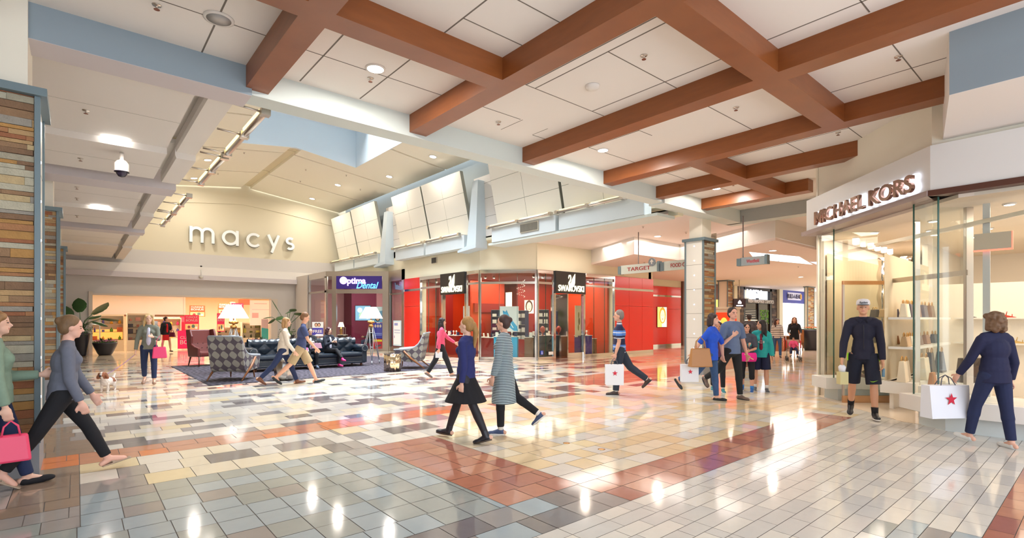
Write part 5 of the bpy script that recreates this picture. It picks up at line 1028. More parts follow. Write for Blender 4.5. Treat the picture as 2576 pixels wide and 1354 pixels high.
def shell_chair(loc, rz, label):   # faces +x
    t = thing('armchair', label, 'armchair', loc, rz)
    side = [(.43, .60), (.43, .52), (.38, .27), (-.25, .20), (-.37, .27), (-.45, .62), (-.54, 1.12), (-.47, 1.13), (-.40, .92), (-.30, .75), (-.15, .65), (.05, .61)]
    for s in (-1, 1): m = M(); m.prismY(side, s * .41 - .03, s * .41 + .03); m.build('side_panel', lat, t, bevel=.015)
    m = M(); m.prismY([(-.33, .22), (-.38, .27), (-.46, .62), (-.55, 1.13), (-.45, 1.14), (-.36, .72), (-.22, .42)], -.40, .40); m.build('backrest', lat, t, bevel=.015)
    m = M(); m.box(-.28, .40, -.38, .38, .26, .46); m.build('seat', lat, t, bevel=.03)
    for s in (-1, 1): m = M(); m.tube([(.46, s * .41, .60), (.2, s * .41, .615), (-.05, s * .41, .635), (-.2, s * .41, .68), (-.33, s * .41, .79), (-.42, s * .41, .95), (-.5, s * .41, 1.14)], [.03, .035, .035, .032, .03, .028, .02], 8, sy=1.2); m.build('arm_pad', pad, t)
    for s in (-1, 1):
        m = M(); m.tube([(.14, s * .455, .57), (-.1, s * .46, .33), (-.52, s * .44, .012)], [.03, .034, .016], 8); m.build('leg', walnut, t)
        m = M(); m.tube([(.33, s * .3, .27), (.36, s * .32, .012)], [.026, .016], 8); m.build('leg', walnut, t)
    m = M(); m.tube([(-.55, -.39, 1.14), (-.55, .39, 1.14)], .022, 8); m.build('top_piping', pad, t)
    return t
shell_chair((3.18, 14.98, .012), R(49.6), 'patterned grey armchair seen from behind, left of the silver barrel stool')
shell_chair((8.25, 14.75, .012), R(139.6), 'patterned grey armchair in side view by the red wall, right end of the rug')
ox = mat('oxblood_leather', rgb(110, 50, 46), .32, bump=.2, bscale=60)
wc = thing('wing_chair', 'oxblood leather wing chair with buttoned back at the left end of the rug', 'armchair', (3.35, 20.1, .012), R(-75))
m = M(); m.prismY([(-.42, .36), (.0, .36)] and [(-.30, .3), (-.46, .7), (-.56, 1.2), (-.44, 1.22), (-.32, .75), (-.18, .36)], -.34, .34); m.build('backrest', ox, wc, bevel=.03)
m = M(); m.box(-.3, .36, -.34, .34, .32, .48); m.build('seat', ox, wc, bevel=.04)
for s in (-1, 1):
    m = M(); m.prismY([(.38, .32), (.38, .62), (.1, .66), (-.12, .74), (-.1, 1.0), (-.24, 1.24), (-.5, 1.22), (-.42, .7), (-.32, .3)], s * .38 - .04, s * .38 + .04); m.build('wing', ox, wc, bevel=.03)
    m = M(); m.tube([(.36, s * .36, .32), (.42, s * .4, .0)], [.03, .016]); m.build('leg', mat('dark_walnut', rgb(90, 50, 30), .4), wc); m = M(); m.tube([(-.3, s * .34, .3), (-.42, s * .36, .0)], [.03, .016]); m.build('leg', mat('dark_walnut', rgb(90, 50, 30), .4), wc)
m = M()
for i in range(3):
    for j in range(4): m.ell((-.25 - j * .065, (i - 1) * .17 + (j % 2) * .06, .6 + j * .15), (.016, .016, .016), 8, 6)
m.build('buttons', mat('oxblood_dark', rgb(70, 26, 26), .3), wc)
# chesterfield sofa, facing -y
sl = mat('blue_black_leather', rgb(36, 46, 58), .26, bump=.15, bscale=50, coat=.2); nail = mat('nail_heads', rgb(220, 220, 220), .25, 1)
sx0, sx1, sy0 = 3.85, 7.55, 16.42; W = sx1 - sx0
sf = thing('chesterfield_sofa', 'long blue-black buttoned leather chesterfield sofa on the charcoal rug', 'sofa', (sx0, sy0, .012))
m = M(); m.box(.08, W - .08, .04, .98, .10, .34); m.build('base', sl, sf, bevel=.02)
m = M(); m.box(.2, W - .2, -.02, .78, .34, .47); m.build('seat_cushion', sl, sf, bevel=.05)
m = M(); NX, NZ = 120, 22; tot = W - .3; vs = []
for j in range(NZ + 1):
    tt = j / NZ
    for i in range(NX + 1):
        x = .15 + tot * i / NX; u = i / NX * tot / .23; v = tt * 3.0
        bump_ = .05 * (1 - .5 * (abs(math.sin(math.pi * (u + v) / 1)) ** -0 if False else 1)) 
        d = .055 * (abs(math.sin(math.pi * (u + v) / 2)) ** .5) * (abs(math.sin(math.pi * (u - v) / 2)) ** .5)
        if tt < .7: y = .80 - .06 * tt / .7; z = .42 + .40 * tt / .7; ny, nz = -1, .1
        else: a = (tt - .7) / .3 * math.pi * .95; y = .84 - .10 * math.cos(a); z = .82 + .10 * math.sin(a); ny, nz = -math.cos(a), math.sin(a)
        vs.append((x, y + ny * d, z + nz * d))
fs = [(j * (NX + 1) + i, j * (NX + 1) + i + 1, (j + 1) * (NX + 1) + i + 1, (j + 1) * (NX + 1) + i) for j in range(NZ) for i in range(NX)]
m.add(vs, fs, 0, True); m.box(.1, W - .1, .9, .99, .12, .86); m.build('backrest', sl, sf)
m = M()
for j in range(4):
    for i in range(int(tot / .23) + 1):
        if (i + j) % 2 == 0: continue
        x = .15 + i * .23; z = .42 + j * .19; m.ell((x, .79 - j * .02, z), (.014, .012, .014), 8, 5)
m.build('buttons', sl, sf)
for s, x in ((0, .02), (1, W - .22)):
    m = M(); m.box(x + .02, x + .18, .02, .95, .12, .56); m.tube([(x + .1, -.01, .60), (x + .1, .98, .60)], .125, 20); m.build('armrest', sl, sf, bevel=.01)
m = M()
for z in (.155, .30):
    k = 0
    while .12 + k * .035 < W - .1: m.ell((.12 + k * .035, .035, z), (.007, .005, .007), 6, 4); k += 1
for x in (.12, W - .12):
    for k in range(16): a = k * math.pi / 8; m.ell((x + .09 * math.cos(a), -.015, .60 + .09 * math.sin(a)), (.008, .006, .008), 6, 4)
m.build('nail_trim', nail, sf)
for x in (.2, W - .2):
    for y in (.12, .88): m = M(TT(x, y, 0)); m.lathe([(.025, 0), (.04, .03), (.035, .1)], 12); m.build('foot', mat('dark_walnut', rgb(90, 50, 30), .4), sf)
# barrel stool and fluted side table
def flute(n, a): return lambda t: 1 + a * math.cos(n * t)
bs = thing('barrel_stool', 'hammered silver barrel-shaped stool beside the patterned armchair', 'stool', (4.12, 14.0, .012)); hsil = mat('hammered_silver', rgb(170, 164, 158), .2, 1, bump=.3, bscale=14)
m = M(); m.lathe([(.20, 0), (.235, .1), (.255, .25), (.255, .35), (.235, .48), (.215, .55)], 48, wob=flute(12, .02)); m.build('body', hsil, bs); m = M(); m.lathe([(.215, .55), (.2, .565), (.001, .566)], 32); m.lathe([(.222, .52), (.222, .535)], 32); m.build('lid', hsil, bs)
ft = thing('fluted_side_table', 'shiny metal side table with vertical flutes next to the right armchair', 'side table', (7.32, 14.22, .012)); m = M(); m.lathe([(.25, 0), (.25, .52)], 96, wob=flute(11, .035)); m.build('body', mat('warm_steel', rgb(210, 190, 160), .14, 1), ft); m = M(); m.lathe([(.262, .52), (.262, .532)], 40); m.build('top', chrome, ft)
shade_m = emit('lamp_shade_lit', (1, .92, .82, 1), .6)
def tripod(x, y, label):
    t = thing('tripod_floor_lamp', label, 'floor lamp', (x, y, .012)); al = mat('pale_metal_leg', rgb(196, 206, 216), .3, .6)
    m = M(); m.lathe([(.41, 1.60), (.19, 2.0)], 40, caps=False); m.build('lamp_shade', shade_m, t, solid=.004)
    m = M(); m.tube([(0, 0, 1.3), (0, 0, 1.95)], .02); m.lathe([(.06, 1.28), (.09, 1.32), (.09, 1.36), (.05, 1.40)], 16); m.ell((.08, 0, 1.48), (.05, .05, .05)); m.ell((-.08, 0, 1.48), (.05, .05, .05)); m.lathe([(.05, 1.42), (.07, 1.46), (.03, 1.54)], 12); m.build('hub', mat('lamp_brass', rgb(200, 150, 90), .3, 1), t)
    for a in (250, 10, 130):
        a = R(a); c, s = math.cos(a), math.sin(a)
        m = M()
        for d in (-.035, .035): m.tube([(c * .05 - s * d * 1.3, s * .05 + c * d * 1.3, 1.3), (c * .2 - s * d * 1.6, s * .2 + c * d * 1.6, .75), (c * .36, s * .36, .05)], .013, 6)
        for z, q in ((1.1, .12), (.6, .24)): m.tube([(c * q - s * .05, s * q + c * .05, z), (c * q + s * .05, s * q - c * .05, z)], .01, 6)
        m.tube([(c * .34, s * .34, .12), (c * .375, s * .375, 0)], .018, 8); m.build('leg', al, t)
    l = bpy.data.lights.new('bulb', 'POINT'); l.energy = 14; l.color = (1, .82, .6); l.shadow_soft_size = .1; o = bpy.data.objects.new('bulb', l); C.objects.link(o); o.location = (x, y, 1.75)
tripod(3.55, 16.95, 'tripod floor lamp with white cone shade at the left end of the sofa'); tripod(7.92, 17.0, 'tripod floor lamp with white cone shade at the right end of the sofa')

# ------------------------------------------------------------------ plants
potm = mat('dark_glazed_pot', rgb(44, 44, 52), .3, var=.1); leafm = mat('strelitzia_leaf', rgb(44, 84, 40), .35, var=.25, vscale=8); leaf2 = mat('shrub_leaf', rgb(70, 120, 46), .5, var=.3, vscale=10); pinkf = mat('pink_flower', rgb(190, 110, 150), .6); orf = mat('orange_flower', rgb(226, 110, 40), .6); soil = mat('soil', rgb(50, 38, 30), .9)
def big_leaf(m, base, tip, w, droop, rs, mi=0):
    b, t = Vector(base), Vector(tip); n = 12; d = (t - b); side = d.cross(Vector((0, 0, 1))).normalized() if abs(d.normalized().z) < .98 else Vector((1, 0, 0)); yaw = rs.uniform(-.5, .5); w *= 1.5; side = (Matrix.Rotation(yaw, 3, d.normalized()) @ side)
    vs = []
    for i in range(n + 1):
        u = i / n; c = b + d * u + Vector((0, 0, -droop * u * u)); ww = w * math.sin(math.pi * min(1, .06 + u * .94)) ** .7 * (1 + .04 * math.sin(i * 2.2)); up = d.cross(side).normalized() * (ww * .25)
        vs += [c + side * ww - up * -1, c, c - side * ww + up]
    fs = []
    for i in range(n): a = i * 3; fs += [(a, a + 1, a + 4, a + 3), (a + 1, a + 2, a + 5, a + 4)]
    m.add(vs, fs, mi, True)
def strelitzia(loc, pot_prof, label, leaves, seed, shrub=True, s=1):
    rs = random.Random(seed); t = thing('potted_plant', label, 'potted plant', loc); m = M(); m.lathe(pot_prof, 32); m.build('pot', potm, t)
    h = pot_prof[-1][1]; r = pot_prof[-1][0]; m = M(); m.lathe([(r * .9, h - .04), (.001, h - .03)], 20); m.build('soil', soil, t)
    ms = M(); ml = M()
    for (ang, reach, z, L, w, tilt) in leaves:
        a = R(ang); b = Vector((math.cos(a) * .05, math.sin(a) * .05, h)); k = Vector((math.cos(a) * reach, math.sin(a) * reach, z)); mid = (b + k) / 2 + Vector((0, 0, .12)) - Vector((math.cos(a), math.sin(a), 0)) * reach * .2
        ms.tube([b, mid, k], [.022, .018, .012], 6); tip = k + Vector((math.cos(a) * L * math.cos(tilt), math.sin(a) * L * math.cos(tilt), L * math.sin(tilt))); big_leaf(ml, k, tip, w, .12, rs)
    ms.build('stem', mat('stem_green', rgb(80, 110, 70), .5), t); ml.build('leaves', leafm, t)
    if shrub:
        q = M()
        for i in range(420):
            a, rr, zz_ = rs.uniform(0, 6.28), rs.uniform(.1, r * 1.25), rs.uniform(-.22, .22); x, y, z = math.cos(a) * rr, math.sin(a) * rr, h + zz_ * (1 if rr > r else .6) + .05; e = rs.uniform(.03, .06); d = Vector((rs.uniform(-1, 1), rs.uniform(-1, 1), rs.uniform(-.3, 1))).normalized() * e; sd_ = d.cross(Vector((rs.uniform(-1, 1), .3, .5))).normalized() * e * .5
            p = Vector((x, y, z)); q.add([p, p + d * .5 + sd_, p + d, p + d * .5 - sd_], [(0, 1, 2, 3)])
        q.build('trailing_foliage', leaf2, t)
    return t
tall = [(.2, 0), (.22, .05), (.27, .45), (.33, .85), (.36, .92), (.34, .95)]
strelitzia((.12, 29.0, 0), [(r, z * 1.05) for r, z in tall], 'tall bird-of-paradise plant in a dark pot between the stone column and the store opening',
           [(140, .35, 1.75, .75, .16, .9), (100, .15, 1.9, .8, .17, 1.2), (-40, .5, 1.8, .95, .17, .75), (-35, .8, 1.6, .8, .13, .1), (150, .6, 1.5, .6, .07, .0), (-60, .6, 1.4, .6, .08, .1), (-20, .4, 1.5, .6, .09, -.2), (160, .4, 1.25, .5, .06, -.2), (30, .3, 1.6, .6, .1, .5), (-100, .3, 1.4, .5, .1, .3)], 4)
def bowl(loc, label, s=1, flow=None, spikes=True, seed=3):
    rs = random.Random(seed); t = thing('potted_plant', label, 'potted plant', loc); m = M(); m.lathe([(.22 * s, 0), (.27 * s, .08 * s), (.40 * s, .38 * s), (.44 * s, .5 * s), (.455 * s, .55 * s), (.43 * s, .57 * s), (.42 * s, .53 * s)], 36); m.build('pot', potm, t)
    m = M(); m.lathe([(.42 * s, .52 * s), (.001, .54 * s)], 20); m.build('soil', soil, t)
    q = M()
    for i in range(260):
        a, rr = rs.uniform(0, 6.28), rs.uniform(0, .42 * s); p = Vector((math.cos(a) * rr, math.sin(a) * rr, .53 * s)); e = rs.uniform(.06, .14); d = Vector((rs.uniform(-.6, .6), rs.uniform(-.6, .6), 1)).normalized() * e; sd_ = Vector((rs.uniform(-1, 1), rs.uniform(-1, 1), 0)).normalized() * .018
        q.add([p - sd_, p + d * .6 - sd_ * .8, p + d, p + d * .6 + sd_ * .8, p + sd_], [(0, 1, 2, 3, 4)])
    q.build('foliage', leaf2, t)
    q = M()
    for i in range(90):
        a, rr = rs.uniform(0, 6.28), rs.uniform(.1, .44 * s); q.ell((math.cos(a) * rr, math.sin(a) * rr, .6 * s + rs.uniform(0, .07)), (.022, .022, .016), 6, 4)
    q.build('flowers', flow or pinkf, t)
    if spikes:
        q = M()
        for cx in (-.12, .14):
            for i in range(16):
                a = rs.uniform(0, 6.28); tl = rs.uniform(.2, .6); p = Vector((cx * s, 0, .55 * s)); d = Vector((math.cos(a) * tl, math.sin(a) * tl, 1)).normalized() * .26; sd_ = Vector((-math.sin(a), math.cos(a), 0)) * .018; q.add([p - sd_, p + d * .5 - sd_, p + d, p + d * .5 + sd_, p + sd_], [(0, 1, 2, 3, 4)])
        q.build('spiky_leaves', leafm, t)
    return t
bowl((.95, 28.9, 0), 'wide dark bowl planter with pink flowers in front of the amber-lit cabinet'); bowl((6.9, 27.6, 0), 'dark planter with a spiky succulent behind the sofa, left of the walking couple', .9, None, True, 6)
strelitzia((8.05, 26.9, 0), [(r, z * .85) for r, z in tall], 'bird-of-paradise plant with long leaf in a dark pot behind the walking couple', [(150, .7, 1.7, .45, .08, .1), (120, .5, 1.95, .9, .07, 1.0), (-40, .35, 1.85, .5, .14, .3), (-30, .6, 1.8, .45, .12, .0), (60, .1, 1.9, .4, .14, .6), (-150, .3, 1.75, .4, .12, -.2), (170, .55, 1.6, .35, .1, -.3), (-60, .2, 2.0, .4, .12, .6)], 8, True)
bowl((29.0, 10.0, 0), 'big dark planter with orange flowers beside the glass edge of the corner shop', 1.9, orf, False, 9)
t = thing('cafe_table', 'brown cafe table group in the corridor behind the girl in the striped sweater', 'table', (27.0, 10.9, 0)); m = M(); m.box(-.45, .45, -.4, .4, .72, .76); m.build('top', walnut, t)
for s in (-1, 1): m = M(); m.box(s * .38 - .05, s * .38 + .05, -.35, .35, 0, .72); m.build('leg', walnut, t)
for k, (a, b, r_) in enumerate(((26.3, 11.5, 0), (27.8, 10.4, 3.0))):
    c = thing('cafe_chair', ('brown high-backed cafe chair, left of the cafe table', 'brown high-backed cafe chair, right of the cafe table')[k], 'chair', (a, b, 0), r_); m = M(); m.box(-.25, .25, -.25, .25, .4, .46); m.build('seat', walnut, c); m = M(); m.box(-.25, -.2, -.25, .25, .46, 1.05); m.build('backrest', walnut, c)
    for s in (-1, 1):
        for q_ in (-1, 1): m = M(); m.box(s * .21 - .02, s * .21 + .02, q_ * .21 - .02, q_ * .21 + .02, 0, .4); m.build('leg', walnut, c)
# brass floor fittings
for i, (x, y) in enumerate(((4.86, 4.03), (4.76, 4.52))):
    m = M(TT(x, y, 0)); m.lathe([(.045, .0002), (.045, .002), (.03, .0021)], 20); tag(m.build('floor_socket_cover', mat('floor_brass', rgb(200, 150, 80), .25, 1)), ('round brass floor cover, left of two near the beige tiles\' centre', 'round brass floor cover, right of two near the beige tiles\' centre')[i], 'floor cover')
# ================================================================== people
def skinned(name, prims, vs, mats, parent, smooth=5, matfn=None, extra=None):
    """one continuous surface grown from overlapping rounded volumes"""
    m = M()
    for p in prims:
        k = p[0]
        if k == 'c':      # tapered capsule a, b, ra, rb, (flatten axis scale)
            a, b, ra, rb = Vector(p[1]), Vector(p[2]), p[3], p[4]; d = b - a; L = d.length
            if L < 1e-6: continue
            n = 4; pts, rr = [], []
            for i in range(n, 0, -1): t = math.pi / 2 * i / n; pts.append(a - d / L * ra * math.sin(t)); rr.append(max(ra * math.cos(t), .0008))
            pts.append(a); rr.append(ra); pts.append(b); rr.append(rb)
            for i in range(1, n + 1): t = math.pi / 2 * i / n; pts.append(b + d / L * rb * math.sin(t)); rr.append(max(rb * math.cos(t), .0008))
            m.tube(pts, rr, 14)
        elif k == 't':    # flat-ended tapered tube
            m.tube([p[1], p[2]], [p[3], p[4]], 16)
        elif k == 'e': m.ell(p[1], p[2], 16, 12, 0, p[3] if len(p) > 3 else None)
        elif k == 'b':
            T = p[1]; q = M(T); q.box(*p[2]); m.add(q.v, q.f)
        elif k == 'l':    # loft of elliptical rings: [(centre, rx, ry)]
            n = 20; v = []
            for c, rx, ry in p[1]:
                for j in range(n): t = 2 * math.pi * j / n; v.append((c[0] + rx * math.cos(t), c[1] + ry * math.sin(t), c[2]))
            kk = len(p[1]); f = [(i * n + j, i * n + (j + 1) % n, (i + 1) * n + (j + 1) % n, (i + 1) * n + j) for i in range(kk - 1) for j in range(n)]
            f += [tuple(range(n))[::-1], tuple((kk - 1) * n + j for j in range(n))]; m.add(v, f)
    me = bpy.data.meshes.new('t'); me.from_pydata(m.v, [], m.f); o = bpy.data.objects.new('t', me); C.objects.link(o)
    r = o.modifiers.new('r', 'REMESH'); r.mode = 'VOXEL'; r.voxel_size = vs; r.use_smooth_shade = True
    s = o.modifiers.new('s', 'SMOOTH'); s.factor = .5; s.iterations = smooth
    bpy.context.view_layer.update()
    ev = bpy.data.meshes.new_from_object(o.evaluated_get(bpy.context.evaluated_depsgraph_get()))
    bpy.data.objects.remove(o); bpy.data.meshes.remove(me)
    ev.materials.clear(); ev.name = name
    for q in mats: ev.materials.append(q)
    if matfn:
        idx = [0] * len(ev.polygons)
        for i, pl in enumerate(ev.polygons): idx[i] = matfn(pl.center)
        ev.polygons.foreach_set('material_index', idx)
    ev.polygons.foreach_set('use_smooth', [True] * len(ev.polygons))
    ob = bpy.data.objects.new(name, ev); C.objects.link(ob)
    if parent: ob.parent = parent
    return ob
def cloth(name, c, var=.12): return mat(name, rgb(*c), .85, var=var, vscale=24)
lipm = mat('lip', rgb(196, 122, 110), .5); eyem = mat('eye_dark', rgb(44, 34, 32), .3)
def person(label, loc, head, H, legs, arms, outfit, skin=(224, 176, 148), hair=None, lean=0, turn=0, vs=.012, build=1.0, sit=None, category='person', name='person', nod=0, twist=0, handpose=.5):
    """legs/arms: ((forward, out, bend), (forward, out, bend)) in degrees, left then right; faces local +x"""
    t = thing(name, label, category, (loc[0], loc[1], 0), R(head)); s = H
    sk = mat('skin_%02x%02x%02x' % skin, rgb(*skin), .5); J = {}
    def legchain(hz):
        out = []
        for k, sg in ((0, 1), (1, -1)):
            f, o, b = [R(q) for q in legs[k][:3]]; pit = R(legs[k][3]) if len(legs[k]) > 3 else None
            h = Vector((0, sg * .052 * s, hz)); kn = h + .245 * s * Vector((math.sin(f), sg * math.sin(o), -math.cos(f) * math.cos(o)))
            a2 = f - b; an = kn + .246 * s * Vector((math.sin(a2), sg * math.sin(o) * .3, -math.cos(a2)))
            if pit is None: pit = max(0, -a2 - R(14)) * .9 if a2 < 0 else -max(0, a2 - R(12)) * .6
            td = Vector((math.cos(pit), sg * .10, -math.sin(pit))); up = Vector((math.sin(pit), 0, math.cos(pit)))
            heel = an - td * .035 * s - up * .04 * s; toe = an + td * .11 * s - up * .042 * s
            out.append((h, kn, an, heel, toe, td, up))
        return out
    ch = legchain(0); low = min(min(c[3].z, c[4].z) for c in ch)
    hz = -low if sit is None else sit
    ch = legchain(hz); hip = Vector((0, 0, hz)); L = R(lean); ax = Vector((math.sin(L), 0, math.cos(L)))
    tw = Matrix.Rotation(R(twist), 3, 'Z')
    chest = hip + ax * .20 * s; shc = hip + ax * .285 * s; neck = hip + ax * .315 * s + Vector((math.sin(L) * .02 * s, 0, 0)); hc = neck + Vector((math.sin(L) * .05 * s + .012 * s, 0, .092 * s))
    w = build; fem = outfit.get('fem', False); sw = (.096 if fem else .107) * s * (w ** .5)
    HR = Matrix.Rotation(R(turn), 3, 'Z') @ Matrix.Rotation(R(nod), 3, 'Y')
    hp = lambda x, y, z: hc + HR @ Vector((x * s, y * s, z * s))
    arm = []
    for k, sg in ((0, 1), (1, -1)):
        f, o, b = [R(q) for q in arms[k][:3]]; inn = R(arms[k][3]) if len(arms[k]) > 3 else 0
        sh = shc + tw @ Vector((0, sg * sw, -.012 * s)); el = sh + .172 * s * (tw @ Vector((math.sin(f) * math.cos(o), sg * math.sin(o), -math.cos(f) * math.cos(o))))
        fd = tw @ Vector((math.sin(f + b) * math.cos(inn), -sg * math.sin(inn) + sg * math.sin(o) * .4, -math.cos(f + b) * math.cos(inn))); fd.normalize(); wr = el + .148 * s * fd
        arm.append((sh, el, wr, fd, sg))
    RT = Matrix.Rotation(L, 3, 'Y')
    # ---- body
    B = [('e', hip + ax * .0 * s, (.054 * s * w, .074 * s * w * (1.06 if fem else 1), .062 * s), RT), ('e', hip + ax * .09 * s, (.050 * s * w, .066 * s * w * (.94 if fem else 1.03), .09 * s), RT), ('e', chest, (.058 * s * w, .080 * s * w, .10 * s), RT),
         ('c', shc + tw @ Vector((0, sw * .75, -.008 * s)), shc + tw @ Vector((0, -sw * .75, -.008 * s)), .036 * s, .036 * s), ('c', shc, neck + Vector((0, 0, .035 * s)), .034 * s, .028 * s), ('c', neck, shc + tw @ Vector((0, sw * .8, .012 * s)), .028 * s, .020 * s), ('c', neck, shc + tw @ Vector((0, -sw * .8, .012 * s)), .028 * s, .020 * s),
         ('e', hp(-.006, 0, .014), (.054 * s, .043 * s, .056 * s), HR), ('e', hp(.010, 0, -.026), (.036 * s, .032 * s, .036 * s), HR), ('e', hp(.034, 0, -.044), (.014 * s, .016 * s, .013 * s), HR),
         ('c', hp(.046, 0, .006), hp(.057, 0, -.010), .005 * s, .008 * s), ('e', hp(-.004, .043, -.004), (.010 * s, .005 * s, .017 * s), HR), ('e', hp(-.004, -.043, -.004), (.010 * s, .005 * s, .017 * s), HR), ('e', hp(.043, 0, -.027), (.008 * s, .014 * s, .006 * s), HR)]
    if fem:
        for sg in (1, -1): B.append(('e', chest + tw @ Vector((.042 * s * w, sg * .034 * s, .012 * s)), (.026 * s * w, .030 * s, .028 * s)))
    kd_ = outfit.get('shoes', (0, 'flat'))[1]
    for h, kn, an, heel, toe, td, up in ch:
        lw = outfit.get('legw', 1) * (w ** .5)
        B += [('c', h, kn, .045 * s * lw, .031 * s * lw), ('c', kn, kn.lerp(an, .35), .030 * s * lw, .032 * s * lw), ('c', kn.lerp(an, .3), an, .033 * s * lw, .020 * s), ('c', an, (toe - td * .03 * s + up * .012 * s) if kd_ in ('sandal', 'flat') else heel.lerp(toe, .4) + up * .02 * s, (.021 if kd_ == 'sandal' else .018) * s, (.017 if kd_ == 'sandal' else .012) * s), ('c', an - up * .01 * s, heel + up * .018 * s, .019 * s, .017 * s)]
    for sh, el, wr, fd, sg in arm:
        aw = (.88 if fem else 1.0) * (w ** .5)
        B += [('c', sh, el, .030 * s * aw, .021 * s * aw), ('c', el, el.lerp(wr, .3), .021 * s * aw, .023 * s * aw), ('c', el.lerp(wr, .25), wr, .023 * s * aw, .0145 * s)]
        n2 = Vector((0, 0, 1)) if abs(fd.z) < .8 else Vector((1, 0, 0)); lat_ = fd.cross(Vector((0, sg, 0))); lat_ = lat_.normalized() if lat_.length > .1 else Vector((1, 0, 0)); pn = lat_.cross(fd).normalized()
        palm = wr + fd * .026 * s; ROT = Matrix((fd, lat_, pn)).transposed(); B.append(('e', palm, (.030 * s, .023 * s, .012 * s), ROT)); pal_in = Vector((0, -sg, 0))
        for q in range(4):
            off = (q - 1.5) * .0115 * s; ln = (.036, .042, .040, .032)[q] * s; k0 = wr + fd * .050 * s + lat_ * off; cur = handpose
            d1 = (fd + pal_in * cur * .7).normalized(); k1 = k0 + d1 * ln * .5; d2 = (fd * (1 - cur) + pal_in * cur * 1.6).normalized(); k2 = k1 + d2 * ln * .55
            B += [('c', k0 - fd * .012 * s, k1, .0062 * s, .0056 * s), ('c', k1, k2, .0056 * s, .0046 * s)]
        k0 = wr + fd * .018 * s + lat_ * .020 * s; k1 = k0 + (fd * .7 + lat_ * .75).normalized() * .024 * s; B += [('c', k0, k1, .0075 * s, .0065 * s), ('c', k1, k1 + (fd + pal_in * .4).normalized() * .020 * s, .0062 * s, .005 * s)]
        J['hand' + ('L' if sg > 0 else 'R')] = t.matrix_basis @ (wr + fd * .06 * s)
    def mf(c):
        q = HR.transposed() @ (c - hc) / s
        if q.x > .030:
            if abs(abs(q.y) - .0175) < .0062 and abs(q.z - .006) < .0026: return 1
            if vs < .0115 and abs(abs(q.y) - .018) < .010 and abs(q.z - .0165) < .0018: return 2
            if abs(q.y) < .012 and abs(q.z + .027) < .0036: return 3
        return 0
    hcol = mat('hair_%02x%02x%02x' % hair['c'], rgb(*hair['c']), .6, var=.35, vscale=60, stretch=(1, 1, .25)) if hair else sk
    skinned('body', B, min(vs, .010) if vs < .013 else vs, [sk, eyem, hcol, lipm], t, 3, mf)
    # ---- hair
    if hair:
        Hh = []
        st_ = hair['s']
        k = 1.0
        if st_ != 'bald': Hh += [('e', hp(-.016, 0, .028), (.053 * s, .050 * s, .053 * s), HR), ('e', hp(-.030, 0, .004), (.040 * s, .047 * s, .052 * s), HR)]
        if st_ in ('bob', 'long', 'curly'):
            for sg in (1, -1): Hh += [('c', hp(-.005, sg * .043, .02), hp(-.012, sg * .050, -.055), .016 * s, .018 * s), ('e', hp(.018, sg * .034, .042), (.022 * s, .020 * s, .022 * s), HR)]
            Hh += [('c', hp(-.045, .02, 0), hp(-.045, .025, -.06), .028 * s, .026 * s), ('c', hp(-.045, -.02, 0), hp(-.045, -.025, -.06), .028 * s, .026 * s)]
        if st_ == 'long':
            ln = hair.get('l', .17)
            for sg, x in ((1, -.04), (-1, -.04), (0, -.052)): Hh.append(('c', hp(x, sg * .030, -.04), hp(x - .012, sg * .038, -.04 - ln), .030 * s, .018 * s))
            for sg in (1, -1): Hh.append(('c', hp(-.008, sg * .05, -.03), hp(.006, sg * .058, -.03 - ln * .8), .017 * s, .012 * s))
        if st_ == 'curly':
            rs = random.Random(3)
            for i in range(26): a = rs.uniform(0, 6.28); z = rs.uniform(-.06, .07); rr = .052; x = math.cos(a) * rr - .02; 
            for i in range(40):
                a = rs.uniform(.6, 5.68); z = rs.uniform(-.065, .058); q_ = .056 * math.sqrt(max(.1, 1 - (max(z, 0) / .075) ** 2)); x = math.cos(a) * q_ - .018; y = math.sin(a) * q_ * .92
                if x > .02 and z < .03: continue
                Hh.append(('e', hp(x, y, z), (.015 * s,) * 3))
        if st_ == 'ponytail': Hh += [('e', hp(-.064, 0, .018), (.018 * s,) * 3), ('c', hp(-.068, 0, .015), hp(-.085, 0, -.05), .020 * s, .024 * s), ('c', hp(-.085, 0, -.05), hp(-.072, 0, -.17), .024 * s, .010 * s)]
        if st_ == 'bun': Hh += [('e', hp(-.062, 0, .032), (.026 * s,) * 3)]
        skinned('hair', Hh, min(vs, .010), [hcol], t, 2)
    # ---- clothes
    def off(c, d=.012): return c + d
    O = outfit; g = O.get('gap', .012)
    if 'top' in O:
        T_ = O['top']; col, slv, hem = T_[0], T_[1], min(T_[2], -.03); A = []
        g2 = g + T_[3] if len(T_) > 3 else g
        A += [('e', hip + ax * (.05 + .0) * s, (.058 * s * w + g2, .080 * s * w + g2, .075 * s), RT), ('e', hip + ax * .10 * s, (.052 * s * w + g2, .070 * s * w + g2, .10 * s), RT), ('e', chest, (.058 * s * w + g2, .081 * s * w + g2, .098 * s), RT), ('c', shc + tw @ Vector((0, sw * .76, -.010 * s)), shc + tw @ Vector((0, -sw * .76, -.010 * s)), .034 * s + g2 * .5, .034 * s + g2 * .5), ('c', shc, shc + ax * .030 * s, .038 * s, .034 * s), ('c', shc + ax * .022 * s, shc + tw @ Vector((0, sw * .8, .012 * s)), .026 * s + g2 * .5, .020 * s + g2 * .6), ('c', shc + ax * .022 * s, shc + tw @ Vector((0, -sw * .8, .012 * s)), .026 * s + g2 * .5, .020 * s + g2 * .6)]
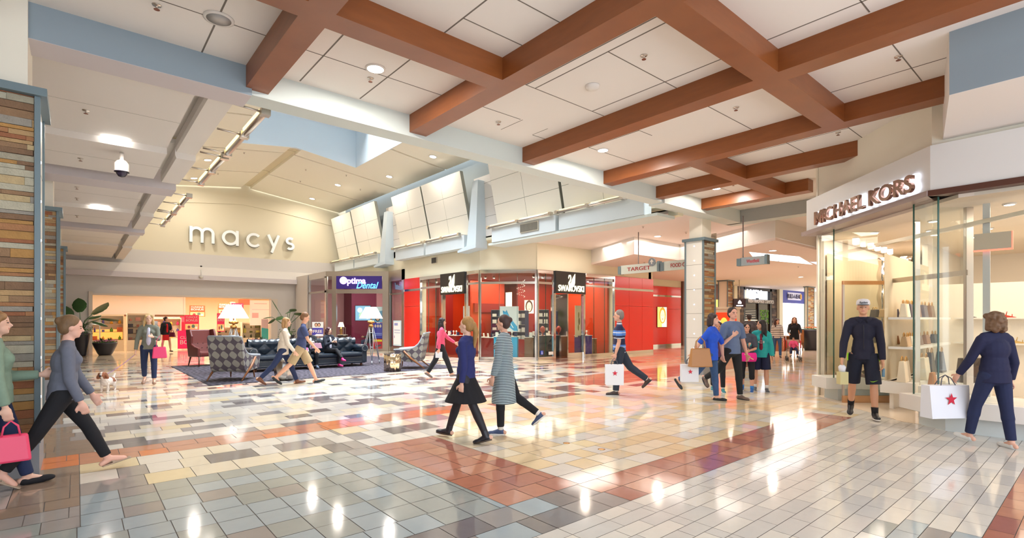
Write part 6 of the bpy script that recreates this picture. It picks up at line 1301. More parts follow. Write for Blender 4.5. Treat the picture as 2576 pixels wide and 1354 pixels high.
        if hem < 0: z0 = hem * s; c0 = hip + Vector((0, 0, z0)); A.append(('l', [(hip + ax * .10 * s, .050 * s * w + g2, .07 * s * w + g2), (hip + ax * .0, .058 * s * w + g2 + (.012 if hem < -.1 else 0), .084 * s * w + g2 + (.026 if hem < -.1 else 0)), (c0, (.060 + O.get('flare', .0)) * s * w + g2, (.086 + O.get('flare', .0)) * s * w + g2)]))
        else: A.append(('l', [(hip + ax * .12 * s, .050 * s * w + g2, .07 * s * w + g2), (hip + ax * (.0 + hem) * s, .058 * s * w + g2, .083 * s * w + g2)]))
        if fem:
            for sg in (1, -1): A.append(('e', chest + tw @ Vector((.044 * s * w, sg * .034 * s, .012 * s)), (.028 * s * w + g2 * .6, .032 * s + g2 * .5, .030 * s + g2 * .5)))
        for sh, el, wr, fd, sg in arm:
            aw = (.88 if fem else 1.0) * (w ** .5)
            if slv > 0: A.append(('c' if slv > 1 else 't', sh, el if slv >= 1 else sh.lerp(el, slv), .032 * s * aw + g2 * .45, (.024 if slv >= 1 else .031) * s * aw + g2 * .6))
            if slv > 1: A.append(('t', el, el.lerp(wr, slv - 1), .025 * s * aw + g2 * .6, .019 * s * aw + g2 * .5)); A.append(('c', el - fd * .005, el + fd * .01, .023 * s * aw + g2 * .6, .023 * s * aw + g2 * .6))
            if slv > 0: A.append(('c', shc.lerp(sh, .6), sh, .033 * s + g2 * .4, .031 * s * aw + g2 * .5))
        skinned(T_[4] if len(T_) > 4 else 'top', A, vs, [col], t, 4)
    if 'bottom' in O:
        col, frac, kind = O['bottom'][:3]; A = [('e', hip + ax * .0 * s, (.060 * s * w + g, .087 * s * w + g * .9, .070 * s), RT), ('l', [(hip + ax * .065 * s, .054 * s * w + g * .7, .076 * s * w + g * .7), (hip, .058 * s * w + g * .7, .085 * s * w + g * .7)])]
        if kind == 'skirt':
            fl = O['bottom'][3]; z1 = hz - frac * s; mx_ = (ch[0][1] + ch[1][1]) * .5
            A = [('l', [(hip + ax * .075 * s, .052 * s * w + g, .070 * s * w + g), (hip, .062 * s * w + g, .088 * s * w + g), (Vector((mx_.x * .4 * frac / .24, 0, z1)), fl * s * 1.05, fl * s)])]
        else:
            for h, kn, an, heel, toe, td, up in ch:
                lw = O.get('legw', 1) * (w ** .5); gg = g if kind == 'slim' else g * 2.2
                if kind == 'shorts': A += [('t', h + (h - kn) * .05, h.lerp(kn, frac) if frac <= 1 else kn.lerp(an, frac - 1), .052 * s * lw + g, .050 * s * lw + g * 1.6)] + ([('t', h, kn, .052 * s * lw + g, .048 * s * lw + g * 1.4)] if frac > 1 else [])
                else:
                    A += [('c', h, kn, .052 * s * lw + gg * .8, .033 * s * lw + gg * .8)]
                    e = kn.lerp(an, min(1, frac - 1)); A += [('t', kn, e, .034 * s * lw + gg * .7, (.025 * s + gg * .8)), ('c', kn, kn.lerp(an, .3), .033 * s * lw + gg * .7, .035 * s * lw + gg * .6)]
        skinned({'skirt': 'skirt', 'shorts': 'shorts'}.get(kind, 'trousers'), A, vs, [col], t, 3)
    if 'tights' in O:
        A = []
        for h, kn, an, heel, toe, td, up in ch: lw = w ** .5; A += [('c', h, kn, .050 * s * lw + .006, .031 * s * lw + .006), ('c', kn, kn.lerp(an, .35), .031 * s * lw + .005, .033 * s * lw + .005), ('c', kn.lerp(an, .3), an, .034 * s * lw + .005, .022 * s + .004)]
        skinned('tights', A, vs, [O['tights']], t, 2)
    if 'open' in O:   # inner shirt seen between the open jacket fronts
        col = O['open']; A = [('e', chest + tw @ Vector((.036 * s, 0, -.01 * s)), (.052 * s * w, .032 * s, .10 * s), RT), ('e', hip + ax * .09 * s + Vector((.034 * s, 0, 0)), (.050 * s * w, .036 * s, .09 * s), RT)]
        skinned('inner_shirt', A, vs, [col], t, 3)
    if 'shoes' in O:
        col, kind = O['shoes'][:2]; sole = O['shoes'][2] if len(O['shoes']) > 2 else col
        for i, (h, kn, an, heel, toe, td, up) in enumerate(ch):
            lat_ = up.cross(td).normalized(); RO = Matrix((td, lat_, up)).transposed(); mid = (heel + toe) / 2
            A = [('e', heel + td * .028 * s + up * .022 * s, (.030 * s, .022 * s, .024 * s), RO), ('e', toe - td * .035 * s + up * .012 * s, (.044 * s, .026 * s, .018 * s), RO), ('c', heel + td * .02 * s + up * .020 * s, toe - td * .05 * s + up * .014 * s, .022 * s, .020 * s)]
            if kind in ('sneaker', 'boot'): A += [('c', an - up * .008 * s, an + td * .02 * s - up * .02 * s, .026 * s, .024 * s), ('c', an - up * .014 * s + td * .01 * s, toe - td * .055 * s + up * .016 * s, .025 * s, .020 * s)]
            if kind == 'boot': A.append(('t', an - up * .02 * s, an + (kn - an).normalized() * .045 * s, .028 * s, .028 * s))
            if kind == 'flat': A = [('e', heel + td * .02 * s + up * .016 * s, (.028 * s, .022 * s, .022 * s), RO), ('e', toe - td * .034 * s + up * .013 * s, (.044 * s, .026 * s, .019 * s), RO), ('c', heel + td * .015 * s + up * .013 * s, toe - td * .045 * s + up * .012 * s, .021 * s, .021 * s)]
            if kind == 'sandal': A = [('b', Matrix.Translation(mid + up * .004 * s) @ RO.to_4x4(), (-.078 * s, .078 * s, -.026 * s, .026 * s, -.004 * s, .004 * s)), ('c', toe - td * .04 * s + up * .01 * s + lat_ * .0, an + td * .01 * s + lat_ * .018 * s - up * .02 * s, .004 * s, .004 * s), ('c', toe - td * .04 * s + up * .01 * s, an + td * .01 * s - lat_ * .018 * s - up * .02 * s, .004 * s, .004 * s)]
            o = skinned('shoe', A, min(vs, .008), [col], t, 2)
            if kind in ('sneaker', 'boot'):
                m = M(Matrix.Translation(mid) @ RO.to_4x4()); prof = [(.078 * math.cos(a) * s + .002, (.027 + .004 * math.cos(a)) * math.sin(a) * s) for a in [2 * math.pi * q / 18 for q in range(18)]]; m.prism(prof, -.004 * s, .008 * s); m.build('sole', sole, o)
            if kind in ('sneaker',) and len(O['shoes']) > 3 or kind == 'sneaker': 
                m = M(); m.tube([an, an + (kn - an).normalized() * .05 * s], [.024 * s, .027 * s], 12); m.build('sock', O.get('sock', white), t)
    J['t'] = t; J['hip'] = hip; J['hc'] = hc; J['chest'] = chest; J['arm'] = arm; J['shc'] = shc; J['s'] = s; J['HR'] = HR; J['hp'] = hp; J['neck'] = neck; J['ch'] = ch; J['tw'] = tw
    return J
def W2(px, py_, z=0):
    """a point of the floor (or of height z) from the surveyed sight line"""
    dep = (z - CAM_H) * 1286 / (804 - py_); xr = (px - 1288) * dep / 1286; a = R(40.4)
    return (xr * math.cos(a) + dep * math.sin(a), -xr * math.sin(a) + dep * math.cos(a))
RIGHT, LEFT, TOWARD, AWAY = -40.4, 139.6, 229.6, 49.6
jean = cloth('denim_navy', (36, 48, 84)); jean2 = cloth('denim_blue', (54, 84, 128), .2); blk = cloth('black_cloth', (24, 24, 30)); navy = cloth('navy_knit', (38, 46, 104)); star_red = mat('star_red', rgb(206, 30, 60), .6); bagw = mat('paper_bag_white', rgb(232, 234, 242), .6)
def star(m, T, r, y, mi):
    v = []
    for i in range(10): a = math.pi / 2 + i * math.pi / 5; q = r if i % 2 == 0 else r * .4; v.append(tuple(T @ Vector((q * math.cos(a), y, q * math.sin(a)))))
    m.add(v, [tuple(range(10))], mi)
def star_bag(top, w, h, d, rz, label, rs_=.085):
    t = thing('shopping_bag', label, 'bag', (top[0], top[1], top[2] - h - .12), rz); m = M(); m.prism([(-w / 2, -d / 2), (w / 2, -d / 2), (w / 2, d / 2), (-w / 2, d / 2)], 0, h, 0, [(-w / 2 * 1.04, -d / 3), (w / 2 * 1.04, -d / 3), (w / 2 * 1.04, d / 3), (-w / 2 * 1.04, d / 3)])
    yy = -d / 2 * .85; star(m, TT(0, 0, h * .58), rs_, -d / 2 * .85 - .012, 1); star(m, TT(0, 0, h * .58), rs_, d / 2 * .85 + .012, 1); m.build('bag_body', [bagw, star_red], t)
    m = M()
    for s in (-1, 1): m.tube([(-w * .2, s * d * .25, h - .01), (-w * .12, s * d * .1, h + .09), (0, 0, h + .13), (w * .12, s * d * .1, h + .09), (w * .2, s * d * .25, h - .01)], .006, 6)
    m.build('handle', mat('bag_cord', rgb(90, 90, 100), .7), t); return t
def tote(top, w, h, d, c, rz, label, cat='handbag', drop=.24):
    t = thing('handbag', label, cat, (top[0], top[1], top[2] - h - drop), rz); m = M(); m.prism([(-w / 2, -d / 2), (w / 2, -d / 2), (w / 2, d / 2), (-w / 2, d / 2)], 0, h, 0, [(-w / 2 * .82, -d / 5), (w / 2 * .82, -d / 5), (w / 2 * .82, d / 5), (-w / 2 * .82, d / 5)]); mm = mat('leather_%02x%02x%02x' % c, rgb(*c), .4); m.build('body', mm, t, bevel=.02)
    m = M()
    for s in (-1, 1): m.tube([(-w * .22, s * d * .2, h - .01), (-w * .17, s * d * .12, h + drop * .6), (0, 0, h + drop), (w * .17, s * d * .12, h + drop * .6), (w * .22, s * d * .2, h - .01)], .008, 6)
    m.build('handle', mm, t); return t

# -- near left: sweater walker and the green-jacket walker at the frame edge
J = person('person in a grey sweater, black leggings and flip-flops striding right past the near stone column', W2(156, 1205), 2, 1.64, ((30, 2, 6, -12), (-28, 2, 8, 30)), ((16, 6, 14), (2, 8, 18)), dict(fem=True, top=(cloth('heather_grey_knit', (106, 110, 126)), 1.95, .01, .014, 'sweater'), bottom=(blk, 1.9, 'slim'), shoes=(mat('tan_sandal', rgb(170, 150, 130), .6), 'sandal')), (232, 180, 160), dict(c=(120, 92, 64), s='bun'), lean=5, vs=.010, build=.98, nod=10)
J = person('person in a sage green jacket and jeans cut off by the left frame edge', W2(-14, 1240), 4, 1.66, ((18, 2, 4), (-20, 2, 10, 20)), ((14, 4, 76), (4, 12, 8)), dict(fem=True, top=(cloth('sage_jacket', (128, 150, 132)), 1.95, -.03, .02, 'jacket'), bottom=(jean, 1.95, 'slim'), shoes=(blk, 'flat')), (228, 182, 160), dict(c=(160, 120, 80), s='bob'), vs=.011)
h = J['handR']; tote((h.x + .02, h.y - .05, h.z - .02), .27, .24, .14, (236, 70, 110), R(4), 'coral pink handbag at the left frame edge, held low by the person in sage green', drop=.12)
# -- woman with the dog
J = person('blonde person in a grey-green jacket and rolled jeans walking toward the camera with a dog', (1.33, 15.14), 260, 1.67, ((12, 3, 3), (-14, 3, 12, 26)), ((22, 8, 84, 25), (2, 14, 8)), dict(fem=True, top=(cloth('grey_green_jacket', (122, 124, 112)), 1.95, .0, .010, 'jacket'), open=cloth('lilac_shirt', (206, 206, 224)), bottom=(jean, 1.86, 'slim'), shoes=(mat('tan_heel', rgb(150, 116, 96), .5), 'flat')), (236, 190, 164), dict(c=(204, 170, 116), s='long', l=.09), vs=.012, turn=6)
hl, hr = J['handL'], J['handR']
tote((hl.x + .17, hl.y - .02, hl.z + .0), .30, .27, .14, (238, 66, 120), R(-5), 'bright pink handbag hanging from the arm of the blonde person with the dog', drop=.26)
# dog
def dog(loc, rz):
    s = 1; P = []
    sp = Vector
    P += [('c', (-.16, 0, .22), (.12, 0, .23), .085, .095), ('e', (.15, 0, .24), (.09, .085, .10)), ('c', (.17, 0, .28), (.24, 0, .36), .06, .055), ('e', (.27, 0, .40), (.065, .058, .060)), ('c', (.30, 0, .385), (.36, 0, .37), .033, .025), ('c', (-.22, 0, .26), (-.33, 0, .36), .03, .018)]
    for sg in (1, -1):
        P += [('c', (.15, sg * .05, .20), (.155, sg * .055, .10), .035, .022), ('c', (.155, sg * .055, .10), (.16, sg * .055, .02), .021, .02), ('c', (.155, sg * .055, .018), (.185, sg * .055, .016), .019, .016), ('c', (-.17, sg * .05, .20), (-.13, sg * .06, .13), .05, .03), ('c', (-.13, sg * .06, .13), (-.20, sg * .06, .075), .026, .018), ('c', (-.20, sg * .06, .075), (-.18, sg * .06, .02), .018, .018), ('c', (-.18, sg * .06, .018), (-.15, sg * .06, .016), .018, .015), ('c', (.25, sg * .055, .42), (.24, sg * .085, .33), .022, .034)]
    fw, fb = mat('dog_white', rgb(228, 216, 208), .9, var=.1, bump=.4, bscale=90), mat('dog_brown', rgb(150, 96, 70), .9, var=.2, bump=.4, bscale=90)
    def f(c):
        if c.x > .355: return 2
        if c.x > .22 and abs(c.y) > .022 and c.z > .30: return 1
        if -.16 < c.x < -.02 and c.z > .20 and abs(c.y) < .2: return 1
        return 0
    o = skinned('dog', P, .009, [fw, fb, eyem], None, 2, f); o.location = loc; o.rotation_euler = (0, 0, rz)
    for i, v in enumerate(o.data.vertices):
        n = math.sin(v.co.x * 90) * math.cos(v.co.z * 80 + v.co.y * 70) * .004; v.co += v.normal * n
    return tag(o, 'small brown and white long-haired dog on a thin leash', 'dog')
dx, dy = .52, 14.3; dog((dx, dy, 0), R(246))
m = M(); a, b = Vector((dx - .10, dy - .1, .34)), Vector((hr.x, hr.y, hr.z)); m.tube([a + Vector((0, 0, 0)), a.lerp(b, .3) - Vector((0, 0, .03)), a.lerp(b, .65) - Vector((0, 0, .03)), b], .006, 6); tag(m.build('leash', mat('leash_violet', rgb(150, 110, 170), .6)), 'thin violet leash between the dog and the blonde person', 'leash')
# -- red dress
J = person('person in a red dress and black cardigan walking at the store entrance', (3.25, 29.3), 285, 1.66, ((16, 2, 3), (-14, 2, 10, 24)), ((12, 8, 76, 20), (-8, 10, 8)), dict(fem=True, top=(blk, 1.9, -.04, .012, 'cardigan'), open=cloth('red_dress_cloth', (206, 20, 30)), bottom=(cloth('red_dress_cloth', (206, 20, 30)), .19, 'skirt', .088), shoes=(black, 'flat')), (216, 160, 132), dict(c=(44, 28, 26), s='bun'), vs=.016, turn=50)
h = J['handL']; tote((h.x, h.y, h.z + .02), .28, .22, .12, (110, 24, 54), R(-40), 'wine red handbag on the arm of the person in the red dress', drop=.12)
# -- couple
bge = cloth('beige_cardigan', (222, 206, 188)); J = person('person in a beige cardigan, jeans and brown boots walking beside the one in khaki shorts', W2(712, 968), -20, 1.66, ((24, 2, 4, -8), (-30, 2, 14, 34)), ((-24, 6, 12), (14, 6, 22)), dict(fem=True, top=(bge, 1.95, -.06, .016, 'cardigan'), bottom=(jean, 1.95, 'slim'), shoes=(mat('brown_boot', rgb(120, 74, 50), .5), 'boot')), (226, 176, 148), dict(c=(176, 134, 88), s='bob'), lean=6, vs=.012)
J = person('tall person in a navy T-shirt and khaki shorts looking down while walking right', W2(756, 966), -18, 1.80, ((26, 2, 4, -10), (-30, 2, 16, 40)), ((-16, 7, 12), (20, 7, 20)), dict(top=(cloth('navy_tee', (62, 72, 110)), .72, -.02, .010, 't_shirt'), bottom=(cloth('khaki_shorts', (176, 152, 116)), .98, 'shorts'), shoes=(mat('dark_slip_on', rgb(44, 48, 50), .6), 'flat')), (226, 168, 138), dict(c=(128, 88, 56), s='short'), lean=7, nod=22, vs=.011)
# -- sofa sitters
sy = 16.75
for k, (x, hgt, lb, cl, hc_, turn, bag, cross) in enumerate(((5.72, 1.58, 'left one of two people on the sofa, black jacket, mauve bag on the lap', (28, 28, 36), (40, 28, 28), -8, 1, 0), (6.32, 1.60, 'right one of two people on the sofa, dark jacket and crossed legs', (26, 30, 44), (64, 26, 36), 14, 0, 1))):
    J = person(lb, (x, sy), -90 + turn, hgt, ((84, 5, 86, 0), (84 if not cross else 96, 4 if not cross else -14, 88 if not cross else 50, 0)), ((30, 6, 84, 34), (26, 6, 96 if cross else 84, 34)), dict(fem=True, top=(cloth('sitter_jacket_%d' % k, cl), 1.92, .0, .02, 'jacket'), open=cloth('lilac_shirt', (206, 206, 224)), bottom=(blk, 1.95, 'slim'), shoes=(mat('sitter_shoe_%d' % k, rgb(*((96, 110, 130), (200, 50, 120))[k]), .6), 'sneaker'), sock=(white, cloth('magenta_sock', (200, 40, 120)))[k]), (226, 182, 156), dict(c=hc_, s=('bun', 'curly')[k]), vs=.012, sit=.55, turn=(0, 10)[k], nod=8)
    h = J['handR'] if k else (J['handL'] + J['handR']) / 2; m = M(TT(h.x, h.y - .02, h.z + .02)); m.ell((0, 0, 0), (.05, .04, .035), 10, 6); tag(m.build('food_wrapper', bagw), ('white food wrapper in both hands of the left sofa sitter', 'white food wrapper raised by the right sofa sitter')[k], 'wrapper')
rectbag(5.80, 16.42, .66, .34, .17, .14, (176, 130, 150), 'mauve leather handbag on the lap of the left sofa sitter', 0, True, False, .8)
m = M(); m.prism([(-.2, -.1), (.2, -.1), (.2, .1), (-.2, .1)], 0, .2, 0, [(-.16, -.06), (.18, -.06), (.18, .06), (-.16, .06)]); o = m.build('striped_bag', zstripes('bag_stripes', [(0, rgb(240, 240, 250)), (.25, rgb(90, 50, 150)), (.5, rgb(60, 190, 210)), (.75, rgb(210, 50, 140))], .16, 0), bevel=.02); o.location = (5.38, 16.5, .49); tag(o, 'striped purple, white and turquoise bag beside the left sofa sitter', 'bag')
c = thing('office_chair', 'dark chair inside the dental office under the seated curly-haired person', 'chair', (11.6, 25.0, 0), R(160)); m = M(); m.box(-.24, .26, -.25, .25, .36, .42); m.build('seat', dark, c); m = M(); m.box(-.28, -.24, -.25, .25, .42, .85); m.build('backrest', dark, c)
for s in (-1, 1):
    for q_ in (-1, 1): m = M(); m.box(s * .2 - .02, s * .2 + .02, q_ * .2 - .02, q_ * .2 + .02, 0, .36); m.build('leg', dark, c)
J = person('person with dark curly hair sitting in the dental office behind the lamp', (11.6, 25.0), 160, 1.62, ((84, 6, 86, 0), (84, 6, 86, 0)), ((20, 6, 70, 20), (20, 6, 70, 20)), dict(fem=True, top=(blk, 1.92, 0, .012, 'sweater'), bottom=(jean, 1.95, 'slim'), shoes=(black, 'flat')), (190, 140, 110), dict(c=(40, 28, 26), s='curly'), vs=.016, sit=.50)
# -- pink jacket
J = person('dark-haired person in a pink jacket and black trousers walking right by the patterned armchair', (7.45, 11.72), -30, 1.60, ((-20, 2, 12, 32), (24, 2, 4, -8)), ((40, 6, 16), (-14, 8, 12)), dict(fem=True, top=(cloth('pink_jacket', (222, 84, 120)), 1.95, -.02, .014, 'jacket'), bottom=(blk, 1.95, 'loose'), shoes=(mat('grey_shoe', rgb(120, 112, 110), .6), 'flat')), (216, 164, 136), dict(c=(40, 28, 30), s='long', l=.10), vs=.012, turn=10, lean=3)
h = J['handR']; m = M(TT(h.x, h.y, h.z - .05, R(-60))); m.box(-.1, .1, -.003, .003, -.08, .08); tag(m.build('paper', bagw), 'folded white paper in the hand of the person in the pink jacket', 'paper')
# -- centre pair
J = person('person with a long blond ponytail, navy sweater, black skirt and ankle boots walking left', W2(1172, 1108), 122, 1.62, ((-22, 3, 4, 14), (24, 3, 4, -6)), ((-8, 8, 14), (8, 6, 16)), dict(fem=True, top=(navy, 1.95, .02, .012, 'sweater'), bottom=(blk, .20, 'skirt', .165), tights=mat('black_tights', rgb(34, 32, 40), .6), shoes=(mat('black_boot', rgb(36, 36, 46), .4), 'boot', mat('boot_heel', rgb(70, 56, 46), .5))), (232, 186, 164), dict(c=(164, 124, 72), s='ponytail'), vs=.009, lean=-2)
stc = zstripes('striped_cardigan', [(0, rgb(182, 200, 206)), (.52, rgb(52, 62, 74))], .022)
J = person('person in a long black and pale striped cardigan with dark leggings and canvas sneakers', W2(1268, 1090), 122, 1.62, ((3, 2, 4, 0), (-22, 2, 34, 40)), ((6, 6, 10), (-4, 6, 14)), dict(fem=True, top=(stc, 1.92, -.27, .018, 'cardigan'), flare=.028, bottom=(blk, 1.9, 'slim'), shoes=(mat('denim_sneaker', rgb(70, 84, 120), .7), 'sneaker', white)), (222, 170, 146), dict(c=(66, 46, 42), s='bun'), vs=.009)
h = J['handR']; tote((h.x + .02, h.y, h.z + .12), .26, .2, .12, (92, 44, 60), R(LEFT), 'small wine-brown bag behind the person in the striped cardigan', drop=.1)
# -- polo man
polo = zstripes('polo_stripes', [(0, rgb(34, 36, 72)), (.36, rgb(214, 220, 236)), (.42, rgb(34, 36, 72)), (.56, rgb(84, 130, 206)), (.74, rgb(214, 220, 236)), (.80, rgb(84, 130, 206)), (.92, rgb(34, 36, 72))], .30, offs=.42)
J = person('grey-haired person in a navy striped polo walking left with a white star bag', W2(1558, 992), 129, 1.76, ((6, 2, 2, 0), (-32, 2, 22, 44)), ((2, 5, 14), (-8, 8, 12)), dict(top=(polo, .8, -.01, .014, 'polo_shirt'), bottom=(cloth('dark_jeans', (44, 52, 66)), 1.96, 'loose'), shoes=(mat('brown_shoe', rgb(74, 56, 50), .5), 'sneaker', dark)), (222, 168, 144), dict(c=(128, 116, 112), s='short'), vs=.011, build=1.08)
h = J['handL']; star_bag((h.x - .03, h.y - .03, h.z + .01), .36, .42, .14, R(RIGHT), 'white shopping bag with red star in the hand of the person in the striped polo', .06)
# -- group of five by the stone column
J = person('dark-haired person in a royal blue shirt and jeans with a big tan shoulder bag', W2(1788, 1008), -80, 1.68, ((6, 2, 2, 0), (-34, 2, 30, 52)), ((30, 10, 100, 10), (-36, 10, 6)), dict(fem=True, top=(cloth('royal_blue', (34, 84, 206)), 1.0, -.06, .014, 'blouse'), bottom=(jean2, 1.95, 'slim'), shoes=(mat('dark_slip_on', rgb(44, 48, 50), .6), 'flat')), (230, 180, 156), dict(c=(54, 38, 36), s='bob'), vs=.011, lean=3, turn=8, build=1.08)
sh = J['t'].matrix_basis @ (J['shc'] + Vector((-.06, -.2, -.02))); tote((sh.x - .10, sh.y + .05, sh.z - .10), .44, .36, .16, (176, 124, 72), R(RIGHT + 4), 'large tan leather tote under the arm of the person in royal blue', drop=.22)
h = J['handR']; star_bag((h.x - .01, h.y + .01, h.z + .01), .32, .34, .13, R(RIGHT), 'white shopping bag with red star hanging low under the tan leather tote', .05)
J = person('person almost hidden between the royal blue shirt and the grey-blue T-shirt', W2(1806, 985), 212, 1.52, ((8, 2, 2), (-10, 2, 8)), ((4, 6, 14), (4, 6, 14)), dict(fem=True, top=(cloth('plum_top', (96, 60, 90)), .9, -.03, .01, 't_shirt'), bottom=(blk, 1.9, 'slim'), shoes=(mat('teal_trainer', rgb(40, 130, 140), .5), 'sneaker', white)), (206, 150, 124), dict(c=(36, 26, 28), s='long', l=.12), vs=.012)
J = person('tall person in a heathered grey-blue T-shirt, brown belt and black trousers', W2(1842, 1004), 250, 1.80, ((6, 3, 2, 0), (-30, 3, 32, 46)), ((4, 12, 10), (-4, 10, 16)), dict(top=(cloth('heather_blue_tee', (98, 116, 150), .08), .82, -.01, .010, 't_shirt'), bottom=(cloth('black_trousers', (28, 30, 34)), 1.96, 'slim'), shoes=(mat('taupe_shoe', rgb(108, 88, 78), .6), 'sneaker', dark)), (224, 168, 146), dict(c=(44, 34, 34), s='short'), vs=.011, build=1.06, turn=-10)
t_ = J['t']; m = M(); hp_ = J['hip']; m.lathe([(.135, .068), (.135, .105)], 28, (hp_.x, hp_.y, hp_.z), 0, .85, 1.12, caps=False); m.build('belt', mat('brown_belt', rgb(120, 78, 50), .5), t_, solid=.006)
J = person('child with long black hair, dark tee, hot pink jacket at the waist and blue shoes', W2(1879, 985), 196, 1.48, ((6, 4, 4), (-6, 4, 4)), ((14, 8, 66, 26), (6, 12, 12)), dict(fem=True, top=(cloth('charcoal_tee', (72, 72, 84)), .9, .02, .014, 't_shirt'), bottom=(blk, 1.45, 'slim'), shoes=(mat('blue_trainer', rgb(40, 96, 170), .5), 'sneaker', white), sock=cloth('blue_sock', (60, 130, 200))), (214, 158, 132), dict(c=(34, 26, 28), s='long', l=.24), vs=.011, turn=24, build=1.05)
hp_ = J['hip']; m = M(); m.lathe([(.15, .07), (.165, .03), (.17, -.06), (.15, -.12)], 28, (hp_.x, hp_.y, hp_.z), 0, .95, 1.12, wob=lambda t: 1 + .03 * math.sin(5 * t), caps=False); m.build('waist_jacket', cloth('hot_pink', (240, 40, 150)), J['t'], solid=.012)
m = M(); m.tube([(hp_.x + .16, hp_.y - .02, hp_.z + .04), (hp_.x + .18, hp_.y + .06, hp_.z - .02), (hp_.x + .14, hp_.y + .15, hp_.z - .07)], .01, 6); m.build('strap', mat('pale_strap', rgb(230, 220, 150), .6), J['t'])
teal = cloth('teal_jacket', (40, 164, 164)); J = person('long-haired person in a teal jacket, maroon shirt and navy shorts turning to the left', W2(1914, 984), 206, 1.55, ((4, 4, 2), (-4, 4, 6)), ((2, 12, 10), (26, 14, 70)), dict(fem=True, top=(teal, 1.92, -.05, .02, 'jacket'), open=cloth('maroon_tee', (120, 24, 50)), bottom=(cloth('navy_shorts', (28, 34, 66)), .92, 'shorts'), shoes=(mat('grey_trainer', rgb(84, 90, 100), .5), 'sneaker', mat('sole_grey', rgb(170, 170, 170), .6))), (210, 156, 128), dict(c=(34, 26, 28), s='long', l=.20), vs=.011, turn=-72, build=1.06)
c_ = J['chest']; text('shirt_print', 'CI', white, .12, .05, TT(c_.x + .145, c_.y, c_.z - .045, R(90)), J['t'], .002)
# -- people farther down the corridor
J = person('person in a dark grey jacket and black cap seen from behind, by the red advertisement', W2(1885, 905), AWAY - 20, 1.76, ((4, 3, 2), (-4, 3, 4)), ((6, 10, 30), (6, 10, 30)), dict(top=(cloth('dark_grey_jacket', (84, 80, 86)), 1.92, -.03, .025, 'jacket'), bottom=(blk, 1.95, 'loose'), shoes=(black, 'sneaker', dark)), (206, 156, 130), dict(c=(50, 40, 40), s='short'), vs=.016, build=1.12)
q = J['hc']; m = M(TT(q.x - .01, q.y, q.z + .045)); m.lathe([(.098, 0), (.098, .03), (.07, .08), (.001, .1)], 18); m.box(.07, .17, -.06, .06, .0, .012); m.build('cap', black, J['t'])
h = J['handR']; t = thing('folded_garment', 'light blue jacket with a red bag carried by the capped person', 'garment', (h.x - .1, h.y - .15, h.z)); m = M(); m.ell((0, 0, .12), (.14, .1, .28)); m.build('blue_cloth', cloth('light_blue', (160, 190, 224)), t); m = M(); m.ell((-.16, .0, .02), (.07, .06, .2)); m.build('red_bag', star_red, t)
stg = zstripes('striped_sweater', [(0, rgb(226, 214, 202)), (.66, rgb(86, 70, 72))], .075)
J = person('curly-haired person in a cream and brown striped sweater and jeans walking up the corridor', W2(1955, 900), 205, 1.60, ((10, 3, 3), (-12, 3, 10)), ((6, 8, 12), (-6, 8, 12)), dict(fem=True, top=(stg, 1.92, -.03, .016, 'sweater'), bottom=(jean2, 1.95, 'slim'), shoes=(dark, 'sneaker', white)), (210, 156, 128), dict(c=(56, 34, 30), s='long', l=.13), vs=.015, turn=40)
J = person('auburn-haired person in black pushing a red stroller up the corridor', W2(1998, 898), 204, 1.66, ((8, 3, 3), (-10, 3, 10)), ((30, 12, 40, 8), (30, 12, 40, 8)), dict(fem=True, top=(blk, 1.9, -.03, .018, 'jacket'), bottom=(blk, 1.95, 'slim'), shoes=(black, 'flat')), (226, 176, 150), dict(c=(120, 72, 44), s='long', l=.12), vs=.015, lean=7, build=1.1)
cxs, cys = W2(1996, 908)
stt = thing('stroller', 'light stroller with red side panels and orange-ringed wheel cover', 'stroller', (cxs, cys, 0), R(204)); al = mat('stroller_frame', rgb(190, 190, 194), .3, .8)
for s in (-1, 1):
    m = M(); m.tube([(-.45, s * .24, 1.02), (-.2, s * .24, .7), (.25, s * .22, .12)], .012, 6); m.tube([(.1, s * .24, .62), (-.3, s * .22, .12)], .012, 6); m.build('frame', al, stt)
    m = M(); m.box(-.2, .2, s * .24 - .01, s * .24 + .01, .5, .78); m.build('side_panel', mat('stroller_red', rgb(206, 50, 50), .6), stt)
    for x in (-.3, .28):
        for q_ in (-.03, .03): m = M(); m.prismY(circ(x, .08, .08, 18), s * .22 + q_ - .012, s * .22 + q_ + .012); m.build('wheel', dark, stt)
m = M(); m.add([(-.18, -.2, .42), (.16, -.2, .40), (.16, .2, .40), (-.18, .2, .42), (-.28, -.2, .80), (-.28, .2, .80)], [(0, 1, 2, 3), (0, 3, 5, 4)]); m.build('seat', mat('stroller_tan', rgb(200, 170, 150), .8), stt, solid=.02)
m = M(); 
for k, r_ in enumerate((.24, .19, .14, .09)): m.prismY(circ(0, .62, r_, 24), -.33 - .004 * k, -.31 + .0 * k, k % 2)
m.build('ringed_disc', [mat('stroller_red', rgb(206, 50, 50), .6), mat('ring_cream', rgb(240, 200, 160), .6)], stt)
J = person('toddler in a pink shirt sitting in the red stroller', (cxs, cys), 204, .86, ((80, 14, 50, 0), (80, 14, 50, 0)), ((30, 14, 50), (30, 14, 50)), dict(top=(cloth('toddler_pink', (236, 90, 140)), 1.8, 0, .012, 'shirt'), bottom=(jean, 1.9, 'slim'), shoes=(white, 'flat')), (226, 178, 150), dict(c=(96, 66, 48), s='short'), vs=.012, sit=.48, build=1.15, nod=24)
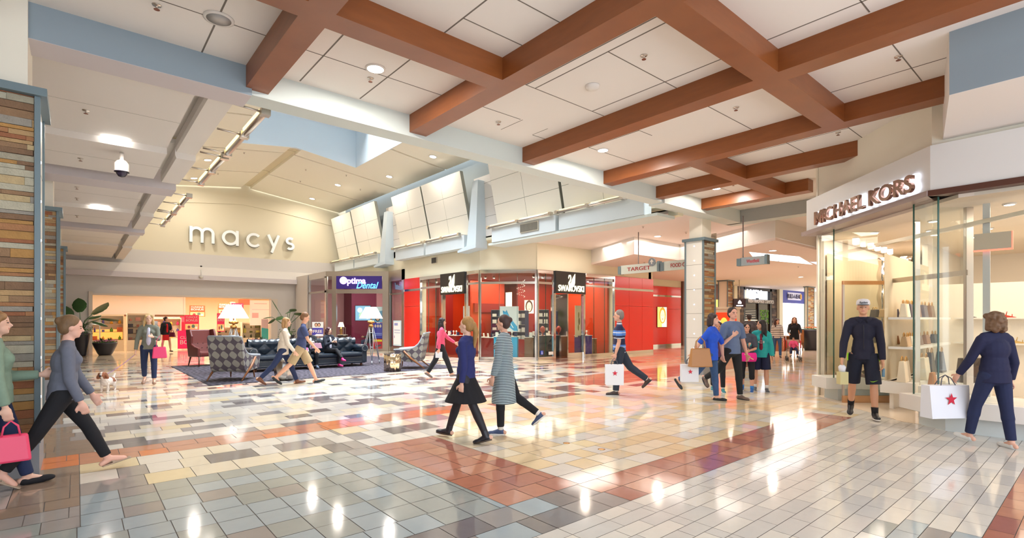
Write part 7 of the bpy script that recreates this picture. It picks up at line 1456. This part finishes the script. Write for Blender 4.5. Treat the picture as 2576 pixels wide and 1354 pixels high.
# -- man leaving the leather shop
J = person('person in a navy hooded jacket, athletic shorts and white cap leaving the corner shop', (9.62, 2.60), 199, 1.86, ((8, 5, 3, 0), (-12, 5, 16, 26)), ((4, 8, 8), (6, 13, 12)), dict(top=(cloth('navy_hoodie', (30, 30, 50)), 1.95, -.035, .014, 'hooded_jacket'), bottom=(cloth('navy_athletic', (24, 28, 46)), 1.02, 'shorts'), shoes=(mat('black_trainer', rgb(26, 26, 32), .5), 'sneaker', white), sock=cloth('black_sock', (26, 24, 30))), (214, 160, 128), dict(c=(70, 50, 44), s='bald'), vs=.009, build=.9, turn=-4)
t_ = J['t']; hp = J['hp']; s_ = J['s']; m = M(TT(J['hc'].x, J['hc'].y, J['hc'].z) @ J['HR'].to_4x4()); m.lathe([(.104, .045), (.105, .075), (.098, .115), (.07, .14), (.001, .15)], 28, (-.012, 0, 0), 0, 1.02, .90); m.build('cap', mat('cap_white', rgb(226, 224, 228), .8), t_)
m = M(TT(J['hc'].x, J['hc'].y, J['hc'].z) @ J['HR'].to_4x4()); m.prism([(.08, -.075), (.12, -.07), (.165, -.045), (.175, 0), (.165, .045), (.12, .07), (.08, .075)], .042, .052); m.build('cap_brim', mat('cap_brim_grey', rgb(60, 64, 66), .8), t_)
cp = [q for q in t_.children if q.name.startswith('cap')][0]; text('cap_lettering', 'Raiders', black, .11, .035, TT(J['hc'].x + .094, J['hc'].y, J['hc'].z + .085) @ TT(0, 0, 0, R(90 + 6)), cp, .004, .02, .2)
sh = J['shc']; m = M(); m.tube([(sh.x + .075, sh.y + .03, sh.z + .01), (sh.x + .03, sh.y + .09, sh.z + .04), (sh.x - .05, sh.y + .08, sh.z + .055), (sh.x - .08, sh.y, sh.z + .05), (sh.x - .05, sh.y - .08, sh.z + .055), (sh.x + .03, sh.y - .09, sh.z + .04), (sh.x + .075, sh.y - .03, sh.z + .01)], .034, 12); m.build('hood', cloth('navy_hoodie', (30, 30, 50)), t_)
m = M(); m.tube([(sh.x + .125, sh.y, sh.z - .04), (J['chest'].x + .152, J['chest'].y, J['chest'].z), (J['hip'].x + .148, J['hip'].y, J['hip'].z + .1)], .004, 6); m.build('zip', dark, t_)
neon = mat('neon_green', rgb(170, 240, 20), .6)
for sg in (1, -1): m = M(); hh = J['ch'][0 if sg > 0 else 1]; m.box(hh[0].x - .02, hh[0].x + .02, sg * .205 - .01, sg * .205 + .012, J['hip'].z - .09, J['hip'].z + .03); m.build('side_stripe', neon, t_)
kn = J['ch'][0][1]; m = M(TT(kn.x + .118, kn.y - .01, kn.z + .045, R(90))); m.add([(-.05, 0, .012), (-.03, 0, -.004), (.0, 0, -.004), (.06, 0, .028), (.0, 0, .004), (-.03, 0, .002)], [(0, 1, 2, 3, 4, 5)]); m.build('tick_mark', neon, t_)
h = J['handR']; t = thing('takeaway_bag', 'small cream carrier with cup held by the person in the white cap', 'bag', (h.x - .01, h.y - .01, h.z - .3), R(RIGHT)); m = M(); m.box(-.06, .07, -.05, .05, 0, .2); m.build('bag_body', mat('cream_carrier', rgb(214, 204, 150), .6), t); m = M(); m.lathe([(.045, .2), (.055, .28), (.03, .31)], 14); m.build('plastic_top', bagw, t)
h = J['handL']; t = thing('drink_bottle', 'small blue-grey bottle in the other hand of the person in the white cap', 'bottle', (h.x, h.y, h.z - .14)); m = M(); m.tube([(0, 0, 0), (.01, 0, .13)], .022, 10); m.build('bottle_body', mat('bottle_blue', rgb(110, 150, 176), .3), t)
# -- woman with the big star bag
J = person('curly-haired person in navy jacket and jeans seen from behind with a big star bag', W2(2502, 1124), 50, 1.66, ((20, 3, 8, -8), (-6, 3, 2, 0)), ((20, 12, 16, 0), (-6, 10, 20)), dict(fem=True, top=(cloth('navy_blazer', (28, 32, 66)), 1.92, -.05, .016, 'jacket'), bottom=(cloth('dark_denim', (30, 40, 76)), 1.93, 'slim'), shoes=(mat('white_flat', rgb(226, 228, 228), .5), 'flat')), (228, 178, 156), dict(c=(112, 84, 60), s='curly'), vs=.009, build=1.04)
h = J['handL']; star_bag((h.x - .10, h.y + .07, h.z + .06), .54, .42, .18, R(RIGHT + 6), 'big white bag with red star at the far right, largest of the star bags', .085)
